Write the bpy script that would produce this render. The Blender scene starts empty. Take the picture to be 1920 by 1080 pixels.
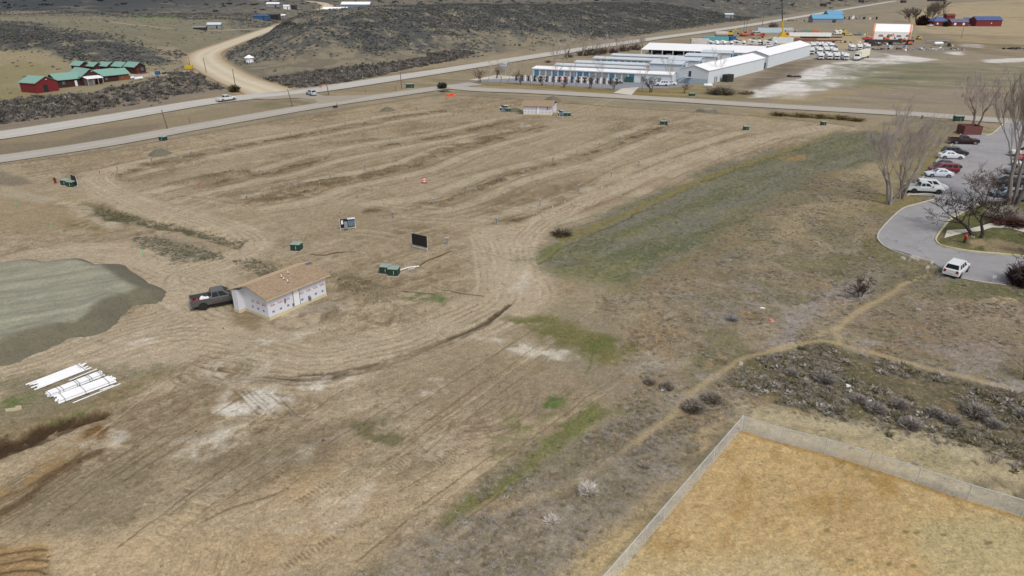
import bpy, math, random, time
import numpy as np
from mathutils import Vector, Matrix
T0 = time.time()
R = math.radians
scn = bpy.context.scene
COL = scn.collection
# ------------------------------------------------------------ camera
CAMH = 32.1
TH = R(23.7)
FPX = 1300.0
cam_d = bpy.data.cameras.new('camera')
cam = bpy.data.objects.new('camera', cam_d)
COL.objects.link(cam)
cam.location = (0, 0, CAMH)
cam.rotation_euler = (math.pi/2 - TH, 0, 0)
cam_d.sensor_width = 36.0
cam_d.lens = 36.0*FPX/1920.0
cam_d.clip_start = 0.5
cam_d.clip_end = 20000
scn.camera = cam
# ------------------------------------------------------------ sky, sun, exposure
SUN_EL, SUN_AZ = R(52), R(150)          # azimuth clockwise from +Y (view direction)
w = bpy.data.worlds.new('World'); scn.world = w; w.use_nodes = True
nt = w.node_tree; nt.nodes.clear()
sky = nt.nodes.new('ShaderNodeTexSky'); sky.sky_type = 'NISHITA'; sky.sun_disc = False
sky.sun_elevation = SUN_EL; sky.sun_rotation = SUN_AZ
sky.air_density = 1.0; sky.dust_density = 3.0; sky.ozone_density = 1.0
hs = nt.nodes.new('ShaderNodeHueSaturation'); hs.inputs['Saturation'].default_value = 0.30
bg = nt.nodes.new('ShaderNodeBackground'); bg.inputs['Strength'].default_value = 0.12
wo = nt.nodes.new('ShaderNodeOutputWorld')
nt.links.new(sky.outputs[0], hs.inputs['Color']); nt.links.new(hs.outputs[0], bg.inputs[0]); nt.links.new(bg.outputs[0], wo.inputs[0])
sd = bpy.data.lights.new('sun', 'SUN'); sd.energy = 1.5; sd.angle = R(14); sd.color = (1.0, 0.95, 0.88)
sun = bpy.data.objects.new('sun', sd); COL.objects.link(sun)
sdir = Vector((math.sin(SUN_AZ)*math.cos(SUN_EL), math.cos(SUN_AZ)*math.cos(SUN_EL), math.sin(SUN_EL)))
sun.rotation_euler = sdir.to_track_quat('Z', 'Y').to_euler()
sun.location = (0, -40, 90)
scn.view_settings.view_transform = 'Standard'
scn.view_settings.look = 'None'
scn.view_settings.exposure = 0.42
scn.view_settings.gamma = 1.0
GAIN = 1.30      # brightness of a flat surface relative to its albedo, used to turn seen colours into albedos

# ------------------------------------------------------------ noise
def _hash(ix, iy, seed):
    h = (ix.astype(np.int64)*374761393 + iy.astype(np.int64)*668265263 + seed*1442695041) & 0xFFFFFFFF
    h = ((h ^ (h >> 13))*1274126177) & 0xFFFFFFFF
    h = h ^ (h >> 16)
    return (h & 0xFFFF).astype(np.float32)/65535.0
def vnoise(x, y, seed=0):
    x = np.asarray(x, dtype=np.float64); y = np.asarray(y, dtype=np.float64)
    ix = np.floor(x); iy = np.floor(y)
    fx = (x-ix).astype(np.float32); fy = (y-iy).astype(np.float32)
    fx = fx*fx*(3-2*fx); fy = fy*fy*(3-2*fy)
    a = _hash(ix, iy, seed); b = _hash(ix+1, iy, seed); c = _hash(ix, iy+1, seed); d = _hash(ix+1, iy+1, seed)
    return a+(b-a)*fx + (c-a)*fy + (a-b-c+d)*fx*fy
def fbm(x, y, scale, octaves=3, seed=0, rough=0.55):
    r = 0; a = 1.0; t = 0
    for o in range(octaves):
        r = r + a*vnoise(x/scale*(2**o)+17.3*o, y/scale*(2**o)+9.1*o, seed+o*7)
        t += a; a *= rough
    return r/t
def rot(x, y, deg):
    c, s = math.cos(R(deg)), math.sin(R(deg))
    return x*c+y*s, -x*s+y*c
def sst(a, b, x):
    t = np.clip((x-a)/(b-a), 0, 1)
    return t*t*(3-2*t)

# ------------------------------------------------------------ macro terrain
HP = np.array([-119.0, 161.0]); HD = np.array([.5515, .834]); HN = np.array([-.834, .5515])
def st(x, y):
    dx = x-HP[0]; dy = y-HP[1]
    return dx*HD[0]+dy*HD[1], dx*HN[0]+dy*HN[1]
def _flatpt(px, py):
    u = (px-960)/FPX; v = (py-540)/FPX
    dy = math.cos(TH)-v*math.sin(TH); dz = -(math.sin(TH)+v*math.cos(TH)); D = CAMH/-dz*dy
    return (u/dy*D, D)
DRW = [_flatpt(*q) for q in ((545,180),(500,170),(440,148),(400,126),(384,112),(390,98),(430,82),(485,62),(540,43),(585,26),(610,15),(613,9.5),(598,5),(560,1))]
def Hbase(x, y):
    x = np.asarray(x, dtype=np.float64); y = np.asarray(y, dtype=np.float64)
    s, t = st(x, y)
    # long sage ridge beyond the highway
    A = 19.5*sst(75, 235, s)*(1-0.25*sst(320, 520, s)+0.5*sst(600, 1100, s))
    wd = 85+0.06*np.clip(s-200, 0, 900)
    prof = sst(14, 14+wd, t)*(1-0.75*sst(wd*1.25, wd*2.6, t))
    h = A*prof
    # left knoll behind the lodge
    h = h + 13.5*np.exp(-(((x+300)/105)**2+((y-395)/62)**2))
    h = h + 5*np.exp(-(((x+215)/40)**2+((y-345)/30)**2))
    # far hills on the left
    h = h + 75*sst(760, 1900, y - 0.25*(x+520)*(x > -520))*sst(-330, -560, x)
    h = h + 26*np.exp(-(((x+560)/150)**2+((y-1000)/170)**2))
    # far ground rising everywhere past the plain
    h = h + 30*sst(1500, 4500, y)
    # soft undulation away from built ground
    und = (fbm(x, y, 70, 2, 5)-0.5)*3.0 + (fbm(x, y, 28, 2, 9)-0.5)*1.2
    h = h + und*sst(20, 60, t)*sst(-60, 40, s)
    # the dirt road keeps to level ground
    q = 1e9
    for (ax, ay), (bx, by) in zip(DRW[:-1], DRW[1:]):
        ex, ey = bx-ax, by-ay; k = np.clip(((x-ax)*ex+(y-ay)*ey)/(ex*ex+ey*ey), 0, 1)
        q = np.minimum(q, np.hypot(x-ax-k*ex, y-ay-k*ey))
    h = h*sst(7, 48, q)
    # shallow swale between lodge and highway
    sw = np.exp(-((t-26)/11)**2)*sst(-70, -20, s)*(1-sst(40, 75, s))
    h = h - 1.3*sw
    return h

def ray(px, py):
    u = (np.asarray(px, dtype=np.float64)-960)/FPX; v = (np.asarray(py, dtype=np.float64)-540)/FPX
    dx = u; dy = math.cos(TH) - v*math.sin(TH); dz = -(math.sin(TH) + v*math.cos(TH))
    return dx, dy, dz
def G(px, py):
    """pixel of the photograph -> point on the terrain (world metres)"""
    px = np.atleast_1d(np.asarray(px, dtype=np.float64)); py = np.atleast_1d(np.asarray(py, dtype=np.float64))
    dx, dy, dz = ray(px, py)
    tt = 14*np.power(5000/14., np.linspace(0, 1, 800))
    P = []
    for i in range(len(px)):
        X = dx[i]/dy[i]*tt; Z = CAMH+dz[i]/dy[i]*tt
        f = Z-Hbase(X, tt)
        k = np.argmax(f < 0)
        if f[k] >= 0: k = len(tt)-1
        a, b = tt[max(k-1, 0)], tt[k]
        for _ in range(18):
            m = (a+b)/2
            if CAMH+dz[i]/dy[i]*m - Hbase(dx[i]/dy[i]*m, m) < 0: b = m
            else: a = m
        P.append((dx[i]/dy[i]*b, b))
    return np.array(P)
def g1(px, py):
    p = G(px, py)[0]
    return float(p[0]), float(p[1])
def pxm(y, D=None):
    """pixels of the photo per metre at ground distance D"""
    return FPX/(y*math.cos(TH)+CAMH*math.sin(TH))

# ------------------------------------------------------------ terrain grid (finer close by)
rows = [-60, -30, -10, 5, 15, 22]
y = 26.5
while y < 9000:
    rows.append(y)
    st_px = (y*y+CAMH*CAMH)/(CAMH*FPX)*1.5
    if y < 200: d = st_px
    elif y < 620: d = 1.15
    elif y < 1700: d = 4.5
    else: d = y*0.03
    if y < 200: d = min(d, 1.3)
    y += d
rows = np.array(rows)
us = np.concatenate([[-4, -2.4, -1.6, -1.2, -1.0, -.9, -.84], np.linspace(-.79, .79, 1000), [.84, .9, 1.0, 1.2, 1.6, 2.4, 4]])
NR, NC = len(rows), len(us)
wY = np.maximum(0.9157*rows+12.9, 30)
X = (us[None, :]*wY[:, None]).ravel(); Y = np.repeat(rows, NC).astype(np.float64)
SZ = np.maximum(0.9157*Y+12.9, 30)/FPX*1.9       # metres covered by one rendered pixel
N = len(X)
print('grid', NR, NC, N)
def lin(c):
    c = np.asarray(c, dtype=np.float64)/255.0
    return np.where(c <= 0.04045, c/12.92, ((c+0.055)/1.055)**2.4)
def seen(c):
    """colour as the overcast daylight shows it -> albedo"""
    return np.minimum(lin(c)/GAIN, 0.85)
C = np.empty((N, 3), dtype=np.float32)
GR = np.zeros(N, dtype=np.float32)     # grassy
DZ = np.zeros(N, dtype=np.float32)     # micro relief
def lod(scale):
    return np.clip(scale/(SZ*1.5), 0, 1)
n_big = fbm(X, Y, 34, 3, 1)
n_mid = fbm(X, Y, 7, 3, 2)
n_fin = fbm(X, Y, 1.3, 3, 3)
n_tiny = fbm(X, Y, 0.34, 2, 4)
sx, sy = rot(X, Y, 44); n_str = fbm(sx/9, sy, 1.6, 3, 11); n_str2 = fbm(sx/16, sy, 0.55, 2, 12)
del sx, sy
def pp(pts):
    a = np.array(pts, dtype=np.float64)
    return G(a[:, 0], a[:, 1])
def poly_alpha(W, soft, warp, wscale, seed=21):
    m = max(soft, 0)+warp
    x0, y0 = W.min(0)-m; x1, y1 = W.max(0)+m
    idx = np.nonzero((X > x0) & (X < x1) & (Y > y0) & (Y < y1))[0]
    if len(idx) == 0: return idx, None
    x = X[idx]; y = Y[idx]
    if warp:
        x = x+(fbm(x, y, wscale, 3, seed)-.5)*2*warp; y = y+(fbm(X[idx], y, wscale, 3, seed+5)-.5)*2*warp
    d = np.full(len(idx), 1e9); ins = np.zeros(len(idx), dtype=bool)
    n = len(W)
    for i in range(n):
        ax, ay = W[i]; bx, by = W[(i+1) % n]
        ex, ey = bx-ax, by-ay; L = ex*ex+ey*ey+1e-9
        t = np.clip(((x-ax)*ex+(y-ay)*ey)/L, 0, 1)
        d = np.minimum(d, (x-ax-t*ex)**2+(y-ay-t*ey)**2)
        c = ((ay > y) != (by > y)) & (x < (bx-ax)*(y-ay)/(by-ay+1e-12)+ax)
        ins ^= c
    d = np.sqrt(d); d = np.where(ins, d, -d)
    return idx, sst(-soft, soft, d).astype(np.float32)
def put(idx, a, col):
    c = seen(col).astype(np.float32)
    C[idx] += (c-C[idx])*a[:, None]
def zone(pts, col, soft=1.5, warp=2.0, ws=8, a=1.0, grass=None, mod=None, dz=0, seed=21):
    idx, al = poly_alpha(pp(pts), soft, warp, ws, seed)
    if al is None: return
    if mod is not None: al2 = al*np.clip(mod[idx], 0, 1)
    else: al2 = al
    if col is not None: put(idx, al2*a, col)
    if grass is not None: GR[idx] += (grass-GR[idx])*al2
    if dz: DZ[idx] += dz*al2
def polyd(W, x, y):
    """distance and arc position to a polyline"""
    d = np.full(len(x), 1e9); sgn = np.zeros(len(x)); arc = np.zeros(len(x)); L0 = 0
    for i in range(len(W)-1):
        ax, ay = W[i]; bx, by = W[i+1]
        ex, ey = bx-ax, by-ay; L = math.hypot(ex, ey)+1e-9
        t = np.clip(((x-ax)*ex+(y-ay)*ey)/(L*L), 0, 1)
        dd = np.hypot(x-ax-t*ex, y-ay-t*ey)
        k = dd < d
        cr = (ex*(y-ay)-ey*(x-ax))/L
        d = np.where(k, dd, d); sgn = np.where(k, np.sign(cr)*dd, sgn); arc = np.where(k, L0+t*L, arc)
        L0 += L
    return d, sgn, arc
def smoothline(W, n=8):
    W = [np.array(p) for p in W]
    P = [2*W[0]-W[1]]+W+[2*W[-1]-W[-2]]
    out = []
    for i in range(1, len(P)-2):
        for k in range(n):
            t = k/n
            out.append(0.5*((2*P[i])+(-P[i-1]+P[i+1])*t+(2*P[i-1]-5*P[i]+4*P[i+1]-P[i+2])*t*t+(-P[i-1]+3*P[i]-3*P[i+1]+P[i+2])*t**3))
    out.append(P[-2])
    return np.array(out)
def line(pts, col, w=0.5, soft=0.3, a=1.0, offs=(0,), warp=0.0, ws=5, brk=0, dz=0, grass=None, sm=True, seed=31, world=False):
    W = np.array(pts, dtype=float) if world else pp(pts)
    if sm and len(W) > 2: W = smoothline(list(W))
    m = w+soft+warp+max(abs(o) for o in offs)+1
    x0, y0 = W.min(0)-m; x1, y1 = W.max(0)+m
    idx = np.nonzero((X > x0) & (X < x1) & (Y > y0) & (Y < y1))[0]
    if len(idx) == 0: return
    x = X[idx]; y = Y[idx]
    if warp:
        wx = (fbm(x, y, ws, 2, seed)-.5)*2*warp; y = y+(fbm(x, y, ws, 2, seed+3)-.5)*2*warp; x = x+wx
    d, s, arc = polyd(W, x, y)
    al = np.zeros(len(idx)); LT = float(np.hypot(*(W[1:]-W[:-1]).T).sum()); cut = ((arc > .02) & (arc < LT-.02)).astype(float)
    for o in offs:
        dd = np.abs(s-o) if o else d
        dd = np.maximum(dd, d-abs(o)-.0)
        al = np.maximum(al, (1-sst(w-soft, w+soft, dd))*(cut if o else 1.0))
    if brk: al = al*sst(brk-.10, brk+.10, fbm(X[idx], Y[idx], 3.5, 2, seed+9)*.6+fbm(X[idx], Y[idx], .9, 3, seed+10)*.4)
    cov = np.clip((2*w)/SZ[idx], 0.15, 1)
    al = (al*cov).astype(np.float32)
    if col is not None: put(idx, al*a, col)
    if grass is not None: GR[idx] += (grass-GR[idx])*al*a
    if dz: DZ[idx] += dz*al
# ============================================================ painting the ground (true colours of soils, grasses, salts)
C[:] = seen((150, 139, 117))
GR[:] = 0.6
ones = np.ones(N, dtype=np.float32)
S_, T_ = st(X, Y)
def blend(mask, col, a=1.0):
    c = seen(col).astype(np.float32)
    m = (np.clip(mask, 0, 1)*a).astype(np.float32)
    C[:] += (c-C)*m[:, None]
blend(sst(.45, .62, n_big), (160, 145, 118), .6)
blend(sst(.5, .66, n_mid), (128, 121, 104), .35)
# --- far plain on the right: tan fields
zone([(1260,100),(1500,60),(1700,0),(1960,-20),(1990,240),(1500,200),(1300,160)], (150,138,118), 8, 6, 30, .8)
zone([(1690,30),(1760,8),(1980,-10),(1980,110),(1860,98),(1730,60)], (184,166,132), 6, 5, 30, .75)
zone([(1730,62),(1990,70),(1990,118),(1850,100),(1720,82)], (132,118,98), 5, 5, 20, .6)
zone([(1290,30),(1480,18),(1700,6),(1640,30),(1330,72)], (140,132,118), 6, 5, 30, .5)
for (x0, y0, x1, y1) in ((1700,14,1960,4),(1560,34,1780,12),(1850,34,1990,30)):
    line([(x0,y0),(x1,y1)], (118,110,96), 5, 4, .5, warp=8, ws=40)
# hill side: sage colours (real bushes stand on it too)
hillm = sst(10, 30, T_)*sst(60, 110, S_)
blend(hillm, (138, 129, 110), .85)
hs1 = fbm(X, Y, 60, 3, 41); hs2 = fbm(X, Y, 5.5, 3, 42)
hs3 = fbm(X, Y, 16, 3, 47); sage = hillm*sst(.36, .60, hs1*.6+hs3*.35+0.14*sst(30, 75, T_)-0.13*(1-sst(100, 170, S_))+0.05*sst(300, 500, S_))
SAGEF = sage.copy()
blend(sage*sst(.36, .60, hs2*.5+fbm(X, Y, 1.9, 2, 48)*.5), (80, 83, 83), .92)
blend(hillm*(1-sage)*sst(.46, .6, hs2), (106, 100, 88), .6)
# left knoll and far hills
kn = np.exp(-(((X+300)/120)**2+((Y-385)/75)**2))
kn2 = sst(.32, .5, kn+(hs1-.5)*.4)
blend(kn2*sst(.36, .52, hs2), (84, 84, 82), .9)
KP = np.zeros(N, dtype=np.float32)
i2, a2 = poly_alpha(pp([(-60,40),(40,42),(90,54),(150,70),(230,88),(300,104),(325,114),(300,124),(230,122),(150,116),(100,104),(50,96),(-60,98)]), 5, 6, 18); KP[i2] = a2
kn2 = np.maximum(kn2*.25, KP)
blend(KP*sst(.30, .50, fbm(X, Y, 3.5, 3, 49)*.5+hs2*.5), (84, 84, 82), .85)
RP = np.zeros(N, dtype=np.float32)
i2, a2 = poly_alpha(pp([(590,46),(660,28),(760,14),(960,4),(1500,-4),(1460,30),(1300,50),(1180,72),(1060,60),(960,52),(880,62),(800,84),(720,104),(660,92),(620,70)]), 7, 10, 24); RP[i2] = a2
i2, a2 = poly_alpha(pp([(480,76),(560,50),(640,34),(640,44),(560,64),(490,84)]), 4, 4, 14); RP[i2] = np.maximum(RP[i2], a2)
SAGEF = np.clip(SAGEF*.30+RP*hillm*.95, 0, 1)
blend(RP*hillm*sst(.30, .52, fbm(X, Y, 3.2, 3, 50)*.5+hs2*.5), (78, 81, 82), .8)
SAGEF = np.maximum(SAGEF, kn2)
far = sst(690, 780, Y+(hs1-.5)*300)*sst(-250, -480, X)
fb = fbm(X, Y, 260, 3, 44); fb2 = fbm(X, Y, 24, 3, 45)
blend(far, (108, 104, 98), .9)
blend(far*sst(.32, .46, fb)*sst(.25, .45, fb2), (66, 71, 75), .92)
fr = sst(900, 1100, Y)*sst(-260, -80, X)*(1-sst(20, 120, T_-0.0*X)*0)
blend(sst(1000, 1300, Y)*sst(-200, 0, X)*sst(.45, .6, fb2), (110, 104, 100), .4)
# valley floor between knoll and road
zone([(-30,30),(230,33),(420,38),(520,52),(430,96),(300,95),(140,66),(0,40)], (138,132,108), 6, 6, 30, .7)
zone([(250,28),(330,27),(330,38),(260,38)], (118,135,88), 5, 4, 20, .6)
line([(0,36),(120,38),(230,44),(350,54),(455,55),(500,52)], (166,154,132), 2.2, 1.2, .8)
# around the lodge
zone([(-20,95),(60,92),(130,110),(300,118),(360,122),(300,140),(260,160),(120,185),(-20,200)], (152,142,112), 3, 3, 14, .75)
zone([(-20,128),(40,112),(100,125),(60,150),(-20,165)], (140,130,92), 3, 3, 10, .6)
zone([(-20,160),(40,165),(110,172),(100,186),(0,190)], (138,128,88), 2, 2, 10, .6)
zone([(236,136),(300,134),(385,130),(385,134),(300,142),(246,148)], (182,168,148), 1.5, 1.5, 8, .9)
zone([(300,146),(318,142),(332,145),(326,151),(306,151)], (172,164,150), 1, 1, 5, .8)
zone([(-20,196),(100,182),(260,160),(330,140),(400,150),(420,175),(330,200),(180,226),(-20,250)], (134,124,110), 3, 3, 12, .7)
zone([(280,88),(330,88),(370,105),(360,122),(310,112)], (160,146,122), 3, 3, 12, .7)
# verge between highway and frontage road
zone([(-20,262),(300,222),(480,188),(560,186),(600,205),(480,215),(300,252),(-20,300)], (146,132,108), 1.2, 1.5, 9, .9)
zone([(480,190),(560,186),(590,197),(520,205),(470,205)], (122,116,88), 1, 1.5, 9, .6, mod=sst(.4, .6, n_mid))
zone([(600,172),(800,140),(960,115),(1000,120),(860,155),(700,175),(610,181)], (148,134,108), 1.2, 1.5, 9, .9)
zone([(-20,270),(120,262),(200,240),(300,232),(300,240),(140,275),(-20,292)], (122,112,96), 1.2, 1.5, 9, .6)

# --- the graded construction ground
DIRT = [(-60,308),(0,306),(300,262),(600,212),(840,178),(1000,186),(1180,200),(1400,213),(1560,232),(1630,238),(1560,252),(1330,320),(1120,412),(1040,440),(990,490),(1090,545),(980,590),(900,640),
        (1060,700),(1130,760),(1010,830),(900,930),(760,1020),(660,1110),(-60,1130)]
zone(DIRT, (159,141,114), 1.6, 1.6, 6, 1.0, grass=0.0)
didx, dal = poly_alpha(pp(DIRT), 1.6, 1.6, 6)
DM = np.zeros(N, dtype=np.float32); DM[didx] = dal
blend(DM*sst(.48, .66, n_big), (170,153,125), .7)
blend(DM*sst(.55, .42, n_big)*sst(.42, .6, n_mid), (138,120,94), .65)
blend(DM*sst(.55, .72, n_str), (187,172,146), .45)
blend(DM*sst(.46, .28, n_str), (134,116,90), .55)
blend(DM*sst(.6, .75, n_str2), (140,124,100), .4)
blend(DM*sst(.62, .78, n_fin)*sst(.5, .7, n_mid), (196,183,160), .4)
_a, _b = rot(X, Y, 46); n_s3 = fbm(_a/5, _b, .30, 2, 13)*lod(.30)+.5*(1-lod(.30)); n_s4 = fbm(_a/7, _b, .75, 3, 14)*lod(.5)+.5*(1-lod(.5))
blend(DM*sst(.58, .80, n_s3), (132,114,88), .32); blend(DM*sst(.42, .20, n_s3), (190,176,150), .25)
blend(DM*sst(.60, .74, n_s4), (134,117,90), .40); blend(DM*sst(.40, .26, n_s4), (184,169,142), .3)
del _a, _b
DZ += DM*((n_str-.5)*.10 + (n_fin-.5)*.14 + (n_tiny-.5)*.08)
blend(DM*sst(.60, .74, fbm(X, Y, .8, 3, 151))*sst(.4, .6, n_mid), (122,106,82), .5)
blend(DM*sst(.60, .74, fbm(X, Y, 2.6, 3, 152))*sst(.35, .6, n_big), (190,176,150), .45)
blend(DM*sst(.56, .70, fbm(X, Y, 4.6, 4, 153)), (146,134,108), .4)
iso = fbm(X, Y, 1.1, 4, 155, .65); iso2 = fbm(X, Y, .45, 3, 156)*lod(.45)+.5*(1-lod(.45))
blend(DM*sst(.56, .68, iso)*sst(.35, .55, n_mid), (126,108,82), .5); blend(DM*sst(.42, .32, iso), (184,170,144), .35); blend(DM*sst(.62, .75, iso2), (112,95,70), .5)
UPF = DM*sst(72, 100, Y); blend(UPF*sst(.40, .55, fbm(X, Y, 14, 3, 157)), (174,158,131), .5)
# lot rows: a line of dark dug soil, a pale strip beside it
rowsd = [
  [(190,332),(330,300),(480,270),(640,241),(740,221),(830,208)],
  [(300,372),(385,350),(470,330),(520,322),(640,290),(760,268),(820,258),(880,245),(960,226)],
  [(470,382),(560,366),(620,345),(700,330),(780,312),(850,285),(930,262),(1020,238)],
  [(690,400),(800,385),(860,370),(960,330),(1080,300),(1180,262),(1240,240)],
  [(930,428),(1000,408),(1080,385),(1150,360),(1230,320),(1330,282),(1420,252)],
  [(-10,388),(60,410),(140,432),(240,452)],
]
for i, r_ in enumerate(rowsd[:5]):
    line(r_, (140,123,97), 2.2, 1.3, .55, warp=1.4, ws=4, brk=.47, dz=.04, seed=50+i)
    line(r_, (116,98,73), .22, .2, .7, offs=(-1.9, 2.2), warp=.35, ws=6, brk=.42, dz=-.08, seed=55+i)
    line(r_, (110,93,69), .9, .5, .85, warp=1.2, ws=2.2, brk=.49, dz=.22, seed=60+i)
    line(r_, (190,176,150), 1.3, .9, .6, offs=(-4.2, 4.6), warp=.5, ws=9, brk=.38, seed=70+i)
    line(r_, (124,110,86), .25, .2, .55, offs=(-7.2, -5.2, 6.6), warp=.6, ws=14, brk=.4, seed=75+i)
zone([(880,325),(1000,285),(1150,248),(1200,250),(1050,310),(900,370)], (146,134,106), 2, 3, 8, .55, mod=sst(.45,.6,n_mid))
zone([(560,395),(760,370),(900,345),(880,380),(700,420),(580,430)], (152,136,110), 2, 3, 8, .5, mod=sst(.45,.6,n_mid))
zone([(1180,345),(1300,290),(1420,262),(1300,335),(1150,390),(1050,420)], (158,138,112), 1.5, 2, 8, .6, mod=sst(.45,.6,n_mid))
# dark clods of dug soil
for k, (x0, y0, x1, y1, c) in enumerate([(215,330,265,312,1),(330,345,420,326,1),(375,340,455,322,1),(470,380,590,345,1),(590,345,662,338,1),(690,330,760,312,1),(820,285,880,270,1),(900,262,1000,245,1),
        (780,300,870,280,0),(890,250,960,240,0),(560,280,700,262,0),(310,312,370,300,0),(640,520,720,560,0)]):
    line([(x0,y0),((x0+x1)/2,(y0+y1)/2-2),(x1,y1)], (120,104,80) if c else (138,124,98), 1.5, 1.2, .7, warp=1.6, ws=3, dz=.35, brk=.40, seed=80+k)
# swales on the left
zone([(90,372),(170,378),(215,388),(190,396),(150,392),(100,384)], (128,116,88), .9, 1.0, 4, .8, dz=-.3)
zone([(170,382),(260,402),(330,418),(400,430),(465,448),(450,466),(400,452),(330,434),(240,418),(180,402)], (96,94,64), .9, 1.0, 3, .9, mod=sst(.2,.45,n_fin), grass=.7, dz=-.5)
zone([(250,448),(290,442),(360,455),(420,478),(390,492),(320,490),(268,466)], (138,132,118), .9, 1.2, 2.5, .85, mod=sst(.25,.5,n_fin), grass=.8)
zone([(330,470),(400,476),(410,488),(350,490)], (98,98,72), .6, .8, 3, .8, mod=sst(.4,.6,n_fin))
zone([(430,490),(470,484),(530,500),(560,515),(500,520),(450,505)], (118,112,84), .8, 1.0, 4, .8, mod=sst(.35,.55,n_fin), grass=.7)
zone([(80,402),(130,400),(200,425),(230,440),(180,438),(120,424)], (146,120,78), .8, 1.0, 4, .6, mod=sst(.35,.6,n_fin))
zone([(90,412),(150,410),(200,425),(180,432),(120,425)], (106,108,70), .5, .8, 3, .6, mod=sst(.45,.65,n_fin))
zone([(0,320),(40,330),(60,345),(20,350),(-10,345)], (128,118,100), .9, 1.0, 4, .8)
zone([(-20,370),(140,372),(160,400),(90,440),(-20,430)], (158,140,110), 1.5, 2, 6, .7)
zone([(100,370),(170,385),(190,410),(240,425),(200,430),(150,410)], (188,176,152), .8, 1.2, 5, .7, mod=sst(.4,.6,n_fin))
zone([(0,350),(70,362),(120,370),(90,380),(0,365)], (176,164,140), .8, 1.0, 5, .7)
rs0 = random.Random(77)
# haul roads, light and rutted
haul = [
  ([(-20,512),(90,484),(200,482),(290,510),(370,540),(400,575),(330,610),(230,640),(100,690),(-20,720)], 5.0),
  ([(370,545),(340,520),(420,490),(470,455),(400,420),(300,395),(210,360),(180,335),(230,315)], 2.6),
  ([(-20,540),(-20,720)], 1.0),
  ([(150,700),(340,650),(560,690),(700,670),(820,640),(900,600),(965,560),(960,500),(930,440)], 4.2),
  ([(960,520),(990,440),(1050,400),(1160,350),(1290,300),(1420,260),(1560,236)], 2.2),
  ([(560,610),(420,590),(380,560)], 3.0),
]
for k, (h_, w_) in enumerate(haul):
    line(h_, (184,168,142), w_, w_*.35, .85, warp=.8, ws=9, seed=100+k, grass=0.0)
    offs = [o for o in np.arange(-w_*.9, w_*.95, .85)]
    line(h_, (134,117,91), .13, .14, .48, offs=offs, warp=.9, ws=9, brk=.48, dz=-.05, seed=110+k)
    line(h_, (204,190,165), .22, .3, .40, offs=[o+.42 for o in offs[::3]], warp=1.1, ws=10, brk=.50, seed=120+k)
for off_, k in ((0,0),(4,1),(-4,2),(8,3),(-9,4),(13,5),(18,6)):
    line([(380,690+off_),(560,706+off_*.7),(680,690+off_*.5),(800,650+off_*.4),(900,610+off_*.4),(955,570)], (92,78,58), .12+.05*(k % 3), .14, .8 if k < 4 else .5, warp=.3, ws=4, brk=.44, dz=-.07, seed=140+k)
for k, (P_, a_) in enumerate(([([(408,768),(440,742),(500,730),(545,735),(560,748),(500,765),(440,778)]), .85], [[(560,735),(600,716),(680,702),(660,718),(600,740)], .7], [[(470,640),(560,622),(590,628),(500,650)], .5])):
    zone(P_, (222,216,202), .5, 1.2, 2.0, a_, mod=sst(.32,.52,n_fin), seed=230+k)
for k in range(9):
    x0 = 425+k*13; line([(x0,728+k*1.5),(x0+22,752+k),(x0+50,775+k)], (96,82,62), .10, .10, .65, warp=.2, ws=3, brk=.45, seed=600+k)
for k in range(16):
    x0 = rs0.uniform(150, 1100); y0 = rs0.uniform(235, 470); L = rs0.uniform(120, 420); sl = rs0.choice((-.42, -.30, -.12, .10, .22))
    pts = [(x0, y0), (x0+L*.5, y0+sl*L*.45+rs0.uniform(-6, 6)), (x0+L, y0+sl*L)]
    line(pts, (190,175,148), .45, .3, .45, offs=(-.9, .9), warp=.4, ws=8, brk=.40, seed=800+k); line(pts, (128,111,85), .14, .12, .45, offs=(-1.1, .7), warp=.4, ws=8, brk=.42, dz=-.04, seed=800+k)
# tyre rings
def ring(px, py, rad, n, col, a_, squash=1.0, a0=0, a1=360, brk=.35, seed=160, w_=.14):
    cx, cy = g1(px, py)
    for i in range(n):
        rr = rad*(0.55+0.5*i/n)
        pts = [(cx+rr*math.cos(R(t)), cy+rr*squash*math.sin(R(t))) for t in range(a0, a1+1, 12)]
        line(pts, col, w_, .12, a_*.7, world=True, brk=brk, warp=.3, ws=5, dz=-.06, seed=seed+i)
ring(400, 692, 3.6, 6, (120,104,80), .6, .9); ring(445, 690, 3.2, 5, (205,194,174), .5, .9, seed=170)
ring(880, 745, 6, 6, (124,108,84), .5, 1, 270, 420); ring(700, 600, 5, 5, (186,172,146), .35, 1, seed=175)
ring(262, 1075, 4.6, 9, (120,96,62), 1.2, 1.25, -50, 85, brk=.22, seed=180, w_=.07); ring(262, 1075, 5.0, 8, (214,190,150), .9, 1.25, -50, 85, brk=.3, seed=190, w_=.10); ring(215, 1075, 4.4, 5, (120,96,62), 1.1, 1.25, -50, 85, brk=.22, seed=185, w_=.07)
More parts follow.
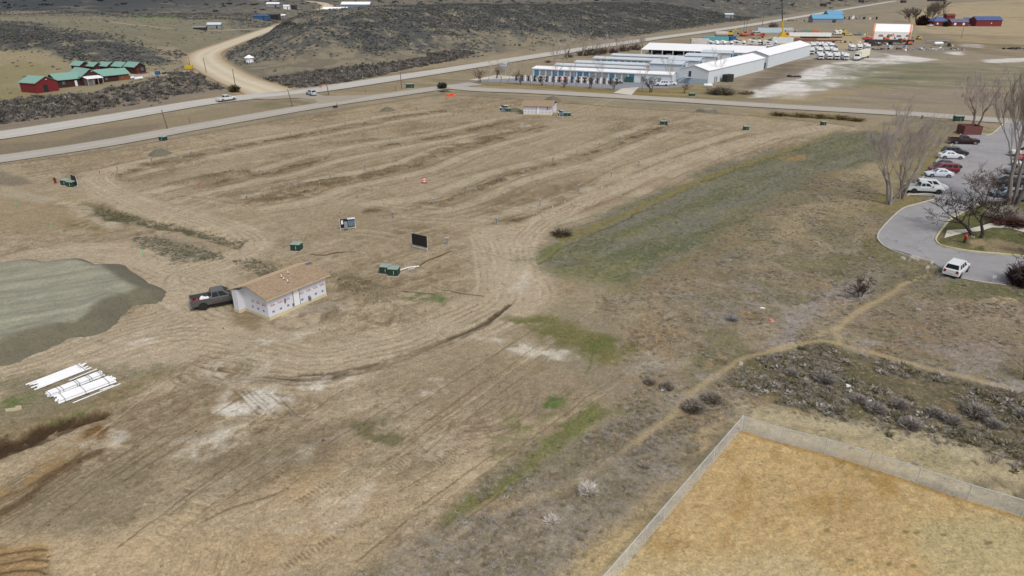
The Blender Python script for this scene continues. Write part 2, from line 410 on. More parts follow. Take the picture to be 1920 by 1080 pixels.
# foreground soils
zone([(-20,990),(70,960),(170,1010),(420,950),(600,900),(760,880),(900,850),(980,860),(800,980),(640,1100),(-20,1110)], (184,164,132), 1.5, 2.5, 7, .8)
zone([(100,1010),(300,1000),(420,1010),(440,1100),(100,1100)], (198,176,142), 1.0, 1.5, 5, .5)
zone([(330,960),(560,900),(700,850),(820,800),(720,950),(560,1080),(400,1100)], (178,150,110), 1.2, 2.5, 6, .45, mod=sst(.4,.6,n_mid))
zone([(-20,1030),(60,1015),(100,1050),(90,1110),(-20,1110)], (140,112,74), .6, .8, 3, .6)
for k in range(9): line([(-20,1040+k*9),(40,1026+k*9),(88,1022+k*11)], (98,72,40) if k % 2 else (168,136,88), .10, .08, .75, warp=.2, ws=2, brk=.36, dz=.05*(1 if k % 2 else -1), seed=700+k)
zone([(-20,960),(40,930),(200,870),(300,860),(250,920),(120,980),(20,1010)], (134,120,96), 1.2, 2, 6, .6)
zone([(180,890),(400,860),(560,820),(700,800),(640,860),(420,930),(220,960)], (134,119,95), 1.5, 2.5, 7, .75, mod=sst(.3,.55,n_mid))
zone([(660,800),(720,790),(780,815),(740,835),(680,828)], (110,106,72), .7, 1, 3, .8, mod=sst(.3,.5,n_fin), grass=.6)
zone([(690,690),(900,640),(1060,700),(1100,760),(960,800),(760,760)], (154,138,112), 1.5, 2.5, 7, .7)
zone([(880,700),(1060,720),(1040,780),(900,740)], (146,132,110), 1.5, 2.5, 7, .6)
zone([(430,560),(500,590),(480,620),(440,610),(430,590)], (128,110,80), .8, 1, 4, .7)
zone([(505,600),(600,575),(640,560),(620,600),(540,625)], (124,108,84), .8, 1, 3, .75, mod=sst(.3,.5,n_fin))
zone([(470,625),(560,612),(590,622),(500,645)], (196,184,160), .6, 1, 3, .6, mod=sst(.45,.6,n_fin))
zone([(610,525),(700,520),(720,545),(640,560)], (116,104,78), .8, 1.2, 3, .75, mod=sst(.35,.6,n_fin), grass=.3)
zone([(740,545),(830,548),(830,570),(770,565)], (108,116,76), .6, .8, 2.5, .8, mod=sst(.4,.6,n_fin), grass=.9)
# white salty patches
for k, (P_, a_) in enumerate([
    ([(405,757),(440,735),(510,725),(530,735),(490,750),(440,775)], .75), ([(500,728),(580,712),(660,700),(640,715),(560,735)], .6),
    ([(300,856),(350,828),(450,800),(475,812),(420,838),(350,858)], .85), ([(175,835),(205,805),(250,800),(240,820),(200,840)], .75),
    ([(780,735),(800,715),(835,712),(830,735),(800,745)], .7), ([(890,635),(930,628),(945,645),(900,645)], .7),
    ([(950,655),(985,640),(1060,655),(1070,675),(1020,682),(965,668)], .95), ([(230,640),(290,628),(300,640),(240,650)], .6),
    ([(955,545),(985,500),(1000,520),(975,560)], .5), ([(545,580),(640,565),(660,578),(560,600)], .35),
    ([(520,1000),(620,930),(740,880),(800,850),(760,900),(640,980),(560,1030)], .35), ([(480,860),(560,845),(640,820),(600,850),(500,880)], .4),
    ([(320,830),(480,770),(600,740),(600,752),(470,800),(340,850)], .35)]):
    zone(P_, (212,204,188), .7, 1.6, 2.2, a_*.85, mod=sst(.36,.58,n_fin*.7+n_mid*.3), seed=220+k)
zone([(860,810),(985,745),(1110,790),(1000,870),(860,960),(790,985),(740,1000)], (190,170,140), .8, 1.4, 3, .5, mod=sst(.45,.6,n_fin))
TRENCH = None
# dark crescent of dug soil, lower left, with a real hollow
zone([(-20,832),(60,800),(150,775),(215,768),(195,785),(110,812),(40,850),(-20,868)], (86,68,46), .5, .9, 2.5, .8, dz=-.35, grass=0, mod=sst(.1,.4,n_fin))
zone([(-20,900),(60,868),(140,825),(200,800),(190,822),(120,856),(50,895),(-20,925)], (160,134,94), .7, 1, 3, .7, mod=sst(.3,.5,n_fin))
zone([(-20,880),(60,850),(120,815),(140,825),(60,868),(-20,900)], (176,158,128), .6, 1, 3, .7)
line([(-20,985),(40,945),(90,905),(140,870),(180,850)], (96,72,46), .5, .35, .85, warp=.5, ws=2, brk=.40, dz=.15)
line([(-20,965),(40,925),(90,888),(150,858)], (168,142,104), .3, .25, .5, warp=.3, ws=3)
for k in range(14):
    o = k*7
    line([(-20,925+o*.8),(60,880+o*.8),(150,842+o*.5)], (112,98,74), .09, .08, .6, warp=.15, ws=5, brk=.42, dz=-.05, seed=240+k)
zone([(40,775),(140,745),(240,720),(330,690),(330,700),(240,745),(160,775),(60,800),(-20,825),(-20,790)], (138,122,92), .9, 1.4, 4, .75, grass=.5)
if 1: zone([(-20,720),(100,692),(220,688),(330,682),(310,700),(220,720),(100,770),(-20,790)], (134,124,100), 1, 1.4, 4, .75, grass=.5)
for P_ in ([(200,690),(325,688),(320,700),(240,702)], [(90,790),(160,770),(150,785),(60,812)], [(-20,745),(60,740),(30,765),(-20,775)], [(345,770),(375,766),(372,780),(350,782)]):
    zone(P_, (98,118,56), .5, .9, 2, .8, mod=sst(.45,.62,n_fin), grass=.9)
zone([(-20,832),(50,804),(100,786),(150,775),(190,768),(205,770),(190,780),(150,788),(110,802),(70,820),(30,838),(-20,858)], (74,56,38), .3, .7, 1.2, .95, dz=-.25, grass=0, mod=sst(.1,.3,n_fin))
zone([(150,806),(180,798),(205,800),(198,818),(170,826),(150,822)], (116,84,44), .3, .5, 1.2, .85, mod=sst(.3,.5,n_fin))
zone([(-20,925),(40,896),(100,868),(150,834),(160,842),(110,878),(50,908),(-20,940)], (160,132,88), .3, .6, 1.4, .8, mod=sst(.3,.5,n_fin))
line([(-20,940),(50,912),(110,884),(150,850)], (110,82,46), .2, .2, .7, warp=.3, ws=2, brk=.40)
# long foreground drag lines
rs = random.Random(4)
for k in range(46):
    x0 = rs.uniform(20, 900); y0 = rs.uniform(790, 1060)
    L = rs.uniform(120, 380)
    c = (120,102,76) if rs.random() < .78 else (192,176,148)
    ang = R(34+rs.uniform(-4, 4))
    line([(x0,y0),(x0+L*.5,y0-L*.5*math.tan(ang)*1.0),(x0+L,y0-L*math.tan(ang)*.98)], c, rs.uniform(.04,.10), .07, .55, warp=.35, ws=6, brk=.42, dz=-.05, seed=260+k)
line([(392,1070),(388,980),(395,900),(400,870)], (124,108,84), .2, .3, .4, warp=.5, ws=2, brk=.45)
line([(385,975),(440,950),(520,925)], (108,92,66), .12, .12, .7, warp=.2, ws=3)
# cleated crawler prints: short bars laid across the track
def cleats(p0, p1, width, step, col, a):
    A = np.array(g1(*p0)); B = np.array(g1(*p1)); D = B-A; L = np.hypot(*D); D = D/L; Np = np.array([-D[1], D[0]])
    m = width+1
    x0, y0 = np.minimum(A, B)-m; x1, y1 = np.maximum(A, B)+m
    idx = np.nonzero((X > x0) & (X < x1) & (Y > y0) & (Y < y1))[0]
    x = X[idx]; y = Y[idx]
    s = (x-A[0])*D[0]+(y-A[1])*D[1]; t = (x-A[0])*Np[0]+(y-A[1])*Np[1]
    s = s+(vnoise(x/3, y/3, 8)-.5)*.2
    al = (np.abs(t) < width/2)*(s > 0)*(s < L)*sst(.5, .75, np.abs(((s/step) % 1)-.5)*2)
    al = al*sst(.30, .46, fbm(x, y, 2.5, 2, 77))*sst(width/2, width/2-.25, np.abs(t))
    put(idx, (al*a).astype(np.float32), col); DZ[idx] += al*.05
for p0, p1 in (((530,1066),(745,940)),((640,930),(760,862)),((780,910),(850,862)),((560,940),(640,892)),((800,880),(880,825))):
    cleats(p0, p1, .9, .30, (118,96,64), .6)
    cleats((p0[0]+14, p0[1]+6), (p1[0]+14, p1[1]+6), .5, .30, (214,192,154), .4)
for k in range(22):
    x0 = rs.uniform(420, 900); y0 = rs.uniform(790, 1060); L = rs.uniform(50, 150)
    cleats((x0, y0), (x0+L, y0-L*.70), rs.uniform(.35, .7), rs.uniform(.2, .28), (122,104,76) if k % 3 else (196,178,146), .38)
# green edge and weeds in the middle
zone([(1010,830),(1110,760),(1150,770),(1080,820),(960,920),(860,970),(830,985),(880,930)], (118,122,72), 1.0, 1.6, 4, .85, mod=sst(.25,.5,n_fin), grass=.9)
zone([(950,780),(1060,735),(1070,755),(1010,790),(940,850),(920,860)], (128,126,84), .6, 1.2, 2, .7, mod=sst(.42,.6,n_fin), grass=.8)
zone([(1030,742),(1060,738),(1040,765),(1010,785),(1005,778)], (98,116,66), .3, .6, 1.5, .9, mod=sst(.3,.5,n_fin), grass=.9)
zone([(940,598),(1040,590),(1100,620),(1190,645),(1200,655),(1140,680),(1080,660),(1000,625)], (112,110,66), .9, 1.6, 4, .85, mod=sst(.25,.5,n_fin), grass=.9)
for P_ in ([(1110,632),(1150,636),(1140,645),(1112,642)], [(1095,650),(1130,650),(1112,665)], [(960,600),(1010,600),(1000,608)], [(820,560),(835,560),(832,575)]):
    zone(P_, (96,114,64), .4, .8, 2, .9, mod=sst(.3,.5,n_fin), grass=.9)

# --- right hand side: dry weeds
WEED = [(1130,560),(1230,520),(1420,400),(1560,270),(1700,215),(1990,260),(1990,1000),(1390,780),(1120,1110),(680,1110),(760,1020),(900,930),(1010,850),(1130,770),(1160,720),(1180,660),(1150,600)]
zone(WEED, (144,132,110), 1.4, 2, 6, .95, grass=1.0)
widx, wal = poly_alpha(pp(WEED), 1.4, 2, 6)
WM = np.zeros(N, dtype=np.float32); WM[widx] = wal
blend(WM*sst(.46, .60, n_big), (140,130,106), .5)
blend(WM*sst(.50, .64, n_mid), (166,152,130), .5)
blend(WM*sst(.46, .34, n_mid), (126,116,94), .45)
blend(WM*sst(.58, .72, n_fin), (170,158,138), .45)
w5 = fbm(X, Y, 5, 3, 512); w6 = fbm(X, Y, 12, 3, 513)
blend(WM*sst(.54, .66, w5), (112,110,76), .55); blend(WM*sst(.56, .66, w6)*sst(.4, .6, n_fin), (146,142,140), .6); blend(WM*sst(.44, .34, w5)*sst(.4, .6, n_mid), (156,128,92), .45)
blend(WM*sst(.42, .28, n_fin), (112,104,82), .45)
for P_, c_, a_ in [
    ([(1560,540),(1640,500),(1680,520),(1600,560),(1480,640),(1420,650),(1470,590)], (158,150,150), .7),
    ([(1700,520),(1990,545),(1990,700),(1800,690),(1640,640),(1600,600)], (140,124,106), .6),
    ([(1720,560),(1860,540),(1990,560),(1990,620),(1800,600)], (168,150,128), .6),
    ([(1740,640),(1850,640),(1920,690),(1800,690)], (160,152,150), .5),
    ([(1410,660),(1540,645),(1990,770),(1990,880),(1760,830),(1520,780),(1390,730)], (96,90,66), .9),
    ([(1180,680),(1240,655),(1300,680),(1230,700),(1180,700)], (164,154,138), .7),
    ([(1190,720),(1330,690),(1400,700),(1300,800),(1180,850),(1130,800)], (146,134,112), .6),
    ([(780,1010),(1000,930),(1150,860),(1320,810),(1200,920),(1080,1100),(720,1100)], (152,144,132), .6),
    ([(960,880),(1100,820),(1230,770),(1330,740),(1300,770),(1150,850),(990,920)], (146,140,130), .5),
    ([(1080,1060),(1180,960),(1300,850),(1380,790),(1330,850),(1150,1060),(1120,1100)], (190,168,126), .92),
    ([(1160,1000),(1200,960),(1220,980),(1180,1030)], (176,146,100), .4), ([(1190,890),(1250,880),(1240,910),(1200,915)], (178,150,106), .4),
    ([(1080,1030),(1110,1020),(1105,1050)], (158,134,88), .5),
    ([(1395,778),(1500,772),(1620,800),(1760,830),(1990,890),(1990,990),(1400,805)], (182,168,134), .95),
    ([(1520,780),(1760,830),(1900,860),(1800,860),(1600,815)], (190,178,148), .6),
    ([(1690,860),(1760,850),(1800,870),(1720,880)], (140,130,96), .6),
    ([(1640,440),(1700,470),(1740,510),(1700,525),(1640,500),(1560,480)], (112,108,68), .75),
    ([(1500,400),(1600,395),(1640,440),(1500,450)], (130,122,90), .6),
    ([(1560,320),(1660,290),(1700,320),(1640,400),(1480,440),(1400,480),(1480,400)], (170,154,122), .65),
    ([(1720,300),(1780,285),(1760,310),(1730,330)], (100,108,60), .8),
    ([(1640,235),(1990,250),(1990,262),(1780,290),(1700,330),(1620,300)], (146,134,94), .75),
    ([(1640,365),(1700,360),(1740,372),(1700,395),(1650,400)], (134,124,76), .8),
    ([(1750,520),(1990,560),(1990,580),(1750,550)], (88,96,54), .8),
    ]:
    zone(P_, c_, 1.2, 2.0, 5, a_, mod=sst(.2,.55,n_fin*.5+n_mid*.5))
for k in range(26):
    x0 = rs.uniform(1150, 1900); y0 = rs.uniform(540, 860)
    P_ = [(x0+rs.uniform(18,46)*math.cos(t), y0+rs.uniform(6,16)*math.sin(t)) for t in np.linspace(0, 5.6, 7)]
    zone(P_, rs.choice([(118,114,66),(170,138,96),(104,112,60),(156,128,92),(164,158,156)]), .7, 1.4, 3, .55, mod=sst(.4,.6,n_fin), seed=300+k)
# green slope strip
GS = [(1000,490),(1040,445),(1120,412),(1330,320),(1560,250),(1640,245),(1690,262),(1640,300),(1560,330),(1420,425),(1330,480),(1230,520),(1180,545),(1090,520)]
zone(GS, (113,112,90), 2.6, 3.2, 6, .92, grass=1.0)
gidx, gal = poly_alpha(pp(GS), 2.6, 3.2, 6)
GM = np.zeros(N, dtype=np.float32); GM[gidx] = gal
blend(GM*sst(.5, .68, n_str), (98,101,72), .55)
blend(GM*sst(80, 105, -Y+180)*sst(.4, .6, n_mid), (98,106,66), .5)
blend(GM*sst(.55, .7, fbm(X, Y, 3, 3, 91)), (134,128,88), .5)
blend(GM*sst(.5, .35, n_str), (124,122,112), .55)
blend(GM*sst(.56, .7, n_tiny), (150,144,128), .4)
zone([(1040,445),(1130,415),(1330,325),(1560,252),(1560,256),(1335,334),(1150,418),(1050,458)], (134,124,78), .4, .6, 3, .8)
line([(1010,494),(1060,460),(1150,420),(1340,332),(1560,258)], (78,72,52), .2, .2, .55, warp=.5, ws=3, brk=.42, dz=-.25)
zone([(1010,470),(1040,455),(1060,462),(1030,485),(1005,488)], (112,116,72), .4, .6, 2, .8)
line([(1200,540),(1330,472),(1440,402),(1560,328)], (144,126,100), 2.0, 1.6, .65, warp=1.8, ws=3, brk=.42)
zone([(990,500),(1050,490),(1180,530),(1200,550),(1090,545)], (140,134,98), 1.5, 2, 3, .6, mod=sst(.4,.6,n_fin))
zone([(1460,295),(1510,290),(1515,300),(1475,302)], (158,132,90), .4, .6, 2, .8)
# foot paths
for W_, w_ in (([(1990,755),(1860,720),(1740,690),(1620,658),(1545,640),(1480,652),(1400,670),(1350,700),(1290,745),(1250,785),(1190,830)], .55),
               ([(1575,643),(1570,615),(1620,580),(1670,550),(1700,530),(1740,515)], .55), ([(1575,612),(1500,640),(1440,655)], .5),
               ([(1190,830),(1110,885),(1020,930),(930,960),(860,1000),(760,1060)], .30)):
    line(W_, (178,160,124), w_*.55, .3, .72 if w_ > .35 else .45, warp=.25, ws=3, grass=0.1)
line([(1390,760),(1500,790),(1650,800),(1800,840),(1990,880)], (186,174,146), .8, .6, .5, warp=.5, ws=4)
# green streak along the edge of the soil, over the weeds
for P_, c_, a_ in (([(1010,835),(1100,765),(1150,775),(1090,820),(1000,890),(900,960),(840,985),(820,975),(880,930),(950,885)], (116,118,70), .85), ([(1040,742),(1062,738),(1050,765),(1020,790),(1005,795),(1018,770)], (98,112,60), .75), ([(960,800),(1010,775),(1030,790),(980,830),(930,860),(925,845)], (116,120,68), .6), ([(940,598),(1040,590),(1100,618),(1190,645),(1195,655),(1140,672),(1080,655),(1000,620)], (120,114,74), .65), ([(1090,640),(1150,632),(1160,645),(1110,662)], (98,108,60), .55), ([(1180,640),(1200,650),(1150,690),(1130,680)], (120,112,62), .6)):
    zone(P_, c_, .5, 1.2, 2.2, a_, mod=sst(.28,.52,n_fin*.7+n_mid*.3), grass=.9)
line([(1110,640),(1112,660),(1105,690),(1098,700)], (98,106,60), .12, .15, .7, warp=.2)
# golden sports field inside the fence
FIELD = [(1388,807),(1440,824),(1565,857),(1710,904),(1790,932),(1915,970),(2000,998),(2060,1300),(1000,1300),(1157,1080),(1279,932)]
zone(FIELD, (188,161,115), .35, .3, 2, 1.0, grass=1.0)
fidx, fal = poly_alpha(pp(FIELD), .35, .3, 2)
FM = np.zeros(N, dtype=np.float32); FM[fidx] = fal
zone([(1040,1110),(1140,985),(1210,1010),(1230,1110)], (186,164,122), 1, 1, 3, .6)
fx_, fy_ = rot(X, Y, 62); fs = fbm(fx_/4, fy_, 1.3, 3, 95); f2 = fbm(X, Y, 4.5, 3, 96); f3 = fbm(X, Y, .8, 3, 97)
blend(FM*sst(.48, .64, fs*.55+f2*.45), (171,137,82), .6)
blend(FM*sst(.52, .38, f2)*sst(.3, .6, f3), (204,182,136), .4)
blend(FM*sst(.58, .75, f3), (164,134,82), .4)
zone([(1500,840),(1640,850),(1720,900),(1640,930),(1560,900),(1500,870)], (164,138,82), .8, 1, 2.5, .45, mod=sst(.35,.6,f3))
zone([(1700,980),(1860,960),(1990,1010),(1990,1110),(1750,1100)], (180,170,130), 1, 1.2, 4, .6)
zone([(1060,1110),(1170,1010),(1290,1040),(1500,1030),(1600,1100)], (198,182,142), 1, 1.2, 4, .6)
for (x_, y_) in ((1698,998),(1718,996),(1769,1003),(1852,1017),(1592,1050),(1668,1058),(1712,1060),(1549,994)):
    zone([(x_-6,y_-2),(x_+6,y_-3),(x_+7,y_+3),(x_-5,y_+4)], (112,108,72), .12, .1, .5, .8)
line([(1388,809),(1440,826),(1565,859),(1710,906),(1790,934),(1915,972),(2000,1000)], (158,124,62), .22, .2, .6, warp=.1, sm=False)
# right grounds round the car park island
zone([(1755,455),(1770,425),(1800,405),(1850,380),(1990,370),(1990,540),(1850,475)], (92,94,54), .5, .6, 3, .95, grass=1, mod=sst(.1,.4,n_fin))
zone([(1830,455),(1870,448),(1990,480),(1990,510),(1860,480)], (160,142,116), .6, .8, 3, .7)
zone([(1860,395),(1990,400),(1990,425),(1870,415)], (106,70,62), .5, .6, 3, .8)
zone([(1815,450),(1838,446),(1850,460),(1825,465)], (164,142,112), .4, .4, 2, .8)
zone([(1845,560),(1870,554),(1910,562),(1900,572),(1860,570)], (182,162,128), .3, .4, 2, .9)
# verge along the street, storage lawn, salty yard
zone([(880,160),(990,163),(1140,176),(1158,172),(1150,168),(990,156),(890,154)], (140,124,72), .6, .6, 4, .95, grass=.9)
zone([(1170,178),(1200,164),(1300,160),(1420,170),(1440,190),(1300,184)], (142,126,78), .8, .8, 5, .95, grass=.9)
zone([(1290,165),(1440,165),(1500,178),(1500,196),(1300,186)], (142,130,104), 1, 1, 5, .7)
zone([(1400,210),(1500,212),(1600,222),(1640,232),(1560,230),(1420,222)], (150,134,96), .7, .8, 4, .8, mod=sst(.3,.5,n_fin))
zone([(1440,150),(1560,112),(1680,108),(1760,112),(1700,130),(1640,150),(1560,172),(1440,190),(1400,170)], (160,152,140), 3, 3, 14, .75)
for k, P_ in enumerate(([(1515,130),(1590,112),(1700,104),(1760,112),(1660,124),(1560,142),(1500,150)], [(1410,166),(1490,150),(1560,132),(1660,136),(1600,156),(1500,178),(1410,184)],
    [(1460,178),(1510,176),(1500,186),(1470,186)], [(1660,100),(1700,98),(1705,110),(1665,112)], [(1690,152),(1740,148),(1730,155)], [(1760,98),(1805,97),(1800,104)], [(1800,82),(1840,83),(1842,90),(1805,88)], [(1840,112),(1990,106),(1990,114),(1850,118)])):
    zone(P_, (226,222,218), 2, 2.5, 8, .95, mod=sst(.22,.42,n_mid*.6+n_fin*.4), seed=330+k)
zone([(1400,160),(1450,120),(1530,112),(1520,128),(1460,150),(1420,170)], (126,114,100), 2, 2, 9, .8)
zone([(1600,110),(1760,118),(1820,140),(1700,165),(1560,170)], (128,124,98), 3, 3, 12, .6, mod=sst(.35,.6,n_mid))
zone([(1740,115),(1990,120),(1990,215),(1700,195),(1600,175)], (144,132,116), 3, 3, 14, .6)
for k, (P_, c_, a_) in enumerate((([(1560,120),(1760,118),(1990,122),(1990,140),(1700,150),(1540,150)],(120,120,92),.7),([(1500,150),(1700,142),(1880,150),(1990,165),(1700,165),(1520,166)],(112,116,84),.6),([(1440,178),(1640,160),(1700,168),(1560,184),(1450,196)],(164,148,112),.7),([(1700,165),(1880,175),(1800,190),(1650,190)],(150,136,124),.6),([(1850,165),(1990,170),(1990,205),(1880,200)],(156,138,104),.6),([(1650,145),(1690,142),(1700,150),(1660,152)],(104,102,96),.7),([(1440,120),(1500,118),(1440,160),(1400,165)],(104,92,80),.5),([(1760,64),(1990,72),(1990,86),(1800,80)],(176,158,122),.6),([(1730,75),(1990,88),(1990,104),(1800,98)],(118,104,84),.6))):
    zone(P_, c_, 2, 3, 10, a_, mod=sst(.3,.55,n_mid*.6+n_big*.4), seed=360+k)
_a, _b = rot(X, Y, -22); pl_ = fbm(_a/5, _b, 3.0, 3, 370); PLN = sst(0, 12, -T_)*sst(195, 215, Y)*(1-DM)
blend(PLN*sst(.55, .70, pl_), (122,114,92), .45); blend(PLN*sst(.45, .30, pl_), (170,158,134), .4)
del _a, _b
# equipment yard
zone([(1330,95),(1380,72),(1480,66),(1640,68),(1700,76),(1640,92),(1500,92),(1420,98)], (182,162,130), 2, 2.5, 12, .9, grass=0)
zone([(1400,98),(1620,92),(1660,100),(1640,108),(1500,112)], (170,164,156), 2, 2, 12, .8, grass=0)
zone([(1640,76),(1760,84),(1780,104),(1680,104),(1620,90)], (140,130,118), 2, 2, 9, .8)
zone([(1240,88),(1330,80),(1345,96),(1250,100)], (165,158,150), 2, 2, 12, .8)
# ditch lines beside roads
line([(0,308),(150,288),(300,264),(480,232),(620,208),(830,176)], (122,110,90), .9, .7, .6, warp=.5, ws=5, dz=-.2)
line([(200,306),(300,284),(420,262),(600,225),(760,196)], (178,150,110), .5, .4, .5, warp=.6, ws=6, brk=.4)
line([(850,178),(1000,188),(1180,202),(1400,216),(1600,236)], (112,102,78), .7, .5, .7, warp=.4, ws=5, dz=-.15)
line([(-20,238),(200,206),(360,182),(470,172)], (160,136,112), 1.4, .8, .6, warp=.6, ws=8)
line([(560,162),(740,138),(940,112),(1000,104)], (134,112,92), 1.3, .8, .7, warp=.6, ws=8)
_l = C.mean(1, keepdims=True); _k = (DM*.05*(Y > 34))[:, None]; C[:] = C*(1-_k)+_l*_k; del _l, _k
print('painted', round(time.time()-T0, 1))

# ------------------------------------------------------------ mesh of the ground
DZ += (GR*((n_fin-.5)*.16+(n_tiny-.5)*.10))
fade = np.clip(90/np.maximum(Y, 1), 0, 1)
ROADS = {   # centre lines given by both edges in the photo
 'highway': dict(c=[(-140,268.5),(0,253.5),(200,222),(400,189),(560,172.5),(750,145),(1000,106),(1200,76),(1400,48),(1560,21.5),(1680,1.5)], w=[5.6]*11),
 'frontage_road': dict(c=[(-140,316),(0,298),(200,268),(400,232),(590,199),(720,180),(830,164),(900,156)], w=[4.0]*8),
 'street': dict(c=[(846,163),(900,168),(1000,172),(1200,183),(1440,198),(1700,213),(1850,224),(1990,233)], w=[4.2]*8),
 'dirt_road': dict(c=[(520,178),(500,170),(440,148),(400,126),(384,112),(390,98),(430,82),(485,62),(540,43),(585,26),(610,15),(613,9.5),(598,5),(560,1)], w=[9,8,7,7.5,7.5,7,6.5,6,6.5,7,8,9,9,9]),
}
ROADP = {}
flat = np.zeros(N, dtype=np.float32)
for nm, d_ in ROADS.items():
    W = pp(d_['c'])
    if nm == 'dirt_road': W = np.array([_flatpt(*q) for q in d_['c']])
    P_ = smoothline([np.append(W[i], d_['w'][i]) for i in range(len(W))], 10)
    # resample evenly
    L = np.concatenate([[0], np.cumsum(np.hypot(*(P_[1:, :2]-P_[:-1, :2]).T))])
    q = np.arange(0, L[-1], 2.5)
    ROADP[nm] = np.stack([np.interp(q, L, P_[:, k]) for k in range(3)], 1)
    x0, y0 = P_[:, :2].min(0)-14; x1, y1 = P_[:, :2].max(0)+14
    idx = np.nonzero((X > x0) & (X < x1) & (Y > y0) & (Y < y1))[0]
    d, s, a = polyd(ROADP[nm][::6, :2], X[idx], Y[idx])
    wl = np.interp(a, L, P_[:, 2])
    m_ = 1-sst(0, 3.5, d-wl)
    flat[idx] = np.maximum(flat[idx], m_)
    if nm == 'dirt_road':
        put(idx, ((1-sst(0, 3.0, d-wl))*.9).astype(np.float32), (176,154,122)); GR[idx] *= 1-m_
    else:
        put(idx, ((1-sst(-.5, 1.6, d-wl))*.6).astype(np.float32), (168,154,132))
LOTP = [(1642,448),(1646,435),(1665,415),(1690,394),(1748,374),(1752,368),(1700,366),(1722,340),(1756,300),(1800,262),(1808,248),(1860,250),(1885,226),(1925,228),(2060,250),(2060,330),(1930,372),(1850,380),(1812,398),(1782,414),(1768,432),(1758,444),(1754,454),(1768,464),(1820,472),(1880,478),(2060,496),(2060,560),(1900,533),(1830,528),(1788,520),(1748,492),(1700,476),(1668,466)]
li, la = poly_alpha(pp(LOTP), .8, 0, 1)
flat[li] = np.maximum(flat[li], la)
Z = Hbase(X, Y) + DZ*fade*(1-flat) - 0.10*flat*np.clip(Y/150, .6, 3)
NEARZ = lambda x, y: float(Hbase(x, y))
def mesh_obj(name, V, F, mats, attrs=None, smooth=True, kind=None, parent=None, link=True):
    me = bpy.data.meshes.new(name)
    V = np.asarray(V, dtype=np.float32); F = np.asarray(F, dtype=np.int32); k = F.shape[1]
    me.vertices.add(len(V)); me.vertices.foreach_set('co', V.ravel())
    me.loops.add(F.size); me.loops.foreach_set('vertex_index', F.ravel())
    me.polygons.add(len(F)); me.polygons.foreach_set('loop_start', np.arange(0, F.size, k, dtype=np.int32))
    me.polygons.foreach_set('loop_total', np.full(len(F), k, dtype=np.int32))
    me.polygons.foreach_set('use_smooth', np.full(len(F), smooth, dtype=bool))
    for a_, arr in (attrs or {}).items():
        at = me.color_attributes.new(a_, 'FLOAT_COLOR', 'POINT')
        at.data.foreach_set('color', np.asarray(arr, dtype=np.float32).ravel())
    me.update(calc_edges=True)
    for m_ in (mats if isinstance(mats, (list, tuple)) else [mats]): me.materials.append(m_)
    o = bpy.data.objects.new(name, me)
    if link: COL.objects.link(o)
    if parent: o.parent = parent
    if kind: o['kind'] = kind
    return o
i_ = np.arange(NR-1)[:, None]*NC+np.arange(NC-1)[None, :]
FQ = np.stack([i_, i_+1, i_+NC+1, i_+NC], -1).reshape(-1, 4)
ca = np.ones((N, 4), dtype=np.float32); ca[:, :3] = C; ca[:, 3] = GR

# ------------------------------------------------------------ materials
def newmat(name):
    m = bpy.data.materials.new(name); m.use_nodes = True
    n = m.node_tree; n.nodes.clear()
    o = n.nodes.new('ShaderNodeOutputMaterial'); b = n.nodes.new('ShaderNodeBsdfPrincipled')
    n.links.new(b.outputs[0], o.inputs[0])
    return m, n, b
def nd(n, t, **kw):
    x = n.nodes.new(t)
    for k, v in kw.items():
        if k.startswith('i_'): x.inputs[k[2:].replace('_', ' ')].default_value = v
        else: setattr(x, k, v)
    return x
def noise_mul(n, col_out, scales, coord='Object'):
    """multiply a colour by layered fine noise"""
    tc = nd(n, 'ShaderNodeTexCoord')
    cur = col_out
    for (sc, lo, hi, det) in scales:
        no = nd(n, 'ShaderNodeTexNoise', i_Scale=sc, i_Detail=det, i_Roughness=.65)
        n.links.new(tc.outputs[coord], no.inputs['Vector'])
        mr = nd(n, 'ShaderNodeMapRange'); mr.inputs[1].default_value = .3; mr.inputs[2].default_value = .7
        mr.inputs[3].default_value = lo; mr.inputs[4].default_value = hi
        n.links.new(no.outputs[0], mr.inputs[0])
        mx = nd(n, 'ShaderNodeMix', data_type='RGBA', blend_type='MULTIPLY'); mx.inputs[0].default_value = 1
        n.links.new(cur, mx.inputs[6]); n.links.new(mr.outputs[0], mx.inputs[7])
        cur = mx.outputs[2]
    return cur, tc
MG, n, b = newmat('soil_and_dry_grass')
at = nd(n, 'ShaderNodeVertexColor', layer_name='Col')
cur, tc = noise_mul(n, at.outputs[0], [(4.6, .70, 1.24, 5), (1.25, .84, 1.15, 4), (17, .72, 1.22, 3), (.18, .93, 1.06, 3)])
for sc_, lo_, hi_, dk_ in ((7.5, .60, .72, .60), (2.3, .62, .74, .72)):
    no = nd(n, 'ShaderNodeTexNoise', i_Scale=sc_, i_Detail=2, i_Roughness=.5); n.links.new(tc.outputs['Object'], no.inputs['Vector'])
    mr = nd(n, 'ShaderNodeMapRange'); mr.inputs[1].default_value = lo_; mr.inputs[2].default_value = hi_; mr.inputs[3].default_value = 1; mr.inputs[4].default_value = dk_; n.links.new(no.outputs[0], mr.inputs[0])
    mx = nd(n, 'ShaderNodeMix', data_type='RGBA', blend_type='MULTIPLY'); mx.inputs[0].default_value = 1; n.links.new(cur, mx.inputs[6]); n.links.new(mr.outputs[0], mx.inputs[7]); cur = mx.outputs[2]
mp = nd(n, 'ShaderNodeMapping'); mp.inputs['Rotation'].default_value = (0, 0, R(-46)); mp.inputs['Scale'].default_value = (.35, 3.2, 1)
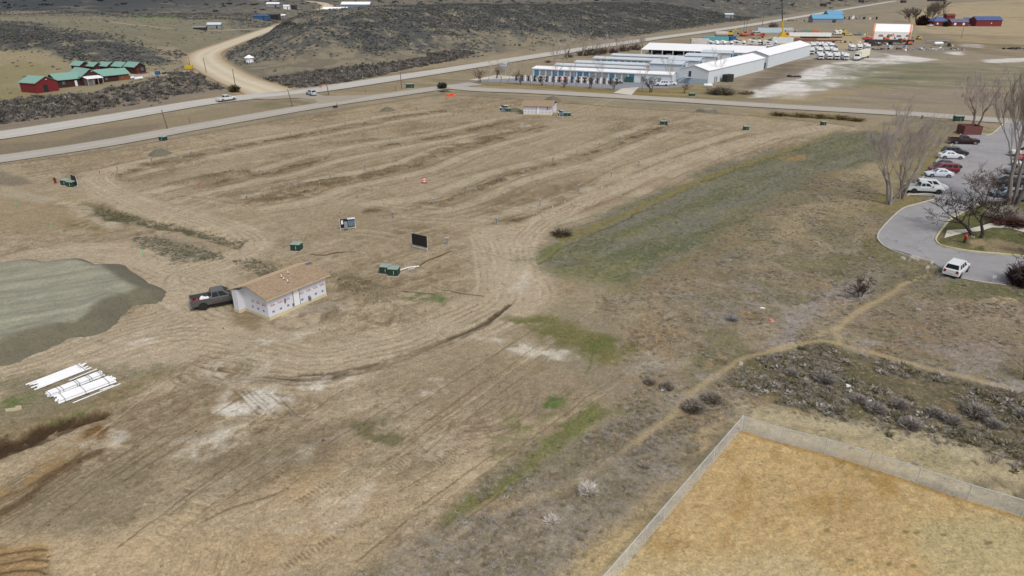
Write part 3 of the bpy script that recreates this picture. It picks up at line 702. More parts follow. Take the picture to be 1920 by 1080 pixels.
n.links.new(tc.outputs['Object'], mp.inputs[0]); sn = nd(n, 'ShaderNodeTexNoise', i_Scale=1.6, i_Detail=4, i_Roughness=.6); n.links.new(mp.outputs[0], sn.inputs['Vector'])
sm_ = nd(n, 'ShaderNodeMapRange'); sm_.inputs[1].default_value = .3; sm_.inputs[2].default_value = .7; sm_.inputs[3].default_value = .93; sm_.inputs[4].default_value = 1.06; n.links.new(sn.outputs[0], sm_.inputs[0])
gf = nd(n, 'ShaderNodeMath', operation='SUBTRACT'); gf.inputs[0].default_value = 1; n.links.new(at.outputs[1], gf.inputs[1])
smx = nd(n, 'ShaderNodeMix', data_type='RGBA', blend_type='MULTIPLY'); n.links.new(gf.outputs[0], smx.inputs[0]); n.links.new(cur, smx.inputs[6]); n.links.new(sm_.outputs[0], smx.inputs[7]); cur = smx.outputs[2]
vo = nd(n, 'ShaderNodeTexVoronoi', feature='DISTANCE_TO_EDGE', i_Scale=2.2)
n.links.new(tc.outputs['Object'], vo.inputs['Vector'])
cm = nd(n, 'ShaderNodeMapRange'); cm.inputs[1].default_value = 0; cm.inputs[2].default_value = .03; cm.inputs[3].default_value = .74; cm.inputs[4].default_value = 1
n.links.new(vo.outputs['Distance'], cm.inputs[0])
ng = nd(n, 'ShaderNodeTexNoise', i_Scale=.25, i_Detail=2); n.links.new(tc.outputs['Object'], ng.inputs['Vector'])
gt = nd(n, 'ShaderNodeMapRange'); gt.inputs[1].default_value = .48; gt.inputs[2].default_value = .6; gt.inputs[3].default_value = 0; gt.inputs[4].default_value = 1
n.links.new(ng.outputs[0], gt.inputs[0])
inv = nd(n, 'ShaderNodeMath', operation='SUBTRACT'); inv.inputs[0].default_value = 1; n.links.new(at.outputs[1], inv.inputs[1])
ml = nd(n, 'ShaderNodeMath', operation='MULTIPLY'); n.links.new(inv.outputs[0], ml.inputs[0]); n.links.new(gt.outputs[0], ml.inputs[1])
mx = nd(n, 'ShaderNodeMix', data_type='RGBA', blend_type='MULTIPLY'); n.links.new(ml.outputs[0], mx.inputs[0])
n.links.new(cur, mx.inputs[6]); n.links.new(cm.outputs[0], mx.inputs[7])
n.links.new(mx.outputs[2], b.inputs['Base Color']); b.inputs['Roughness'].default_value = .95
b.inputs['Specular IOR Level'].default_value = .15
bn = nd(n, 'ShaderNodeTexNoise', i_Scale=4.0, i_Detail=6, i_Roughness=.7); n.links.new(tc.outputs['Object'], bn.inputs['Vector'])
bu = nd(n, 'ShaderNodeBump', i_Strength=.55, i_Distance=.12); n.links.new(bn.outputs[0], bu.inputs['Height']); n.links.new(bu.outputs[0], b.inputs['Normal'])
ground = mesh_obj('ground', np.stack([X, Y, Z], 1), FQ, MG, {'Col': ca}, True, 'structure')
def zg(x, y):
    return float(Hbase(x, y))
print('ground mesh', round(time.time()-T0, 1))

MATS = {}
def mat(name, col, rough=.7, metal=0., var=.10, sc=1.5, raw=False, spec=.4, stripes=None, alpha=None):
    if name in MATS: return MATS[name]
    m, n, b = newmat(name)
    c = lin(col)/GAIN if not raw else np.array(col)
    c = np.minimum(c, .82)
    rgb = nd(n, 'ShaderNodeRGB'); rgb.outputs[0].default_value = (*c, 1)
    cur, tc = noise_mul(n, rgb.outputs[0], [(sc, 1-var, 1+var*.6, 4), (sc*9, 1-var*.5, 1+var*.4, 3)])
    if stripes:
        ax, per, dk = stripes
        wv = nd(n, 'ShaderNodeTexWave', i_Scale=1.0/per*.5*math.pi/math.pi, wave_type='BANDS', bands_direction=ax, wave_profile='SAW')
        wv.inputs['Scale'].default_value = math.pi*.1/per*.5*2
        n.links.new(tc.outputs['Object'], wv.inputs['Vector'])
        mr = nd(n, 'ShaderNodeMapRange'); mr.inputs[1].default_value = .0; mr.inputs[2].default_value = .18; mr.inputs[3].default_value = dk; mr.inputs[4].default_value = 1
        n.links.new(wv.outputs[1], mr.inputs[0])
        mx = nd(n, 'ShaderNodeMix', data_type='RGBA', blend_type='MULTIPLY'); mx.inputs[0].default_value = 1
        n.links.new(cur, mx.inputs[6]); n.links.new(mr.outputs[0], mx.inputs[7]); cur = mx.outputs[2]
    n.links.new(cur, b.inputs['Base Color'])
    b.inputs['Roughness'].default_value = rough; b.inputs['Metallic'].default_value = metal
    b.inputs['Specular IOR Level'].default_value = spec
    if alpha is not None: b.inputs['Alpha'].default_value = alpha
    MATS[name] = m
    return m
# ------------------------------------------------------------ roads as sheets
def road_strip(name, P_, m_, zoff=0.04):
    c = P_[:, :2]; t = np.gradient(c, axis=0); t /= np.hypot(t[:, 0], t[:, 1])[:, None]
    nn = np.stack([-t[:, 1], t[:, 0]], 1)
    K = np.linspace(-1, 1, 7)
    V = []
    for k in K:
        q = c+nn*(P_[:, 2:3]*k)
        V.append(np.stack([q[:, 0], q[:, 1], Hbase(q[:, 0], q[:, 1])+zoff+0.02*(1-k*k)], 1))
    V = np.stack(V, 1)
    n_ = len(c); V = V.reshape(-1, 3)
    i = np.arange(n_-1)[:, None]*7+np.arange(6)[None, :]
    F = np.stack([i, i+7, i+8, i+1], -1).reshape(-1, 4)[:, ::-1]
    at_ = np.ones((len(V), 4)); at_[:, 0] = np.tile(K*.5+.5, n_)
    return mesh_obj(name, V, F, m_, {'Across': at_}, True, 'structure')
def road_mat(name, col, col2, grit, tracks):
    m, n, b = newmat(name)
    a = nd(n, 'ShaderNodeVertexColor', layer_name='Across')
    sp = nd(n, 'ShaderNodeSeparateColor'); n.links.new(a.outputs[0], sp.inputs[0])
    cr = nd(n, 'ShaderNodeValToRGB'); e = cr.color_ramp.elements
    e[0].position = 0; e[0].color = (*seen(col2), 1); e[1].position = 1; e[1].color = (*seen(col2), 1)
    for p_, which in tracks:
        x = e.new(p_); x.color = (*seen(which), 1)
    n.links.new(sp.outputs[0], cr.inputs[0])
    cur, tc = noise_mul(n, cr.outputs[0], [(.12, .95, 1.04, 3), (1.1, .93, 1.05, 4), (12, 1-grit, 1+grit*.5, 2)])
    n.links.new(cur, b.inputs['Base Color']); b.inputs['Roughness'].default_value = .9; b.inputs['Specular IOR Level'].default_value = .2
    return m
M_HW = road_mat('highway_surface', (190,186,178), (176,168,156), .08, [(.06,(192,187,178)),(.28,(184,181,175)),(.35,(196,192,184)),(.49,(194,190,182)),(.65,(184,181,175)),(.72,(196,192,184)),(.94,(188,184,176))])
M_FR = road_mat('worn_asphalt', (178,172,162), (164,154,138), .10, [(.08,(178,172,162)),(.3,(172,167,158)),(.5,(184,178,168)),(.7,(172,167,158)),(.92,(178,172,162))])
M_DR = road_mat('packed_earth', (194,180,154), (178,160,132), .12, [(.15,(192,178,152)),(.32,(210,198,176)),(.5,(198,184,158)),(.68,(210,198,176)),(.85,(192,176,150))])
road_strip('dirt_road', ROADP['dirt_road'], M_DR, .030)
road_strip('highway', ROADP['highway'], M_HW, .050)
road_strip('frontage_road', ROADP['frontage_road'], M_FR, .038)
road_strip('street', ROADP['street'], M_FR, .044)
# ============================================================ object helpers
class MB:
    def __init__(s): s.v = []; s.f = []
    def add(s, V, F):
        o = len(s.v); s.v += [tuple(map(float, p)) for p in V]; s.f += [tuple(i+o for i in f) for f in F]; return s
    def box(s, c, d, rz=0, top=None):
        """centre of base, size; top=(sx, sy) scales the top face"""
        cx, cy, cz = c; a, b_, h = d[0]/2, d[1]/2, d[2]; t = top or (1, 1)
        P = [(-a,-b_,0),(a,-b_,0),(a,b_,0),(-a,b_,0),(-a*t[0],-b_*t[1],h),(a*t[0],-b_*t[1],h),(a*t[0],b_*t[1],h),(-a*t[0],b_*t[1],h)]
        C_, S__ = math.cos(rz), math.sin(rz)
        return s.add([(cx+x*C_-y*S__, cy+x*S__+y*C_, cz+z) for x, y, z in P], [(3,2,1,0),(4,5,6,7),(0,1,5,4),(1,2,6,5),(2,3,7,6),(3,0,4,7)])
    def tube(s, a, b_, r0, r1=None, n=8, cap=True):
        a = Vector(a); b_ = Vector(b_); r1 = r0 if r1 is None else r1
        d = (b_-a).normalized(); e = d.orthogonal().normalized(); g = d.cross(e)
        V = []
        for p, r in ((a, r0), (b_, r1)):
            for i in range(n):
                t = 2*math.pi*i/n; V.append(p+e*(r*math.cos(t))+g*(r*math.sin(t)))
        F = [(i, (i+1) % n, n+(i+1) % n, n+i) for i in range(n)]
        if cap: F += [tuple(range(n-1, -1, -1)), tuple(range(n, 2*n))]
        return s.add(V, F)
    def prism(s, prof, y0, y1, s0=1., s1=1.):
        """polygon in x,z extruded along y"""
        n = len(prof)
        V = [(x, y0, z) for x, z in prof]+[(x, y1, z) for x, z in prof]
        F = [tuple(range(n)), tuple(range(2*n-1, n-1, -1))]+[(i, n+i, n+(i+1) % n, (i+1) % n) for i in range(n)]
        return s.add(V, F)
    def quad(s, a, b_, c, d): return s.add([a, b_, c, d], [(0,1,2,3)])
    def slab(s, a, b_, c, d, th):
        n = (Vector(b_)-Vector(a)).cross(Vector(d)-Vector(a)).normalized()*th
        P = [Vector(p) for p in (a, b_, c, d)]
        return s.add([p-n for p in P]+P, [(3,2,1,0),(4,5,6,7),(0,1,5,4),(1,2,6,5),(2,3,7,6),(3,0,4,7)])
    def loft(s, secs, cap=True):
        n = len(secs[0]); V = [p for q in secs for p in q]; F = []
        for k in range(len(secs)-1):
            for i in range(n):
                j = (i+1) % n; F.append((k*n+i, k*n+j, (k+1)*n+j, (k+1)*n+i))
        if cap: F += [tuple(range(n-1, -1, -1)), tuple(range((len(secs)-1)*n, len(secs)*n))]
        return s.add(V, F)
    def dome(s, c, r, rz, n=10, m=4):
        V = []; F = []
        for j in range(m):
            t = j/m*math.pi/2
            for i in range(n):
                p = 2*math.pi*i/n; V.append((c[0]+r*math.cos(t)*math.cos(p), c[1]+r*math.cos(t)*math.sin(p), c[2]+rz*math.sin(t)))
        V.append((c[0], c[1], c[2]+rz))
        for j in range(m-1):
            for i in range(n): F.append((j*n+i, j*n+(i+1) % n, (j+1)*n+(i+1) % n, (j+1)*n+i))
        for i in range(n): F.append(((m-1)*n+i, (m-1)*n+(i+1) % n, m*n))
        return s.add(V, F)
    def build(s, name, m_, parent=None, smooth=False, label=None, bevel=0):
        me = bpy.data.meshes.new(name); me.from_pydata(s.v, [], s.f); me.materials.append(m_)
        if smooth: me.shade_smooth()
        me.update()
        o = bpy.data.objects.new(name, me); COL.objects.link(o)
        if parent: o.parent = parent
        if label: o['label'] = label
        if bevel:
            bm_ = o.modifiers.new('bevel', 'BEVEL'); bm_.width = bevel; bm_.segments = 2; bm_.limit_method = 'ANGLE'
        return o
def tag(o, label, cat, group=None):
    o['label'] = label; o['category'] = cat
    if group: o['group'] = group
    return o
def thing(name, label, cat, x, y, rz=0, group=None, z=None):
    o = bpy.data.objects.new(name, None); COL.objects.link(o)
    o.location = (x, y, zg(x, y) if z is None else z); o.rotation_euler = (0, 0, rz); o.empty_display_size = .5
    return tag(o, label, cat, group)
def dup(o, x=None, y=None, rz=None, label=None, group=None, sc=None, parent=None):
    c = o.copy(); COL.objects.link(c)
    if parent is not None: c.parent = parent
    if x is not None: c.location = (x, y, zg(x, y))
    if rz is not None: c.rotation_euler = (0, 0, rz)
    if sc: c.scale = (sc, sc, sc) if isinstance(sc, (int, float)) else sc
    if label: c['label'] = label
    if group: c['group'] = group
    for ch in [q for q in KIDS.get(o.name, [])]: 
        k = dup(ch, parent=c)
        KIDS.setdefault(c.name, []).append(k)
    return c
KIDS = {}
def index_kids(o):
    KIDS[o.name] = [q for q in bpy.data.objects if q.parent == o]
    for q in KIDS[o.name]: index_kids(q)
    return o
def hgt(x, y, py_top, dy=0):
    """height above the ground at (x, y) whose image row is py_top"""
    _, dy_, dz_ = ray(960, py_top)
    return CAMH+float(dz_/dy_)*y-zg(x, y)
ORD = ['first','second','third','fourth','fifth','sixth','seventh','eighth','ninth','tenth','eleventh','twelfth','thirteenth','fourteenth','fifteenth','sixteenth']
# materials
m_white = mat('white_painted_metal', (236,238,240), .5, var=.04)
m_wroof = mat('white_metal_roof', (250,250,252), .45, var=.03, stripes=('X', .9, .93))
m_groof = mat('grey_white_metal_roof', (205,212,220), .5, var=.06)
m_wwall = mat('white_ribbed_wall', (212,220,226), .6, var=.04, stripes=('X', .6, .94))
m_bwall = mat('pale_blue_plinth', (168,184,198), .6)
m_blue = mat('blue_roller_door', (74,124,158), .5, var=.08, stripes=('Z', .25, .85))
m_greyd = mat('grey_roller_door', (138,146,152), .5, var=.08, stripes=('Z', .25, .85))
m_bwin = mat('blue_window', (84,108,136), .2)
m_glass = mat('dark_glass', (22,26,30), .18, var=.02, spec=.25)
m_glass2 = mat('pale_glass', (96,112,122), .15, var=.04, spec=.7)
m_tyre = mat('tyre_rubber', (34,34,34), .9)
m_rim = mat('alloy_rim', (150,152,154), .35, .6)
m_black = mat('black_plastic_and_shade', (30,30,32), .6)  # plastic parts, and flat black for shaded undersides, wheel wells and bays
m_chrome = mat('bare_bumper', (170,172,176), .3, .8)
m_lampr = mat('red_lamp', (150,34,34), .3)
m_lampw = mat('clear_lamp', (220,224,226), .2)
m_wood = mat('weathered_pole_wood', (112,92,76), .9, var=.2)
m_green = mat('green_utility_paint', (38,62,50), .5)
m_glid = mat('pale_green_lid', (146,166,156), .5)  # paler green than the cabinet body
m_conc = mat('concrete', (178,172,160), .9, var=.12)
m_wrap = mat('white_house_wrap', (216,218,226), .7, var=.03)
m_redp = mat('red_print', (190,120,140), .7, var=.02)
m_darkp = mat('dark_print', (104,108,126), .7, var=.02)
m_osb = mat('tan_sheathing', (202,176,142), .8)
m_frost = mat('cream_foundation', (206,196,166), .9, var=.08)
m_gsteel = mat('galvanised_steel', (196,200,204), .5, .1)
m_red = mat('red_barn_siding', (122,36,42), .7, var=.12, stripes=('X', .5, .88))
m_groof2 = mat('green_metal_roof', (128,166,154), .45, var=.07, stripes=('X', .6, .92))
m_log = mat('dark_log_wall', (66,36,32), .8, var=.2, stripes=('Z', .3, .7))
m_orlog = mat('orange_log_wall', (136,76,50), .8, var=.2, stripes=('Z', .3, .7))
def shingles(name, c1, c2):
    m, n, b = newmat(name)
    br = nd(n, 'ShaderNodeTexBrick'); br.inputs['Scale'].default_value = 3.2
    br.inputs['Color1'].default_value = (*seen(c1), 1); br.inputs['Color2'].default_value = (*seen(c2), 1); br.inputs['Mortar'].default_value = (*seen((104,84,68)), 1)
    br.inputs['Mortar Size'].default_value = .012; br.inputs['Bias'].default_value = -.1; br.inputs['Brick Width'].default_value = .7; br.inputs['Row Height'].default_value = .36
    tc = nd(n, 'ShaderNodeTexCoord'); n.links.new(tc.outputs['Object'], br.inputs['Vector'])
    cur, _ = noise_mul(n, br.outputs[0], [(1.2, .9, 1.06, 3), (14, .8, 1.15, 2)])
    n.links.new(cur, b.inputs['Base Color']); b.inputs['Roughness'].default_value = .95
    return m
m_shin = shingles('brown_shingles', (168,145,120), (146,124,101))

# ------------------------------------------------------------ gravel piles
m_grav = None
def gravel_mat():
    m, n, b = newmat('grey_green_gravel')
    ge = nd(n, 'ShaderNodeNewGeometry'); sp = nd(n, 'ShaderNodeSeparateXYZ'); n.links.new(ge.outputs['True Normal'], sp.inputs[0])
    at_ = nd(n, 'ShaderNodeVertexColor', layer_name='Col')
    cur, tc = noise_mul(n, at_.outputs[0], [(.5, .90, 1.08, 3), (3.2, .80, 1.14, 5), (12, .74, 1.2, 3)])
    n.links.new(cur, b.inputs['Base Color']); b.inputs['Roughness'].default_value = .95
    bn = nd(n, 'ShaderNodeTexNoise', i_Scale=9., i_Detail=5); n.links.new(tc.outputs['Object'], bn.inputs['Vector'])
    bu = nd(n, 'ShaderNodeBump', i_Strength=.8, i_Distance=.10); n.links.new(bn.outputs[0], bu.inputs['Height']); n.links.new(bu.outputs[0], b.inputs['Normal'])
    return m
m_grav = gravel_mat()
def pile(W, H_, slope, label, res, flat_top=True, name='gravel_pile'):
    W = np.asarray(W); x0, y0 = W.min(0)-.3; x1, y1 = W.max(0)+.3
    gx = np.arange(x0, x1+res, res); gy = np.arange(y0, y1+res, res)
    x, y = np.meshgrid(gx, gy); x = x.ravel(); y = y.ravel()
    d = np.full(len(x), 1e9); ins = np.zeros(len(x), bool); n = len(W)
    for i in range(n):
        ax, ay = W[i]; bx, by = W[(i+1) % n]; ex, ey = bx-ax, by-ay
        t = np.clip(((x-ax)*ex+(y-ay)*ey)/(ex*ex+ey*ey+1e-9), 0, 1)
        d = np.minimum(d, np.hypot(x-ax-t*ex, y-ay-t*ey))
        ins ^= ((ay > y) != (by > y)) & (x < (bx-ax)*(y-ay)/(by-ay+1e-12)+ax)
    d = np.where(ins, d, -d)+(fbm(x, y, 3, 2, 401)-.5)*.5*min(1, H_)
    top = H_*(1+(fbm(x, y, 9, 2, 402)-.5)*.25)
    if flat_top:
        a, b_ = rot(x, y, 27); top = top+(fbm(a/10, b_, 1.1, 3, 403)-.5)*.62
        # lobes tipped along the near edge
        lob = np.abs(np.sin((x*.8+y*.55)*.55+fbm(x, y, 8, 2, 409)*3)); top = top + .7*lob*sst(6, 1.8, d); d = d-1.5*(1-lob)*sst(5, 0, d)*(d > 0)
    h = np.minimum(d*slope, top)
    h = h - .35*np.exp(-((d*slope-top)/.28)**2)*.5
    h = h+(fbm(x, y, .6, 2, 404)-.5)*.07
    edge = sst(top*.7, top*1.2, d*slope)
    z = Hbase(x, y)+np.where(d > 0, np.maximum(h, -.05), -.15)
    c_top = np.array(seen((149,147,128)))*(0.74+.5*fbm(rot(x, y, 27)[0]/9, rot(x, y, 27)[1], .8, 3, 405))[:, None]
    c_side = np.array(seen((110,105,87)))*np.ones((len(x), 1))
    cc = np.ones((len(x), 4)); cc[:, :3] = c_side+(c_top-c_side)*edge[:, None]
    nx, ny = len(gx), len(gy)
    i = np.arange(ny-1)[:, None]*nx+np.arange(nx-1)[None, :]
    F = np.stack([i, i+1, i+nx+1, i+nx], -1).reshape(-1, 4)
    keep = (d > -.4)[F].any(1)
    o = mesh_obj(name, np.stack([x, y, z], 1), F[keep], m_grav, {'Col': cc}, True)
    return tag(o, label, 'gravel pile')
big = [(-260,700),(-260,520),(-60,500),(30,492),(100,489),(170,488),(235,498),(268,520),(318,546),(300,566),(262,578),(240,592),(200,622),(160,634),(120,650),(60,668),(0,690)]
pile(pp(big), 1.1, .52, 'large flat-topped grey-green gravel pile beside the dirt haul road', .28)
for (px_, py_, r_, h_, lb) in ((299,289,2.4,1.5,'cone of grey gravel near the red hydrant and the first lot row'),(726,207,2.1,1.3,'cone of grey gravel just below the frontage road'),(1037,188,2.6,1.6,'low grey gravel mound behind the far wrapped building'),(966,208,2.0,1.1,'small gravel mound beside the far black service board'),(1325,208.5,3.0,.8,'low flat gravel mound beside the street')):
    cx_, cy_ = g1(px_, py_)
    pile([(cx_+r_*(1+.12*math.sin(3*t))*math.cos(t), cy_+r_*math.sin(t)) for t in np.linspace(0, 6.0, 14)], h_, .62, lb, .35, False)

# ------------------------------------------------------------ small wrapped buildings
def wrapped(label, px, py, ang, s, plain=False):
    x, y = g1(px, py)
    t = thing('wrapped_building', label, 'building', x, y, R(ang))
    L, Dp, H_, U0 = 7.6, 4.9, 2.58, .35
    X_ = lambda q: s*q
    def bx(m, u0, u1, v0, v1, z0, z1):
        m.box(((X_(u0)+X_(u1))/2, (v0+v1)/2, z0), (abs(u1-u0), v1-v0, z1-z0)); return m
    fd = MB(); bx(fd, -.03, L+.03, -.03, Dp, -.3, U0); bx(fd, -.80, 0, 4.0, Dp, -.3, U0); fd.build('foundation', m_frost, t)
    wl = MB(); bx(wl, 0, L, 0, Dp-.02, U0, H_); bx(wl, -.77, 0, 4.03, Dp-.02, U0, H_)
    rise = .86
    for u in (0.0, L-.12):
        P = [(X_(u), 0, H_), (X_(u), Dp-.02, H_), (X_(u), Dp/2, H_+rise), (X_(u+.12), 0, H_), (X_(u+.12), Dp-.02, H_), (X_(u+.12), Dp/2, H_+rise)]
        wl.add(P, [(0,1,2),(3,5,4),(0,3,4,1),(1,4,5,2),(2,5,3,0)])
    wo_ = wl.build('wall', m_wrap, t)
    # roof
    U_0, U_1, V0, V1 = -.6, L+.45, -.42, Dp+.4
    ze = H_+.0-.42*rise/(Dp/2); zr = H_+rise+.1
    for nm, v_e, lbl in (('roof', V0, None), ('roof', V1, 'bare tan sheathing on the rear slope')):
        m = MB(); a = (X_(-.38 if v_e < 0 else -1.0), v_e, ze+.1); b_ = (X_(U_1), v_e, ze+.1); c = (X_(U_1), Dp/2, zr); d = (X_(-.66), Dp/2, zr)
        order = (a, b_, c, d) if (s > 0) == (v_e < 0) else (b_, a, d, c)
        m.slab(*order, .07); m.build(nm, m_shin if v_e < 0 or plain else m_osb, t, label=lbl)
    fa = MB()
    fa.box((X_((-.38+U_1)/2), V0-.02, ze-.06), (U_1+.38, .03, .14)); fa.build('fascia', m_osb, t)
    for k in range(9 if not plain else 8):
        sf = MB(); u = .45+k*.86; bx(sf, u, u+.36, -.025, .0, H_-.36, H_-.22); sf.build('soffit_vent', m_darkp, t)
    # printed marks of the wrap: pale red words and dark square emblems (illegible at this distance)
    rr = random.Random(3)
    def mark(prof, side, m_, nm):
        """one joined outline standing a few millimetres proud of the wrap"""
        n_ = len(prof); mb = MB()
        if side == 0: V = [(X_(u), -.012, z) for u, z in prof]+[(X_(u), -.002, z) for u, z in prof]
        else: V = [(X_(-.012), v, z) for v, z in prof]+[(X_(-.002), v, z) for v, z in prof]
        mb.add(V, [tuple(range(n_)), tuple(range(2*n_-1, n_-1, -1))]+[(i, n_+i, n_+(i+1) % n_, (i+1) % n_) for i in range(n_)]); mb.build(nm, m_, wo_)
    def word(u, z, n, w_, h_, side):
        P = [(u, z)]
        for i in range(n):
            hh = h_*rr.choice((.55, .6, 1.0)) if i else h_; x0_ = u+i*w_*1.25
            P += [(x0_, z+hh), (x0_+w_, z+hh), (x0_+w_, z+h_*.3), (x0_+w_*1.25, z+h_*.3)]
        P = P[:-1]; P[-1] = (P[-1][0], z); mark(P, side, m_redp, 'printed_word')
    def emblem(u, z, side):
        a = .10; mark([(u, z), (u+a, z), (u+a, z+a*.5), (u+1.4*a, z+a*.5), (u+1.4*a, z), (u+2.6*a, z), (u+2.6*a, z+2.2*a), (u+1.5*a, z+2.2*a), (u+1.5*a, z+1.3*a), (u+1.1*a, z+1.3*a), (u+1.1*a, z+2.2*a), (u, z+2.2*a)], side, m_darkp, 'printed_emblem')
    for k in range(8):
        u = .28+k*.93
        if 3.0 < u+.3 < 4.1: continue
        word(u, 1.64, 6, .075, .05, 0); word(u+.08, 1.42, 6, .08, .15, 0); emblem(u+.2, .66, 0)
    for k in range(3):
        v = .35+k*.92; word(v, 1.68, 6, .07, .05, 1); word(v+.08, 1.46, 6, .07, .15, 1); emblem(v+.3, .76, 1)
    dr = MB(); bx(dr, 3.25, 4.0, -.02, 0, U0+.05, H_-.12); dr.build('door_panel', m_white, t)
    fr = MB(); bx(fr, 4.0, 4.06, -.04, 0, U0, H_-.1); bx(fr, 3.19, 3.25, -.04, 0, U0, H_-.1); fr.build('door_frame', m_darkp, t)
    for q in (((5.1, 5.35, -.22, -.03, .42, .75), (3.0, 3.1, -.12, -.02, .5, .8), (2.05, 2.2, -.1, -.02, 1.2, 1.65)) if not plain else ((1.0, 1.25, -.16, -.02, 1.5, 2.1),)):
        sv = MB(); bx(sv, *q); sv.build('utility_box', m_darkp, t)
    # roof pipes and the open patch
    if not plain:
        for (u, v, h_) in ((4.35, 1.9, .32), (3.35, 1.75, .32), (3.3, 1.3, .3), (3.35, .75, .32)):
            z = ze+.1+(v-V0)/(Dp/2-V0)*(zr-ze-.1)
            m = MB(); m.tube((X_(u), v, z-.05), (X_(u), v, z+h_), .05, n=8); m.build('vent_pipe', m_white, t)
            m = MB(); m.tube((X_(u), v, z-.03), (X_(u), v, z+.05), .13, .06, n=8); m.build('pipe_flashing', m_black, t)
        m = MB(); v0_, v1_ = 2.0, 2.35
        zf = lambda v: ze+.115+(v-V0)/(Dp/2-V0)*(zr-ze-.1)
        m.quad((X_(7.0), v0_, zf(v0_)), (X_(7.75), v0_, zf(v0_)), (X_(7.75), v1_, zf(v1_)), (X_(7.0), v1_, zf(v1_))); m.build('roof_patch', mat('blue_grey_membrane', (92,96,116), .5), t)
        m = MB(); m.box((X_(-.02), -.02, -.3), (.07, .07, .7)); m.build('corner_stake', m_osb, t)
    return t
wrapped('white wrapped building with brown shingle roof beside the dark pickup truck', 505.6, 600.5, 54.5, 1)
wrapped('far white wrapped building with brown shingle roof near the street', 1034.5, 216.5, -9, -1, True)

# ------------------------------------------------------------ vehicles (x forward, origin on the ground under the centre)
def sec(x, z0, z1, w_, c=.12, tuck=.06):
    return [(x, -w_+tuck, z0), (x, w_-tuck, z0), (x, w_, z0+(z1-z0)*.45), (x, w_-.02, z1-c*.6), (x, w_-c, z1), (x, -w_+c, z1), (x, -w_+.02, z1-c*.6), (x, -w_, z0+(z1-z0)*.45)]
def wheel(t, x, y, r, w_=.24, dark=False):
    m = MB(); m.tube((x, y-w_/2, r), (x, y+w_/2, r), r, n=18); wo_ = m.build('wheel', m_tyre, t)
    s_ = 1 if y > 0 else -1
    m = MB(); m.tube((x, y+s_*(w_/2-.02), r), (x, y+s_*(w_/2+.012), r), r*.62, n=12); m.build('rim', m_black if dark else m_rim, wo_)
def well_shade(t, x, y, r):  # flat black panel painting the wheel-well shade on the body side
    s_ = 1 if y > 0 else -1; m = MB(); n_ = 9
    P = [(x+r*1.22*math.cos(a), max(r+r*1.22*math.sin(a), .3)) for a in np.linspace(-.3, math.pi+.3, n_)]
    y0, y1 = y, y+s_*.012
    m.add([(a, y0, b_) for a, b_ in P]+[(a, y1, b_) for a, b_ in P], [tuple(range(n_)), tuple(range(2*n_-1, n_-1, -1))]+[(i, n_+i, n_+(i+1) % n_, (i+1) % n_) for i in range(n_)]); m.build('wheel_well_shade', m_black, t)
def qpt(q, u, v):
    a, b_, c, d = [Vector(p) for p in q]
    return (a*(1-u)+b_*u)*(1-v)+(d*(1-u)+c*u)*v
def pane(mb, q, u0, u1, v0, v1, off=.006):
    a, b_, c, d = [Vector(p) for p in q]
    n = (b_-a).cross(d-a).normalized()*off
    mb.add([qpt(q, u0, v0)+n, qpt(q, u1, v0)+n, qpt(q, u1, v1)+n, qpt(q, u0, v1)+n], [(0,1,2,3)])
def cabin(t, x0, x1, xt0, xt1, zb, zt, w_, wt, paint, splits, rear=True, glass=None):
    g_ = glass or m_glass
    B = [(x0,-w_,zb),(x1,-w_,zb),(x1,w_,zb),(x0,w_,zb)]; T = [(xt0,-wt,zt),(xt1,-wt,zt),(xt1,wt,zt),(xt0,wt,zt)]
    m = MB(); m.add(B+T, [(3,2,1,0),(0,1,5,4),(1,2,6,5),(2,3,7,6),(3,0,4,7),(4,5,6,7)])
    # slightly crowned roof
    cb = m.build('cabin', paint, t)
    m = MB(); m.box(((xt0+xt1)/2, 0, zt-.005), (xt1-xt0-.06, wt*2-.06, .05), top=(.9, .88)); m.build('roof', paint, t)
    m = MB(); pane(m, (B[1], B[2], T[2], T[1]), .06, .94, .12, .93); m.build('windscreen', g_, cb)
    if rear:
        m = MB(); pane(m, (B[3], B[0], T[0], T[3]), .08, .92, .14, .9); m.build('rear_window', g_, cb)
    for side, q in ((0, (B[0], B[1], T[1], T[0])), (1, (B[2], B[3], T[3], T[2]))):
        for (a, c) in splits:
            u0, u1 = (a, c) if side == 0 else (1-c, 1-a)
            m = MB(); pane(m, q, u0, u1, .14, .9); m.build('side_window', g_, cb)
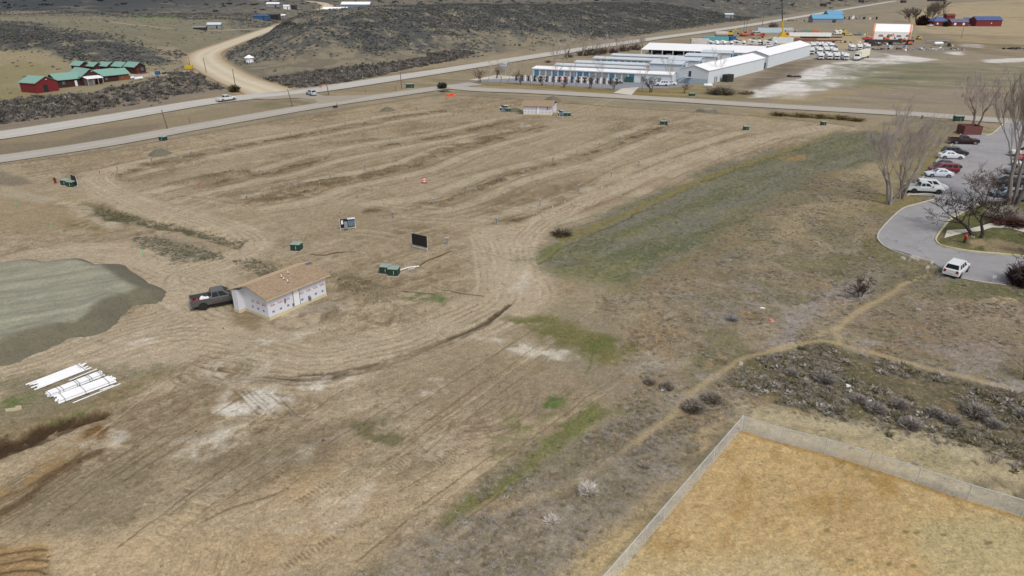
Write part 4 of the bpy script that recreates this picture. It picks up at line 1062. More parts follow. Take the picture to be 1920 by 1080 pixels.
def car(kind, label, px, py, ang, col, group=None, name=None, glass=None, xy=None, darkrim=False, metal=.3):
    x, y = xy or g1(px, py)
    paint = mat('paint_%d_%d_%d' % col, col, .28, metal*.3, var=.03, sc=.8, spec=.6)
    if kind == 'pickup':
        t = thing(name or 'pickup_truck', label, 'pickup truck', x, y, R(ang), group)
        m = MB(); m.loft([sec(2.9,.55,.98,.84,.1), sec(2.82,.48,1.08,.92,.1), sec(2.2,.5,1.16,.98,.12), sec(1.2,.5,1.2,.99,.12), sec(-.95,.5,1.2,.99,.12)]); m.build('body', paint, t, smooth=False)
        cabin(t, -1.0, 1.25, -.78, .42, 1.17, 1.82, .92, .72, paint, [(.06,.40),(.44,.84)], glass=glass)
        m = MB()
        m.box((-1.95, .93, .55), (2.0, .12, .70)); m.box((-1.95, -.93, .55), (2.0, .12, .70)); m.box((-1.95, 0, .72), (1.98, 1.74, .06)); m.box((-2.92, 0, .58), (.08, 1.86, .62)); m.build('cargo_bed', paint, t)
        m = MB(); m.box((0, 0, .3), (5.4, 1.62, .3)); m.build('underbody_shade', m_black, t)  # added black box, stops light leaking under the body and darkens it
        m = MB(); m.box((-1.93, 0, .785), (1.88, 1.72, .012)); m.build('bed_liner', m_black, t)
        m = MB(); m.box((2.93, 0, .42), (.14, 1.8, .2)); m.build('front_bumper', m_chrome, t)
        m = MB(); m.box((-3.05, 0, .42), (.16, 1.8, .18)); m.build('rear_bumper', m_chrome, t)
        m = MB(); m.box((2.90, 0, .66), (.05, 1.05, .3)); m.build('grille', m_black, t)
        for s_ in (-1, 1):
            m = MB(); m.box((2.87, s_*.72, .72), (.10, .3, .22)); m.build('headlight', m_lampw, t)
            m = MB(); m.box((-2.955, s_*.86, .72), (.03, .14, .4)); m.build('tail_light', m_lampr, t)
            m = MB(); m.box((.95, s_*1.06, 1.18), (.1, .2, .18)); m.build('mirror', m_black, t)
            m = MB(); m.box((0, s_*.98, .36), (2.2, .14, .05)); m.build('side_step', m_black, t)
            m = MB(); m.box((.05, s_*1.0, .95), (.16, .02, .04)); m.build('door_handle', m_chrome, t)
            wheel(t, 1.95, s_*.90, .42, dark=darkrim); wheel(t, -1.85, s_*.90, .42, dark=darkrim); well_shade(t, 1.95, s_*.993, .42); well_shade(t, -1.85, s_*.995, .42)
    else:
        t = thing(name or kind, label, 'car', x, y, R(ang), group)
        if kind == 'sedan':
            S = [sec(2.35,.38,.62,.72,.1), sec(2.2,.28,.72,.82,.1), sec(1.2,.24,.90,.9,.14), sec(.9,.24,.94,.9,.12), sec(-1.4,.24,.98,.9,.12), sec(-2.15,.28,.94,.84,.12), sec(-2.35,.36,.78,.74,.1)]
            cab = (-1.75, 1.05, -1.05, .25, .93, 1.42, .82, .60, [(.16,.46),(.50,.84)]); wr, wx = .32, (1.42, -1.35); L_ = 2.35
        elif kind == 'suv':
            S = [sec(2.35,.45,.80,.78,.1), sec(2.2,.36,.92,.88,.1), sec(1.1,.34,1.08,.94,.12), sec(-2.1,.34,1.12,.94,.12), sec(-2.33,.40,1.05,.88,.1)]
            cab = (-2.25, 1.2, -1.9, .45, 1.08, 1.70, .88, .70, [(.07,.28),(.32,.56),(.60,.84)]); wr, wx = .37, (1.42, -1.38); L_ = 2.33
        else:
            S = [sec(2.5,.40,.72,.76,.1), sec(2.35,.32,.86,.88,.1), sec(1.5,.3,1.02,.96,.12), sec(-2.2,.3,1.06,.96,.12), sec(-2.42,.36,1.0,.9,.1)]
            cab = (-2.35, 1.75, -2.05, .75, 1.02, 1.68, .9, .70, [(.06,.30),(.34,.58),(.62,.84)]); wr, wx = .34, (1.55, -1.45); L_ = 2.45
        m = MB(); m.loft(S); m.build('body', paint, t)
        cabin(t, *cab[:8], paint, cab[8], glass=glass)
        m = MB(); m.box((0, 0, .2), (L_*1.8, 1.5, .16)); m.build('underbody_shade', m_black, t)  # added black box that keeps the underside dark
        m = MB(); m.box((L_-.0, 0, .5), (.04, .9, .14)); m.build('grille', m_black, t)
        for s_ in (-1, 1):
            m = MB(); m.box((L_-.1, s_*.62, .58), (.14, .26, .13)); m.build('headlight', m_lampw, t)
            m = MB(); m.box((-L_+.05, s_*.66, .72), (.12, .24, .18 if kind == 'sedan' else .34)); m.build('tail_light', m_lampr, t)
            m = MB(); m.box((.85, s_*.98, 1.0), (.1, .16, .14)); m.build('mirror', paint, t)
            for x_ in wx: wheel(t, x_, s_*(.80 if kind == 'sedan' else .86), wr, .22, dark=darkrim); well_shade(t, x_, s_*(.885 if kind == 'sedan' else .925), wr)
        if kind == 'suv':
            m = MB()
            for s_ in (-1, 1): m.box((-.75, s_*.62, 1.735), (1.9, .04, .04))
            m.build('roof_rail', m_gsteel, t)
        m = MB(); m.box((-L_-.02, 0, .62), (.03, .5, .13)); m.build('number_plate', m_lampw, t)
    return t
tk = car('pickup', 'dark grey crew-cab pickup parked against the wrapped building, cargo in its bed', 414, 569, 30, (86,86,88), darkrim=True)
# cargo
def sackpile(lbl, par, dx, dy, z, m_, name, n, seed, rad):
    rr = random.Random(seed)
    c = par.matrix_world if False else None
    a = par.rotation_euler.z
    wx = par.location.x+dx*math.cos(a)-dy*math.sin(a); wy = par.location.y+dx*math.sin(a)+dy*math.cos(a)
    m = MB()
    for i in range(n):
        m.dome((rr.uniform(-.35,.35), rr.uniform(-.4,.4), rr.uniform(0,.1)), rad*rr.uniform(.7,1.1), rad*rr.uniform(.7,1.2), 9, 3)
    o = m.build(name, m_, None, True); o.location = (wx, wy, par.location.z+z); o.rotation_euler = (0, 0, a)
    return tag(o, lbl, name.replace('_', ' '))
sackpile('white plastic sacks lying in the dark pickup bed behind the cab', tk, -1.45, .1, .8, m_white, 'white_sacks', 5, 1, .30)
sackpile('red jerrycans and tools at the tail of the dark pickup bed', tk, -2.55, 0, .8, mat('red_plastic', (150,40,52), .5), 'red_cans', 8, 2, .17)
car('pickup', 'white crew-cab pickup driving on the highway', 425, 189.5, 56, (226,228,230))
car('suv', 'silver SUV crossing the junction by the stop sign', 584, 178.5, 128, (184,192,204))
# car park
PK = 'cars parked in the row along the kerb'
car('pickup', 'dark maroon pickup by the brown enclosure, farthest of the kerb row', 1806, 269.5, -10, (60,28,34), PK, glass=m_glass)
car('suv', 'black SUV parked between the maroon pickup and a white sedan', 1789, 291, -12, (40,44,50), PK)
car('sedan', 'white sedan parked just in front of the black SUV', 1782, 297, -12, (226,230,236), PK, glass=m_glass2)
car('sedan', 'black sedan parked behind the dark red wagon', 1776, 315, -12, (40,46,50), PK)
car('van', 'dark red wagon parked between black and silver sedans', 1768, 323, 168, (124,34,48), PK)
car('sedan', 'silver-white sedan parked in front of the dark red wagon', 1759, 331, 172, (214,222,232), PK, glass=m_glass2)
car('van', 'white van parked behind the silver pickup', 1744, 355, -14, (230,234,240), PK)
car('pickup', 'silver-white crew-cab pickup, nearest of the kerb row by the grass tip', 1731, 361, -10, (206,212,214), PK, darkrim=True)
PR = 'cars parked behind the big trunks'
car('pickup', 'white pickup at the frame edge behind a red car', 1922, 293, 170, (222,218,214), PR)
car('sedan', 'bright red car at the frame edge between two white vehicles', 1927, 301, 170, (190,44,52), PR)
car('sedan', 'white sedan at the right frame edge below the red car', 1920, 311, 170, (236,238,242), PR)
car('suv', 'grey SUV behind the big bare trunks', 1909, 327, 172, (108,116,122), PR)
car('van', 'black van behind the big bare trunks', 1893, 349, 172, (34,36,42), PR)
car('sedan', 'pale blue sedan half hidden left of the big trunks', 1884, 369, 172, (128,146,162), PR)
car('suv', 'teal blue SUV right of the leaning trunk', 1917, 376, 172, (72,118,134), PR)
car('suv', 'white SUV seen from behind on the lower drive', 1791, 512, 44, (232,234,238), glass=m_glass)
SP = 'vehicles in the storage car park'
car('suv', 'white SUV parked at the storage car park entrance', 1241, 161, 170, (234,238,244), SP)
car('sedan', 'white sedan tucked behind the white SUV at the storage car park', 1256, 159.5, 168, (234,238,244), SP)
car('pickup', 'grey-white pickup parked by the striped pillars', 1152, 156, 172, (190,194,196), SP)
# ============================================================ paved sheets, kerbs, fence, vegetation
def sheet(name, pts, m_, z=.05, world=None, kind='structure'):
    W = world if world is not None else pp(pts)
    m = MB(); m.add([(x, y, z) for x, y in W], [tuple(range(len(W)))])
    # keep the face pointing up
    a = sum(W[i][0]*W[(i+1) % len(W)][1]-W[(i+1) % len(W)][0]*W[i][1] for i in range(len(W)))
    if a < 0: m.f = [f[::-1] for f in m.f]
    o = m.build(name, m_); o['kind'] = kind
    return o
def pave_mat(name, col, var, crack=True):
    m, n, b = newmat(name)
    rgb = nd(n, 'ShaderNodeRGB'); rgb.outputs[0].default_value = (*seen(col), 1)
    cur, tc = noise_mul(n, rgb.outputs[0], [(.15, 1-var, 1+var*.7, 3), (.9, 1-var*.5, 1+var*.4, 4), (14, .88, 1.08, 2)])
    if crack:
        vo = nd(n, 'ShaderNodeTexVoronoi', feature='DISTANCE_TO_EDGE', i_Scale=.12)
        no = nd(n, 'ShaderNodeTexNoise', i_Scale=.5, i_Detail=4)
        n.links.new(tc.outputs['Object'], no.inputs['Vector'])
        mxv = nd(n, 'ShaderNodeMix', data_type='RGBA'); mxv.inputs[0].default_value = .12
        n.links.new(tc.outputs['Object'], mxv.inputs[6])
        sc = nd(n, 'ShaderNodeVectorMath', operation='SCALE'); sc.inputs[3].default_value = 30; n.links.new(no.outputs[1], sc.inputs[0]); n.links.new(sc.outputs[0], mxv.inputs[7])
        n.links.new(mxv.outputs[2], vo.inputs['Vector'])
        mr = nd(n, 'ShaderNodeMapRange'); mr.inputs[1].default_value = 0; mr.inputs[2].default_value = .012; mr.inputs[3].default_value = .62; mr.inputs[4].default_value = 1
        n.links.new(vo.outputs['Distance'], mr.inputs[0])
        mx = nd(n, 'ShaderNodeMix', data_type='RGBA', blend_type='MULTIPLY'); mx.inputs[0].default_value = 1
        n.links.new(cur, mx.inputs[6]); n.links.new(mr.outputs[0], mx.inputs[7]); cur = mx.outputs[2]
    n.links.new(cur, b.inputs['Base Color']); b.inputs['Roughness'].default_value = .9; b.inputs['Specular IOR Level'].default_value = .2
    return m
m_asph = pave_mat('car_park_asphalt', (156,154,156), .13)
m_asph2 = pave_mat('storage_asphalt', (140,142,150), .06, False)
m_pale = pave_mat('pale_concrete', (206,200,188), .05, False)
LW = pp(LOTP)
sheet('car_park', None, m_asph, .05, world=[tuple(p) for p in LW])
sheet('road_junction', [(440,183),(560,167.5),(640,158),(604,167),(588,172.5),(606,180),(700,178.5),(640,191),(597,195.5),(590,187),(556,184),(500,187)], M_FR, .062)
sheet('storage_car_park', [(840,158),(905,149),(1000,146),(1290,141),(1300,160),(1250,166),(1195,166),(1158,167),(1060,161),(985,156),(890,154)], m_asph2, .035)
sheet('driveway', [(1150,174.5),(1166,166),(1198,163.5),(1184,178.5)], m_pale, .06)
sheet('side_yard_gravel', [(880,150),(930,141),(1000,146),(1000,150),(960,152)], m_pale, .03)
sheet('footpath', [(1770,447),(1776,432),(1815,430),(1835,425),(1858,419),(1895,420),(1925,428),(2000,436),(2000,446),(1920,436),(1892,428),(1860,427),(1838,434),(1812,436)], m_pale, .055)
m_kerb = mat('kerb_concrete', (192,186,172), .9, var=.1)
m_kerby = mat('yellow_faded_kerb', (206,196,148), .85, var=.12)
def kerb(pts, m_, w_=.16, h_=.15, sm=True, world=None):
    W = world if world is not None else pp(pts)
    if sm: W = smoothline(list(W), 5)
    W = np.array(W); t = np.gradient(W, axis=0); t /= np.hypot(t[:, 0], t[:, 1])[:, None]; nn = np.stack([-t[:, 1], t[:, 0]], 1)*w_/2
    m = MB()
    m.loft([[(W[i][0]-nn[i][0], W[i][1]-nn[i][1], -.02), (W[i][0]+nn[i][0], W[i][1]+nn[i][1], -.02), (W[i][0]+nn[i][0]*.8, W[i][1]+nn[i][1]*.8, h_), (W[i][0]-nn[i][0]*.8, W[i][1]-nn[i][1]*.8, h_)] for i in range(len(W))])
    o = m.build('kerb', m_); o['kind'] = 'structure'; return o
kerb([(1700,366),(1742,364),(1753,369),(1748,375),(1720,383),(1692,392),(1665,416),(1646,440),(1650,455),(1668,468),(1700,480),(1746,491)], m_kerb, .2, .17)
kerb([(1727,337),(1757,301),(1786,270),(1804,249)], m_kerb, .2, .17, False)
kerb([(1848,255),(1862,250),(1876,238),(1885,229)], m_kerby, .2, .17)
kerb([(1842,380),(1812,396),(1782,412),(1766,430),(1755,447),(1757,455),(1768,462),(1815,471),(1880,477),(1925,482),(2000,494)], m_kerby, .2, .17)
kerb([(1755,512),(1830,527),(1887,534)], m_kerb, .18, .06, False)
# lot islands' far side
# broken slabs at the end of the kerb
def rubble(label, px, py, n, spread, size, m_, seed, name='broken_concrete', cat='rubble', flat=.4):
    rr = random.Random(seed); x, y = g1(px, py); m = MB()
    for i in range(n):
        a = rr.uniform(0, 6.28); r = spread*math.sqrt(rr.random())
        s_ = size*rr.uniform(.5, 1.3)
        m.box((r*math.cos(a), r*math.sin(a)*.8, -.03), (s_, s_*rr.uniform(.5, 1), s_*flat*rr.uniform(.6, 1.4)), rr.uniform(0, 3), top=(.75, .8))
    o = m.build(name, m_); o.location = (x, y, zg(x, y)); return tag(o, label, cat)
rubble('pile of pale broken stones on grass beside the car park kerb', 1708, 486, 16, 1.1, .55, m_conc, 1)
rubble('scatter of pale stones at the foot of the double-trunk tree', 1826, 444, 5, .4, .35, m_conc, 2)
for px_, py_, lb in ((1739,503,'lower broken kerb slab left of the white SUV'),(1747,494,'upper broken kerb slab beside the lower drive')):
    m = MB(); m.box((0,0,0), (1.3,.35,.22), top=(.95,.85)); o = m.build('kerb_slab', m_conc); x_, y_ = g1(px_, py_); o.location = (x_, y_, -.02); o.rotation_euler = (0, .04, R(50)); tag(o, lb, 'kerb slab')
# ---------- chain-link fence
m, n, b = newmat('chain_link_mesh'); m_link = m
tc = nd(n, 'ShaderNodeTexCoord'); sp = nd(n, 'ShaderNodeSeparateXYZ'); n.links.new(tc.outputs['UV'], sp.inputs[0])
outs = []
for sg in ('ADD', 'SUBTRACT'):
    a_ = nd(n, 'ShaderNodeMath', operation=sg); n.links.new(sp.outputs[0], a_.inputs[0]); n.links.new(sp.outputs[1], a_.inputs[1])
    mu = nd(n, 'ShaderNodeMath', operation='MULTIPLY'); mu.inputs[1].default_value = 14; n.links.new(a_.outputs[0], mu.inputs[0])
    fr = nd(n, 'ShaderNodeMath', operation='FRACT'); n.links.new(mu.outputs[0], fr.inputs[0])
    lt = nd(n, 'ShaderNodeMath', operation='LESS_THAN'); lt.inputs[1].default_value = .125; n.links.new(fr.outputs[0], lt.inputs[0]); outs.append(lt)
mxx = nd(n, 'ShaderNodeMath', operation='MAXIMUM'); n.links.new(outs[0].outputs[0], mxx.inputs[0]); n.links.new(outs[1].outputs[0], mxx.inputs[1])
n.links.new(mxx.outputs[0], b.inputs['Alpha']); b.inputs['Base Color'].default_value = (.74,.77,.80,1); b.inputs['Metallic'].default_value = .0; b.inputs['Roughness'].default_value = .45
def chain_fence(label, pts, step, H_=1.35):
    W = pp(pts); x0, y0 = W[0]
    t = thing('chain_link_fence', label, 'fence', x0, y0, 0, z=0)
    L = np.concatenate([[0], np.cumsum(np.hypot(*(W[1:]-W[:-1]).T))])
    me = bpy.data.meshes.new('wire_mesh'); V = []; F = []; UV = []
    for i in range(len(W)):
        V += [(W[i][0]-x0, W[i][1]-y0, .03), (W[i][0]-x0, W[i][1]-y0, H_)]
    F = [(2*i, 2*i+2, 2*i+3, 2*i+1) for i in range(len(W)-1)]
    me.from_pydata(V, [], F); me.materials.append(m_link); uv = me.uv_layers.new(name='UVMap')
    for p in me.polygons:
        for li_ in p.loop_indices:
            vi = me.loops[li_].vertex_index; uv.data[li_].uv = (L[vi//2], V[vi][2])
    o = bpy.data.objects.new('wire_mesh', me); COL.objects.link(o); o.parent = t
    m = MB()
    for i in range(len(W)-1): m.tube((W[i][0]-x0, W[i][1]-y0, H_), (W[i+1][0]-x0, W[i+1][1]-y0, H_), .028, n=6)
    m.build('top_rail', m_gsteel, t)
    k = 0
    while k*step <= L[-1]:
        a = k*step; X_ = np.interp(a, L, W[:, 0])-x0; Y_ = np.interp(a, L, W[:, 1])-y0
        m = MB(); r_ = .05 if k == 0 else .032
        m.tube((X_, Y_, -.05), (X_, Y_, H_+.04), r_, n=7); m.dome((X_, Y_, H_+.04), r_*1.2, .05, 7, 2); m.build('post', m_gsteel, t); k += 1
    return t
chain_fence('galvanised chain-link fence run along the far side of the golden field', [(1389,807),(1440,824),(1565,857),(1710,904),(1790,932),(1915,970),(2060,1016)], 3.05)
chain_fence('galvanised chain-link fence run descending along the left side of the golden field', [(1388,808.5),(1279,936.8),(1157,1080.5),(1055,1200.6)], 2.55)

# ---------- low vegetation as scattered clumps
rng = np.random.default_rng(7)
def tuft_templates(K, n, spread, leaf, thin, up):
    out = []
    for k in range(K):
        r = rng.random((n, 8)); V = []
        ph = r[:, 0]*2*np.pi; rad = np.sqrt(r[:, 1])*spread; el = r[:, 2]
        cx = rad*np.cos(ph); cy = rad*np.sin(ph); cz = (0.15+.75*el)*np.sqrt(np.clip(1-(rad/(spread*1.15))**2, 0.05, 1))*up
        d = np.stack([cx*1.2+(r[:, 3]-.5)*spread, cy*1.2+(r[:, 4]-.5)*spread, (.3+.8*r[:, 5])*up], 1); d /= np.linalg.norm(d, axis=1)[:, None]
        sd_ = np.cross(d, np.stack([r[:, 6]-.5, r[:, 7]-.5, r[:, 3]-.5], 1)); sd_ /= np.linalg.norm(sd_, axis=1)[:, None]+1e-6
        c = np.stack([cx, cy, cz], 1)
        A = c-d*leaf*.5-sd_*leaf*thin; B_ = c-d*leaf*.5+sd_*leaf*thin; T = c+d*leaf*.7
        out.append((np.stack([A, B_, T], 1).reshape(-1, 3), np.repeat(el, 3)))
    return out
def veg_mat(name):
    m, n, b = newmat(name)
    a = nd(n, 'ShaderNodeVertexColor', layer_name='Col'); n.links.new(a.outputs[0], b.inputs['Base Color'])
    b.inputs['Roughness'].default_value = .9; b.inputs['Specular IOR Level'].default_value = .1
    return m
m_veg = veg_mat('dry_foliage')
def scatter(name, dens, count, size, hs, temps, cols, label, cat=None, ymax=1e9, zoff=-.03, jitter=1.0, minpx=0):
    area = np.ones(N)
    rw = np.gradient(rows); ar = np.repeat(rw, NC)*np.repeat(wY, NC)*np.tile(np.gradient(us), NR)
    p = np.clip(dens, 0, None)*ar*(Y > 20)*(Y < ymax)
    p = p/p.sum()
    idx = rng.choice(N, size=count, p=p)
    dxj = np.repeat(rw, NC)[idx]; dyj = (np.repeat(wY, NC)*np.tile(np.gradient(us), NR))[idx]
    x = X[idx]+(rng.random(count)-.5)*dyj; y = Y[idx]+(rng.random(count)-.5)*dxj
    z = Z[idx]+zoff
    s_ = size[0]+(size[1]-size[0])*rng.random(count)**1.6
    s_ = np.maximum(s_, minpx*SZ[idx]); hh = s_*(hs[0]+(hs[1]-hs[0])*rng.random(count))
    an = rng.random(count)*2*np.pi; tk_ = rng.integers(0, len(temps), count)
    ci = rng.integers(0, len(cols), count); cb = np.array([seen(c) for c in cols])[ci]*(0.8+.4*rng.random((count, 1)))
    Vs = []; Cs = []
    for k, (T, el) in enumerate(temps):
        q = np.nonzero(tk_ == k)[0]
        if not len(q): continue
        ca_, sa = np.cos(an[q])[:, None], np.sin(an[q])[:, None]
        vx = (T[None, :, 0]*ca_-T[None, :, 1]*sa)*s_[q][:, None]+x[q][:, None]
        vy = (T[None, :, 0]*sa+T[None, :, 1]*ca_)*s_[q][:, None]+y[q][:, None]
        vz = T[None, :, 2]*hh[q][:, None]+z[q][:, None]
        Vs.append(np.stack([vx, vy, vz], -1).reshape(-1, 3))
        rn = .85+.3*rng.random((len(q), len(T)//3))
        cc_ = np.repeat(cb[q], len(T), axis=0)*np.repeat(rn.reshape(-1), 3)[:, None]
        Cs.append(np.concatenate([cc_, np.ones((len(cc_), 1))], 1))
    V = np.concatenate(Vs); Cc = np.concatenate(Cs)
    F = np.arange(len(V)).reshape(-1, 3)
    o = mesh_obj(name, V, F, m_veg, {'Col': Cc}, False, 'stuff')
    return tag(o, label, cat or name.replace('_', ' '))
tb = tuft_templates(6, 22, .5, .42, .34, .8)       # leafy sage clump
tw = tuft_templates(6, 30, .5, .55, .07, .8)       # twiggy dry weed
tg = tuft_templates(5, 16, .45, .8, .05, .5)       # grass tuft
noroad = np.clip(1-flat*1.5, 0, 1)
hp = fbm(X, Y, 9, 3, 501)
i2, a2 = poly_alpha(pp([(-60,26),(230,30),(420,36),(500,54),(430,92),(310,94),(200,62),(90,48),(-60,36)]), 6, 6, 30); valley = np.zeros(N); valley[i2] = a2
SAGE_C = [(104,107,106),(92,97,96),(118,117,114),(132,127,122),(86,90,88)]
scatter('sagebrush', (SAGEF*(.25+sst(.36, .52, hp))+hillm*.06*sst(.5, .6, hp)+.02*sst(.55, .65, hp)*sst(8, 20, T_))*noroad*(T_ > 8)*(1-.95*valley), 75000, (.55, 1.5), (.45, .75), tb, SAGE_C, 'dark grey-green sagebrush covering the ridges beyond the highway', ymax=760)
farhill = far*sst(.36, .5, fb)*sst(.25, .5, fb2)+.6*sst(700, 800, Y)*hillm+.3*sst(.5, .6, fb2)*sst(850, 1000, Y)*(T_ > 20)
scatter('distant_sagebrush', farhill*(Y > 700), 15000, (3, 9), (.25, .45), tb, [(74,79,83),(64,70,75),(88,90,92)], 'dark blue-grey sagebrush on the hills at the top of the view', ymax=2600)
lowm = np.zeros(N); i2, a2 = poly_alpha(pp([(-40,200),(60,182),(130,180),(260,158),(320,136),(400,132),(420,150),(430,168),(360,176),(200,204),(-40,240)]), 3, 3, 12); lowm[i2] = a2
i2, a2 = poly_alpha(pp([(480,150),(600,132),(740,118),(860,92),(900,100),(760,130),(640,158),(520,170),(482,162)]), 2, 2, 9); lowm2 = np.zeros(N); lowm2[i2] = a2
scatter('brushwood', (lowm*(.25+sst(.42, .58, hp))+lowm2*1.6)*noroad, 5200, (.8, 2.3), (.5, .85), tw+tb, [(128,121,116),(108,105,102),(142,135,130),(84,82,79),(96,94,84)], 'grey tangled brush filling the hollow between lodge and highway', ymax=360)
i2, a2 = poly_alpha(pp([(380,128),(400,140),(445,152),(465,160),(420,120),(410,105),(430,92),(480,70),(560,48),(520,52),(450,76),(400,98)]), 1, 1, 9); ed = np.zeros(N); ed[i2] = a2
scatter('roadside_brush', ed*noroad, 700, (1.0, 2.2), (.5, .8), tb, [(92,90,86),(104,100,96)], 'dark brush lining the bend of the dirt road', ymax=600)
wn = fbm(X, Y, 3.2, 3, 511)
lot_m = np.ones(N); lot_m[li] = 1-la
i2, a2 = poly_alpha(pp([(1752,458),(1752,440),(1782,408),(1840,375),(2060,360),(2060,505),(1880,480),(1765,466)]), .3, 0, 3); lot_m[i2] *= 1-.9*a2
i2, a2 = poly_alpha(pp([(1620,236),(1810,240),(1850,235),(2000,250),(1800,300),(1752,372),(1690,395),(1640,390),(1620,300)]), 1, 1, 3); lot_m[i2] *= 1-.85*a2
thick = np.zeros(N); i2, a2 = poly_alpha(pp([(1400,668),(1540,645),(1990,765),(1990,900),(1760,825),(1520,775),(1380,735)]), 1.5, 2, 5); thick[i2] = a2
mid_ = np.zeros(N); i2, a2 = poly_alpha(pp([(940,880),(1100,815),(1230,765),(1340,735),(1400,700),(1380,760),(1200,850),(1010,960),(820,1070),(740,1090)]), 1, 1.5, 4); mid_[i2] = a2
dens_w = WM*(1-FM)*lot_m*np.clip(1-GM, 0, 1)*np.clip((wn-.36)*3, 0.03, 1)
path_m = np.ones(N)
for W_ in ([(1990,755),(1860,720),(1740,690),(1620,658),(1545,640),(1480,652),(1400,670),(1350,700),(1290,745),(1250,785),(1190,830),(1110,885),(1020,930),(930,960)], [(1575,643),(1570,615),(1620,580),(1670,550),(1700,530)]):
    Wp = smoothline(list(pp(W_))); q = np.nonzero((WM > 0) & (Y < 90))[0]; d, _, _ = polyd(Wp, X[q], Y[q]); path_m[q] *= sst(.35, .7, d)
dens_w = dens_w*path_m
apron = np.ones(N)
i2, a2 = poly_alpha(pp([(1395,775),(1500,776),(1620,803),(1760,836),(1990,890),(1990,1000),(1400,810)]), .8, 1, 3); apron[i2] *= 1-.93*a2
i2, a2 = poly_alpha(pp([(1388,800),(1330,812),(1250,870),(1140,985),(1060,1110),(1140,1110),(1280,940)]), .8, 1, 3); apron[i2] *= 1-.93*a2
i2, a2 = poly_alpha(pp([(1000,690),(1230,650),(1340,680),(1260,740),(1120,740)]), .8, 1, 3); apron[i2] *= 1-.6*a2
i2, a2 = poly_alpha(pp([(820,1000),(900,940),(1010,860),(1110,780),(1160,790),(1060,850),(900,970),(780,1060),(720,1090)]), .6, 1, 3); apron[i2] *= 1-.9*a2
scatter('dry_weeds', dens_w*apron*(1+2.4*thick+1.6*mid_), 20000, (.2, .55), (.3, .5), tw, [(166,156,140),(178,170,160),(150,138,116),(136,124,100),(168,164,164),(156,138,108),(122,116,88)], 'dry twiggy weeds and brush covering the ground right of the dirt', ymax=125)
scatter('weed_grass', WM*(1-FM)*lot_m*path_m*(.25+.75*apron)*(.3+sst(.5, .4, wn)), 22000, (.2, .42), (.3, .6), tg, [(184,170,140),(168,156,124),(138,138,96),(196,182,152),(150,138,112)], 'short straw grass between the weeds', ymax=130)
scatter('bank_brush', thick*WM*path_m*sst(.40, .5, wn)*(1-FM), 1000, (.4, .95), (.4, .65), tw+tb, [(128,124,102),(152,146,138),(112,108,84),(170,164,158),(138,128,104)], 'low grey-olive scrub on the bank below the footpath', ymax=90)
scatter('bank_grass', GM, 8000, (.25, .5), (.35, .6), tg, [(116,116,88),(128,126,100),(142,138,116),(106,108,76)], 'green-grey grass on the long bank', ymax=180)
i2, a2 = poly_alpha(pp([(-40,700),(100,692),(330,680),(330,702),(200,760),(60,800),(-40,830)]), .5, 1, 3); fr2 = np.zeros(N); fr2[i2] = a2
i2, a2 = poly_alpha(pp([(880,930),(1010,835),(1110,765),(1140,770),(1060,840),(940,930),(850,980)]), .5, 1, 3); fr2[i2] = np.maximum(fr2[i2], a2)
i2, a2 = poly_alpha(pp([(940,598),(1040,590),(1190,645),(1140,680),(1000,625)]), .5, 1, 3); fr2[i2] = np.maximum(fr2[i2], a2)
scatter('fresh_grass', fr2*sst(.4, .6, n_fin), 3200, (.15, .32), (.35, .6), tg, [(120,132,82),(144,144,100),(164,154,118)], 'patches of fresh and straw grass at the edge of the bare soil', ymax=90)
i2, a2 = poly_alpha(pp([(180,384),(260,404),(465,448),(450,466),(330,434),(180,402)]), .5, 1, 3); fr3 = np.zeros(N); fr3[i2] = a2
i2, a2 = poly_alpha(pp([(250,448),(290,442),(420,478),(410,490),(330,492),(268,466)]), .5, 1, 3); fr3[i2] = np.maximum(fr3[i2], a2)
i2, a2 = poly_alpha(pp([(430,490),(470,484),(560,515),(500,520)]), .5, 1, 3); fr3[i2] = np.maximum(fr3[i2], a2)
scatter('swale_weeds', fr3, 2600, (.25, .5), (.3, .5), tw, [(110,108,80),(128,122,102),(96,98,70),(148,142,130)], 'weeds growing in the drainage swales on the left', ymax=130)
scatter('sparse_tufts', DM*(Y < 75)*(X > -25)*sst(.45, .6, n_mid), 900, (.10, .26), (.5, .8), tg, [(92,98,60),(104,104,66),(84,84,56)], 'tiny green weeds dotted over the bare foreground soil', ymax=75)
# soil clods on the dug strips and foreground
def clods():
    cnt = 20000
    d_ = DM*(sst(.05, .3, DZ)+.03)*(Y < 230)
    rw = np.gradient(rows); ar = np.repeat(rw, NC)*np.repeat(wY, NC)*np.tile(np.gradient(us), NR)
    p = d_*ar*(Y > 25); p /= p.sum(); idx = rng.choice(N, cnt, p=p)
    s_ = (.045+.14*rng.random(cnt)**3); x = X[idx]+(rng.random(cnt)-.5)*SZ[idx]*3; y = Y[idx]+(rng.random(cnt)-.5)*SZ[idx]*3; z = Z[idx]
    T = np.array([(1,0,0),(0,1,0),(-1,0,0),(0,-1,0),(0,0,.8)]); V = T[None]*(s_[:, None, None]*(.6+.8*rng.random((cnt, 5, 3))))+np.stack([x, y, z], 1)[:, None]
    f = np.array([(0,1,4),(1,2,4),(2,3,4),(3,0,4)]); F = (np.arange(cnt)[:, None, None]*5+f[None]).reshape(-1, 3)
    cc_ = np.repeat(C[idx]*(.45+.7*rng.random((cnt, 1))), 5, axis=0)
    o = mesh_obj('soil_clods', V.reshape(-1, 3), F, m_veg, {'Col': np.concatenate([cc_, np.ones((len(cc_), 1))], 1)}, False, 'stuff')
    tag(o, 'small clods and stones strewn over the graded soil', 'soil clods')
clods()
print('vegetation', round(time.time()-T0, 1))
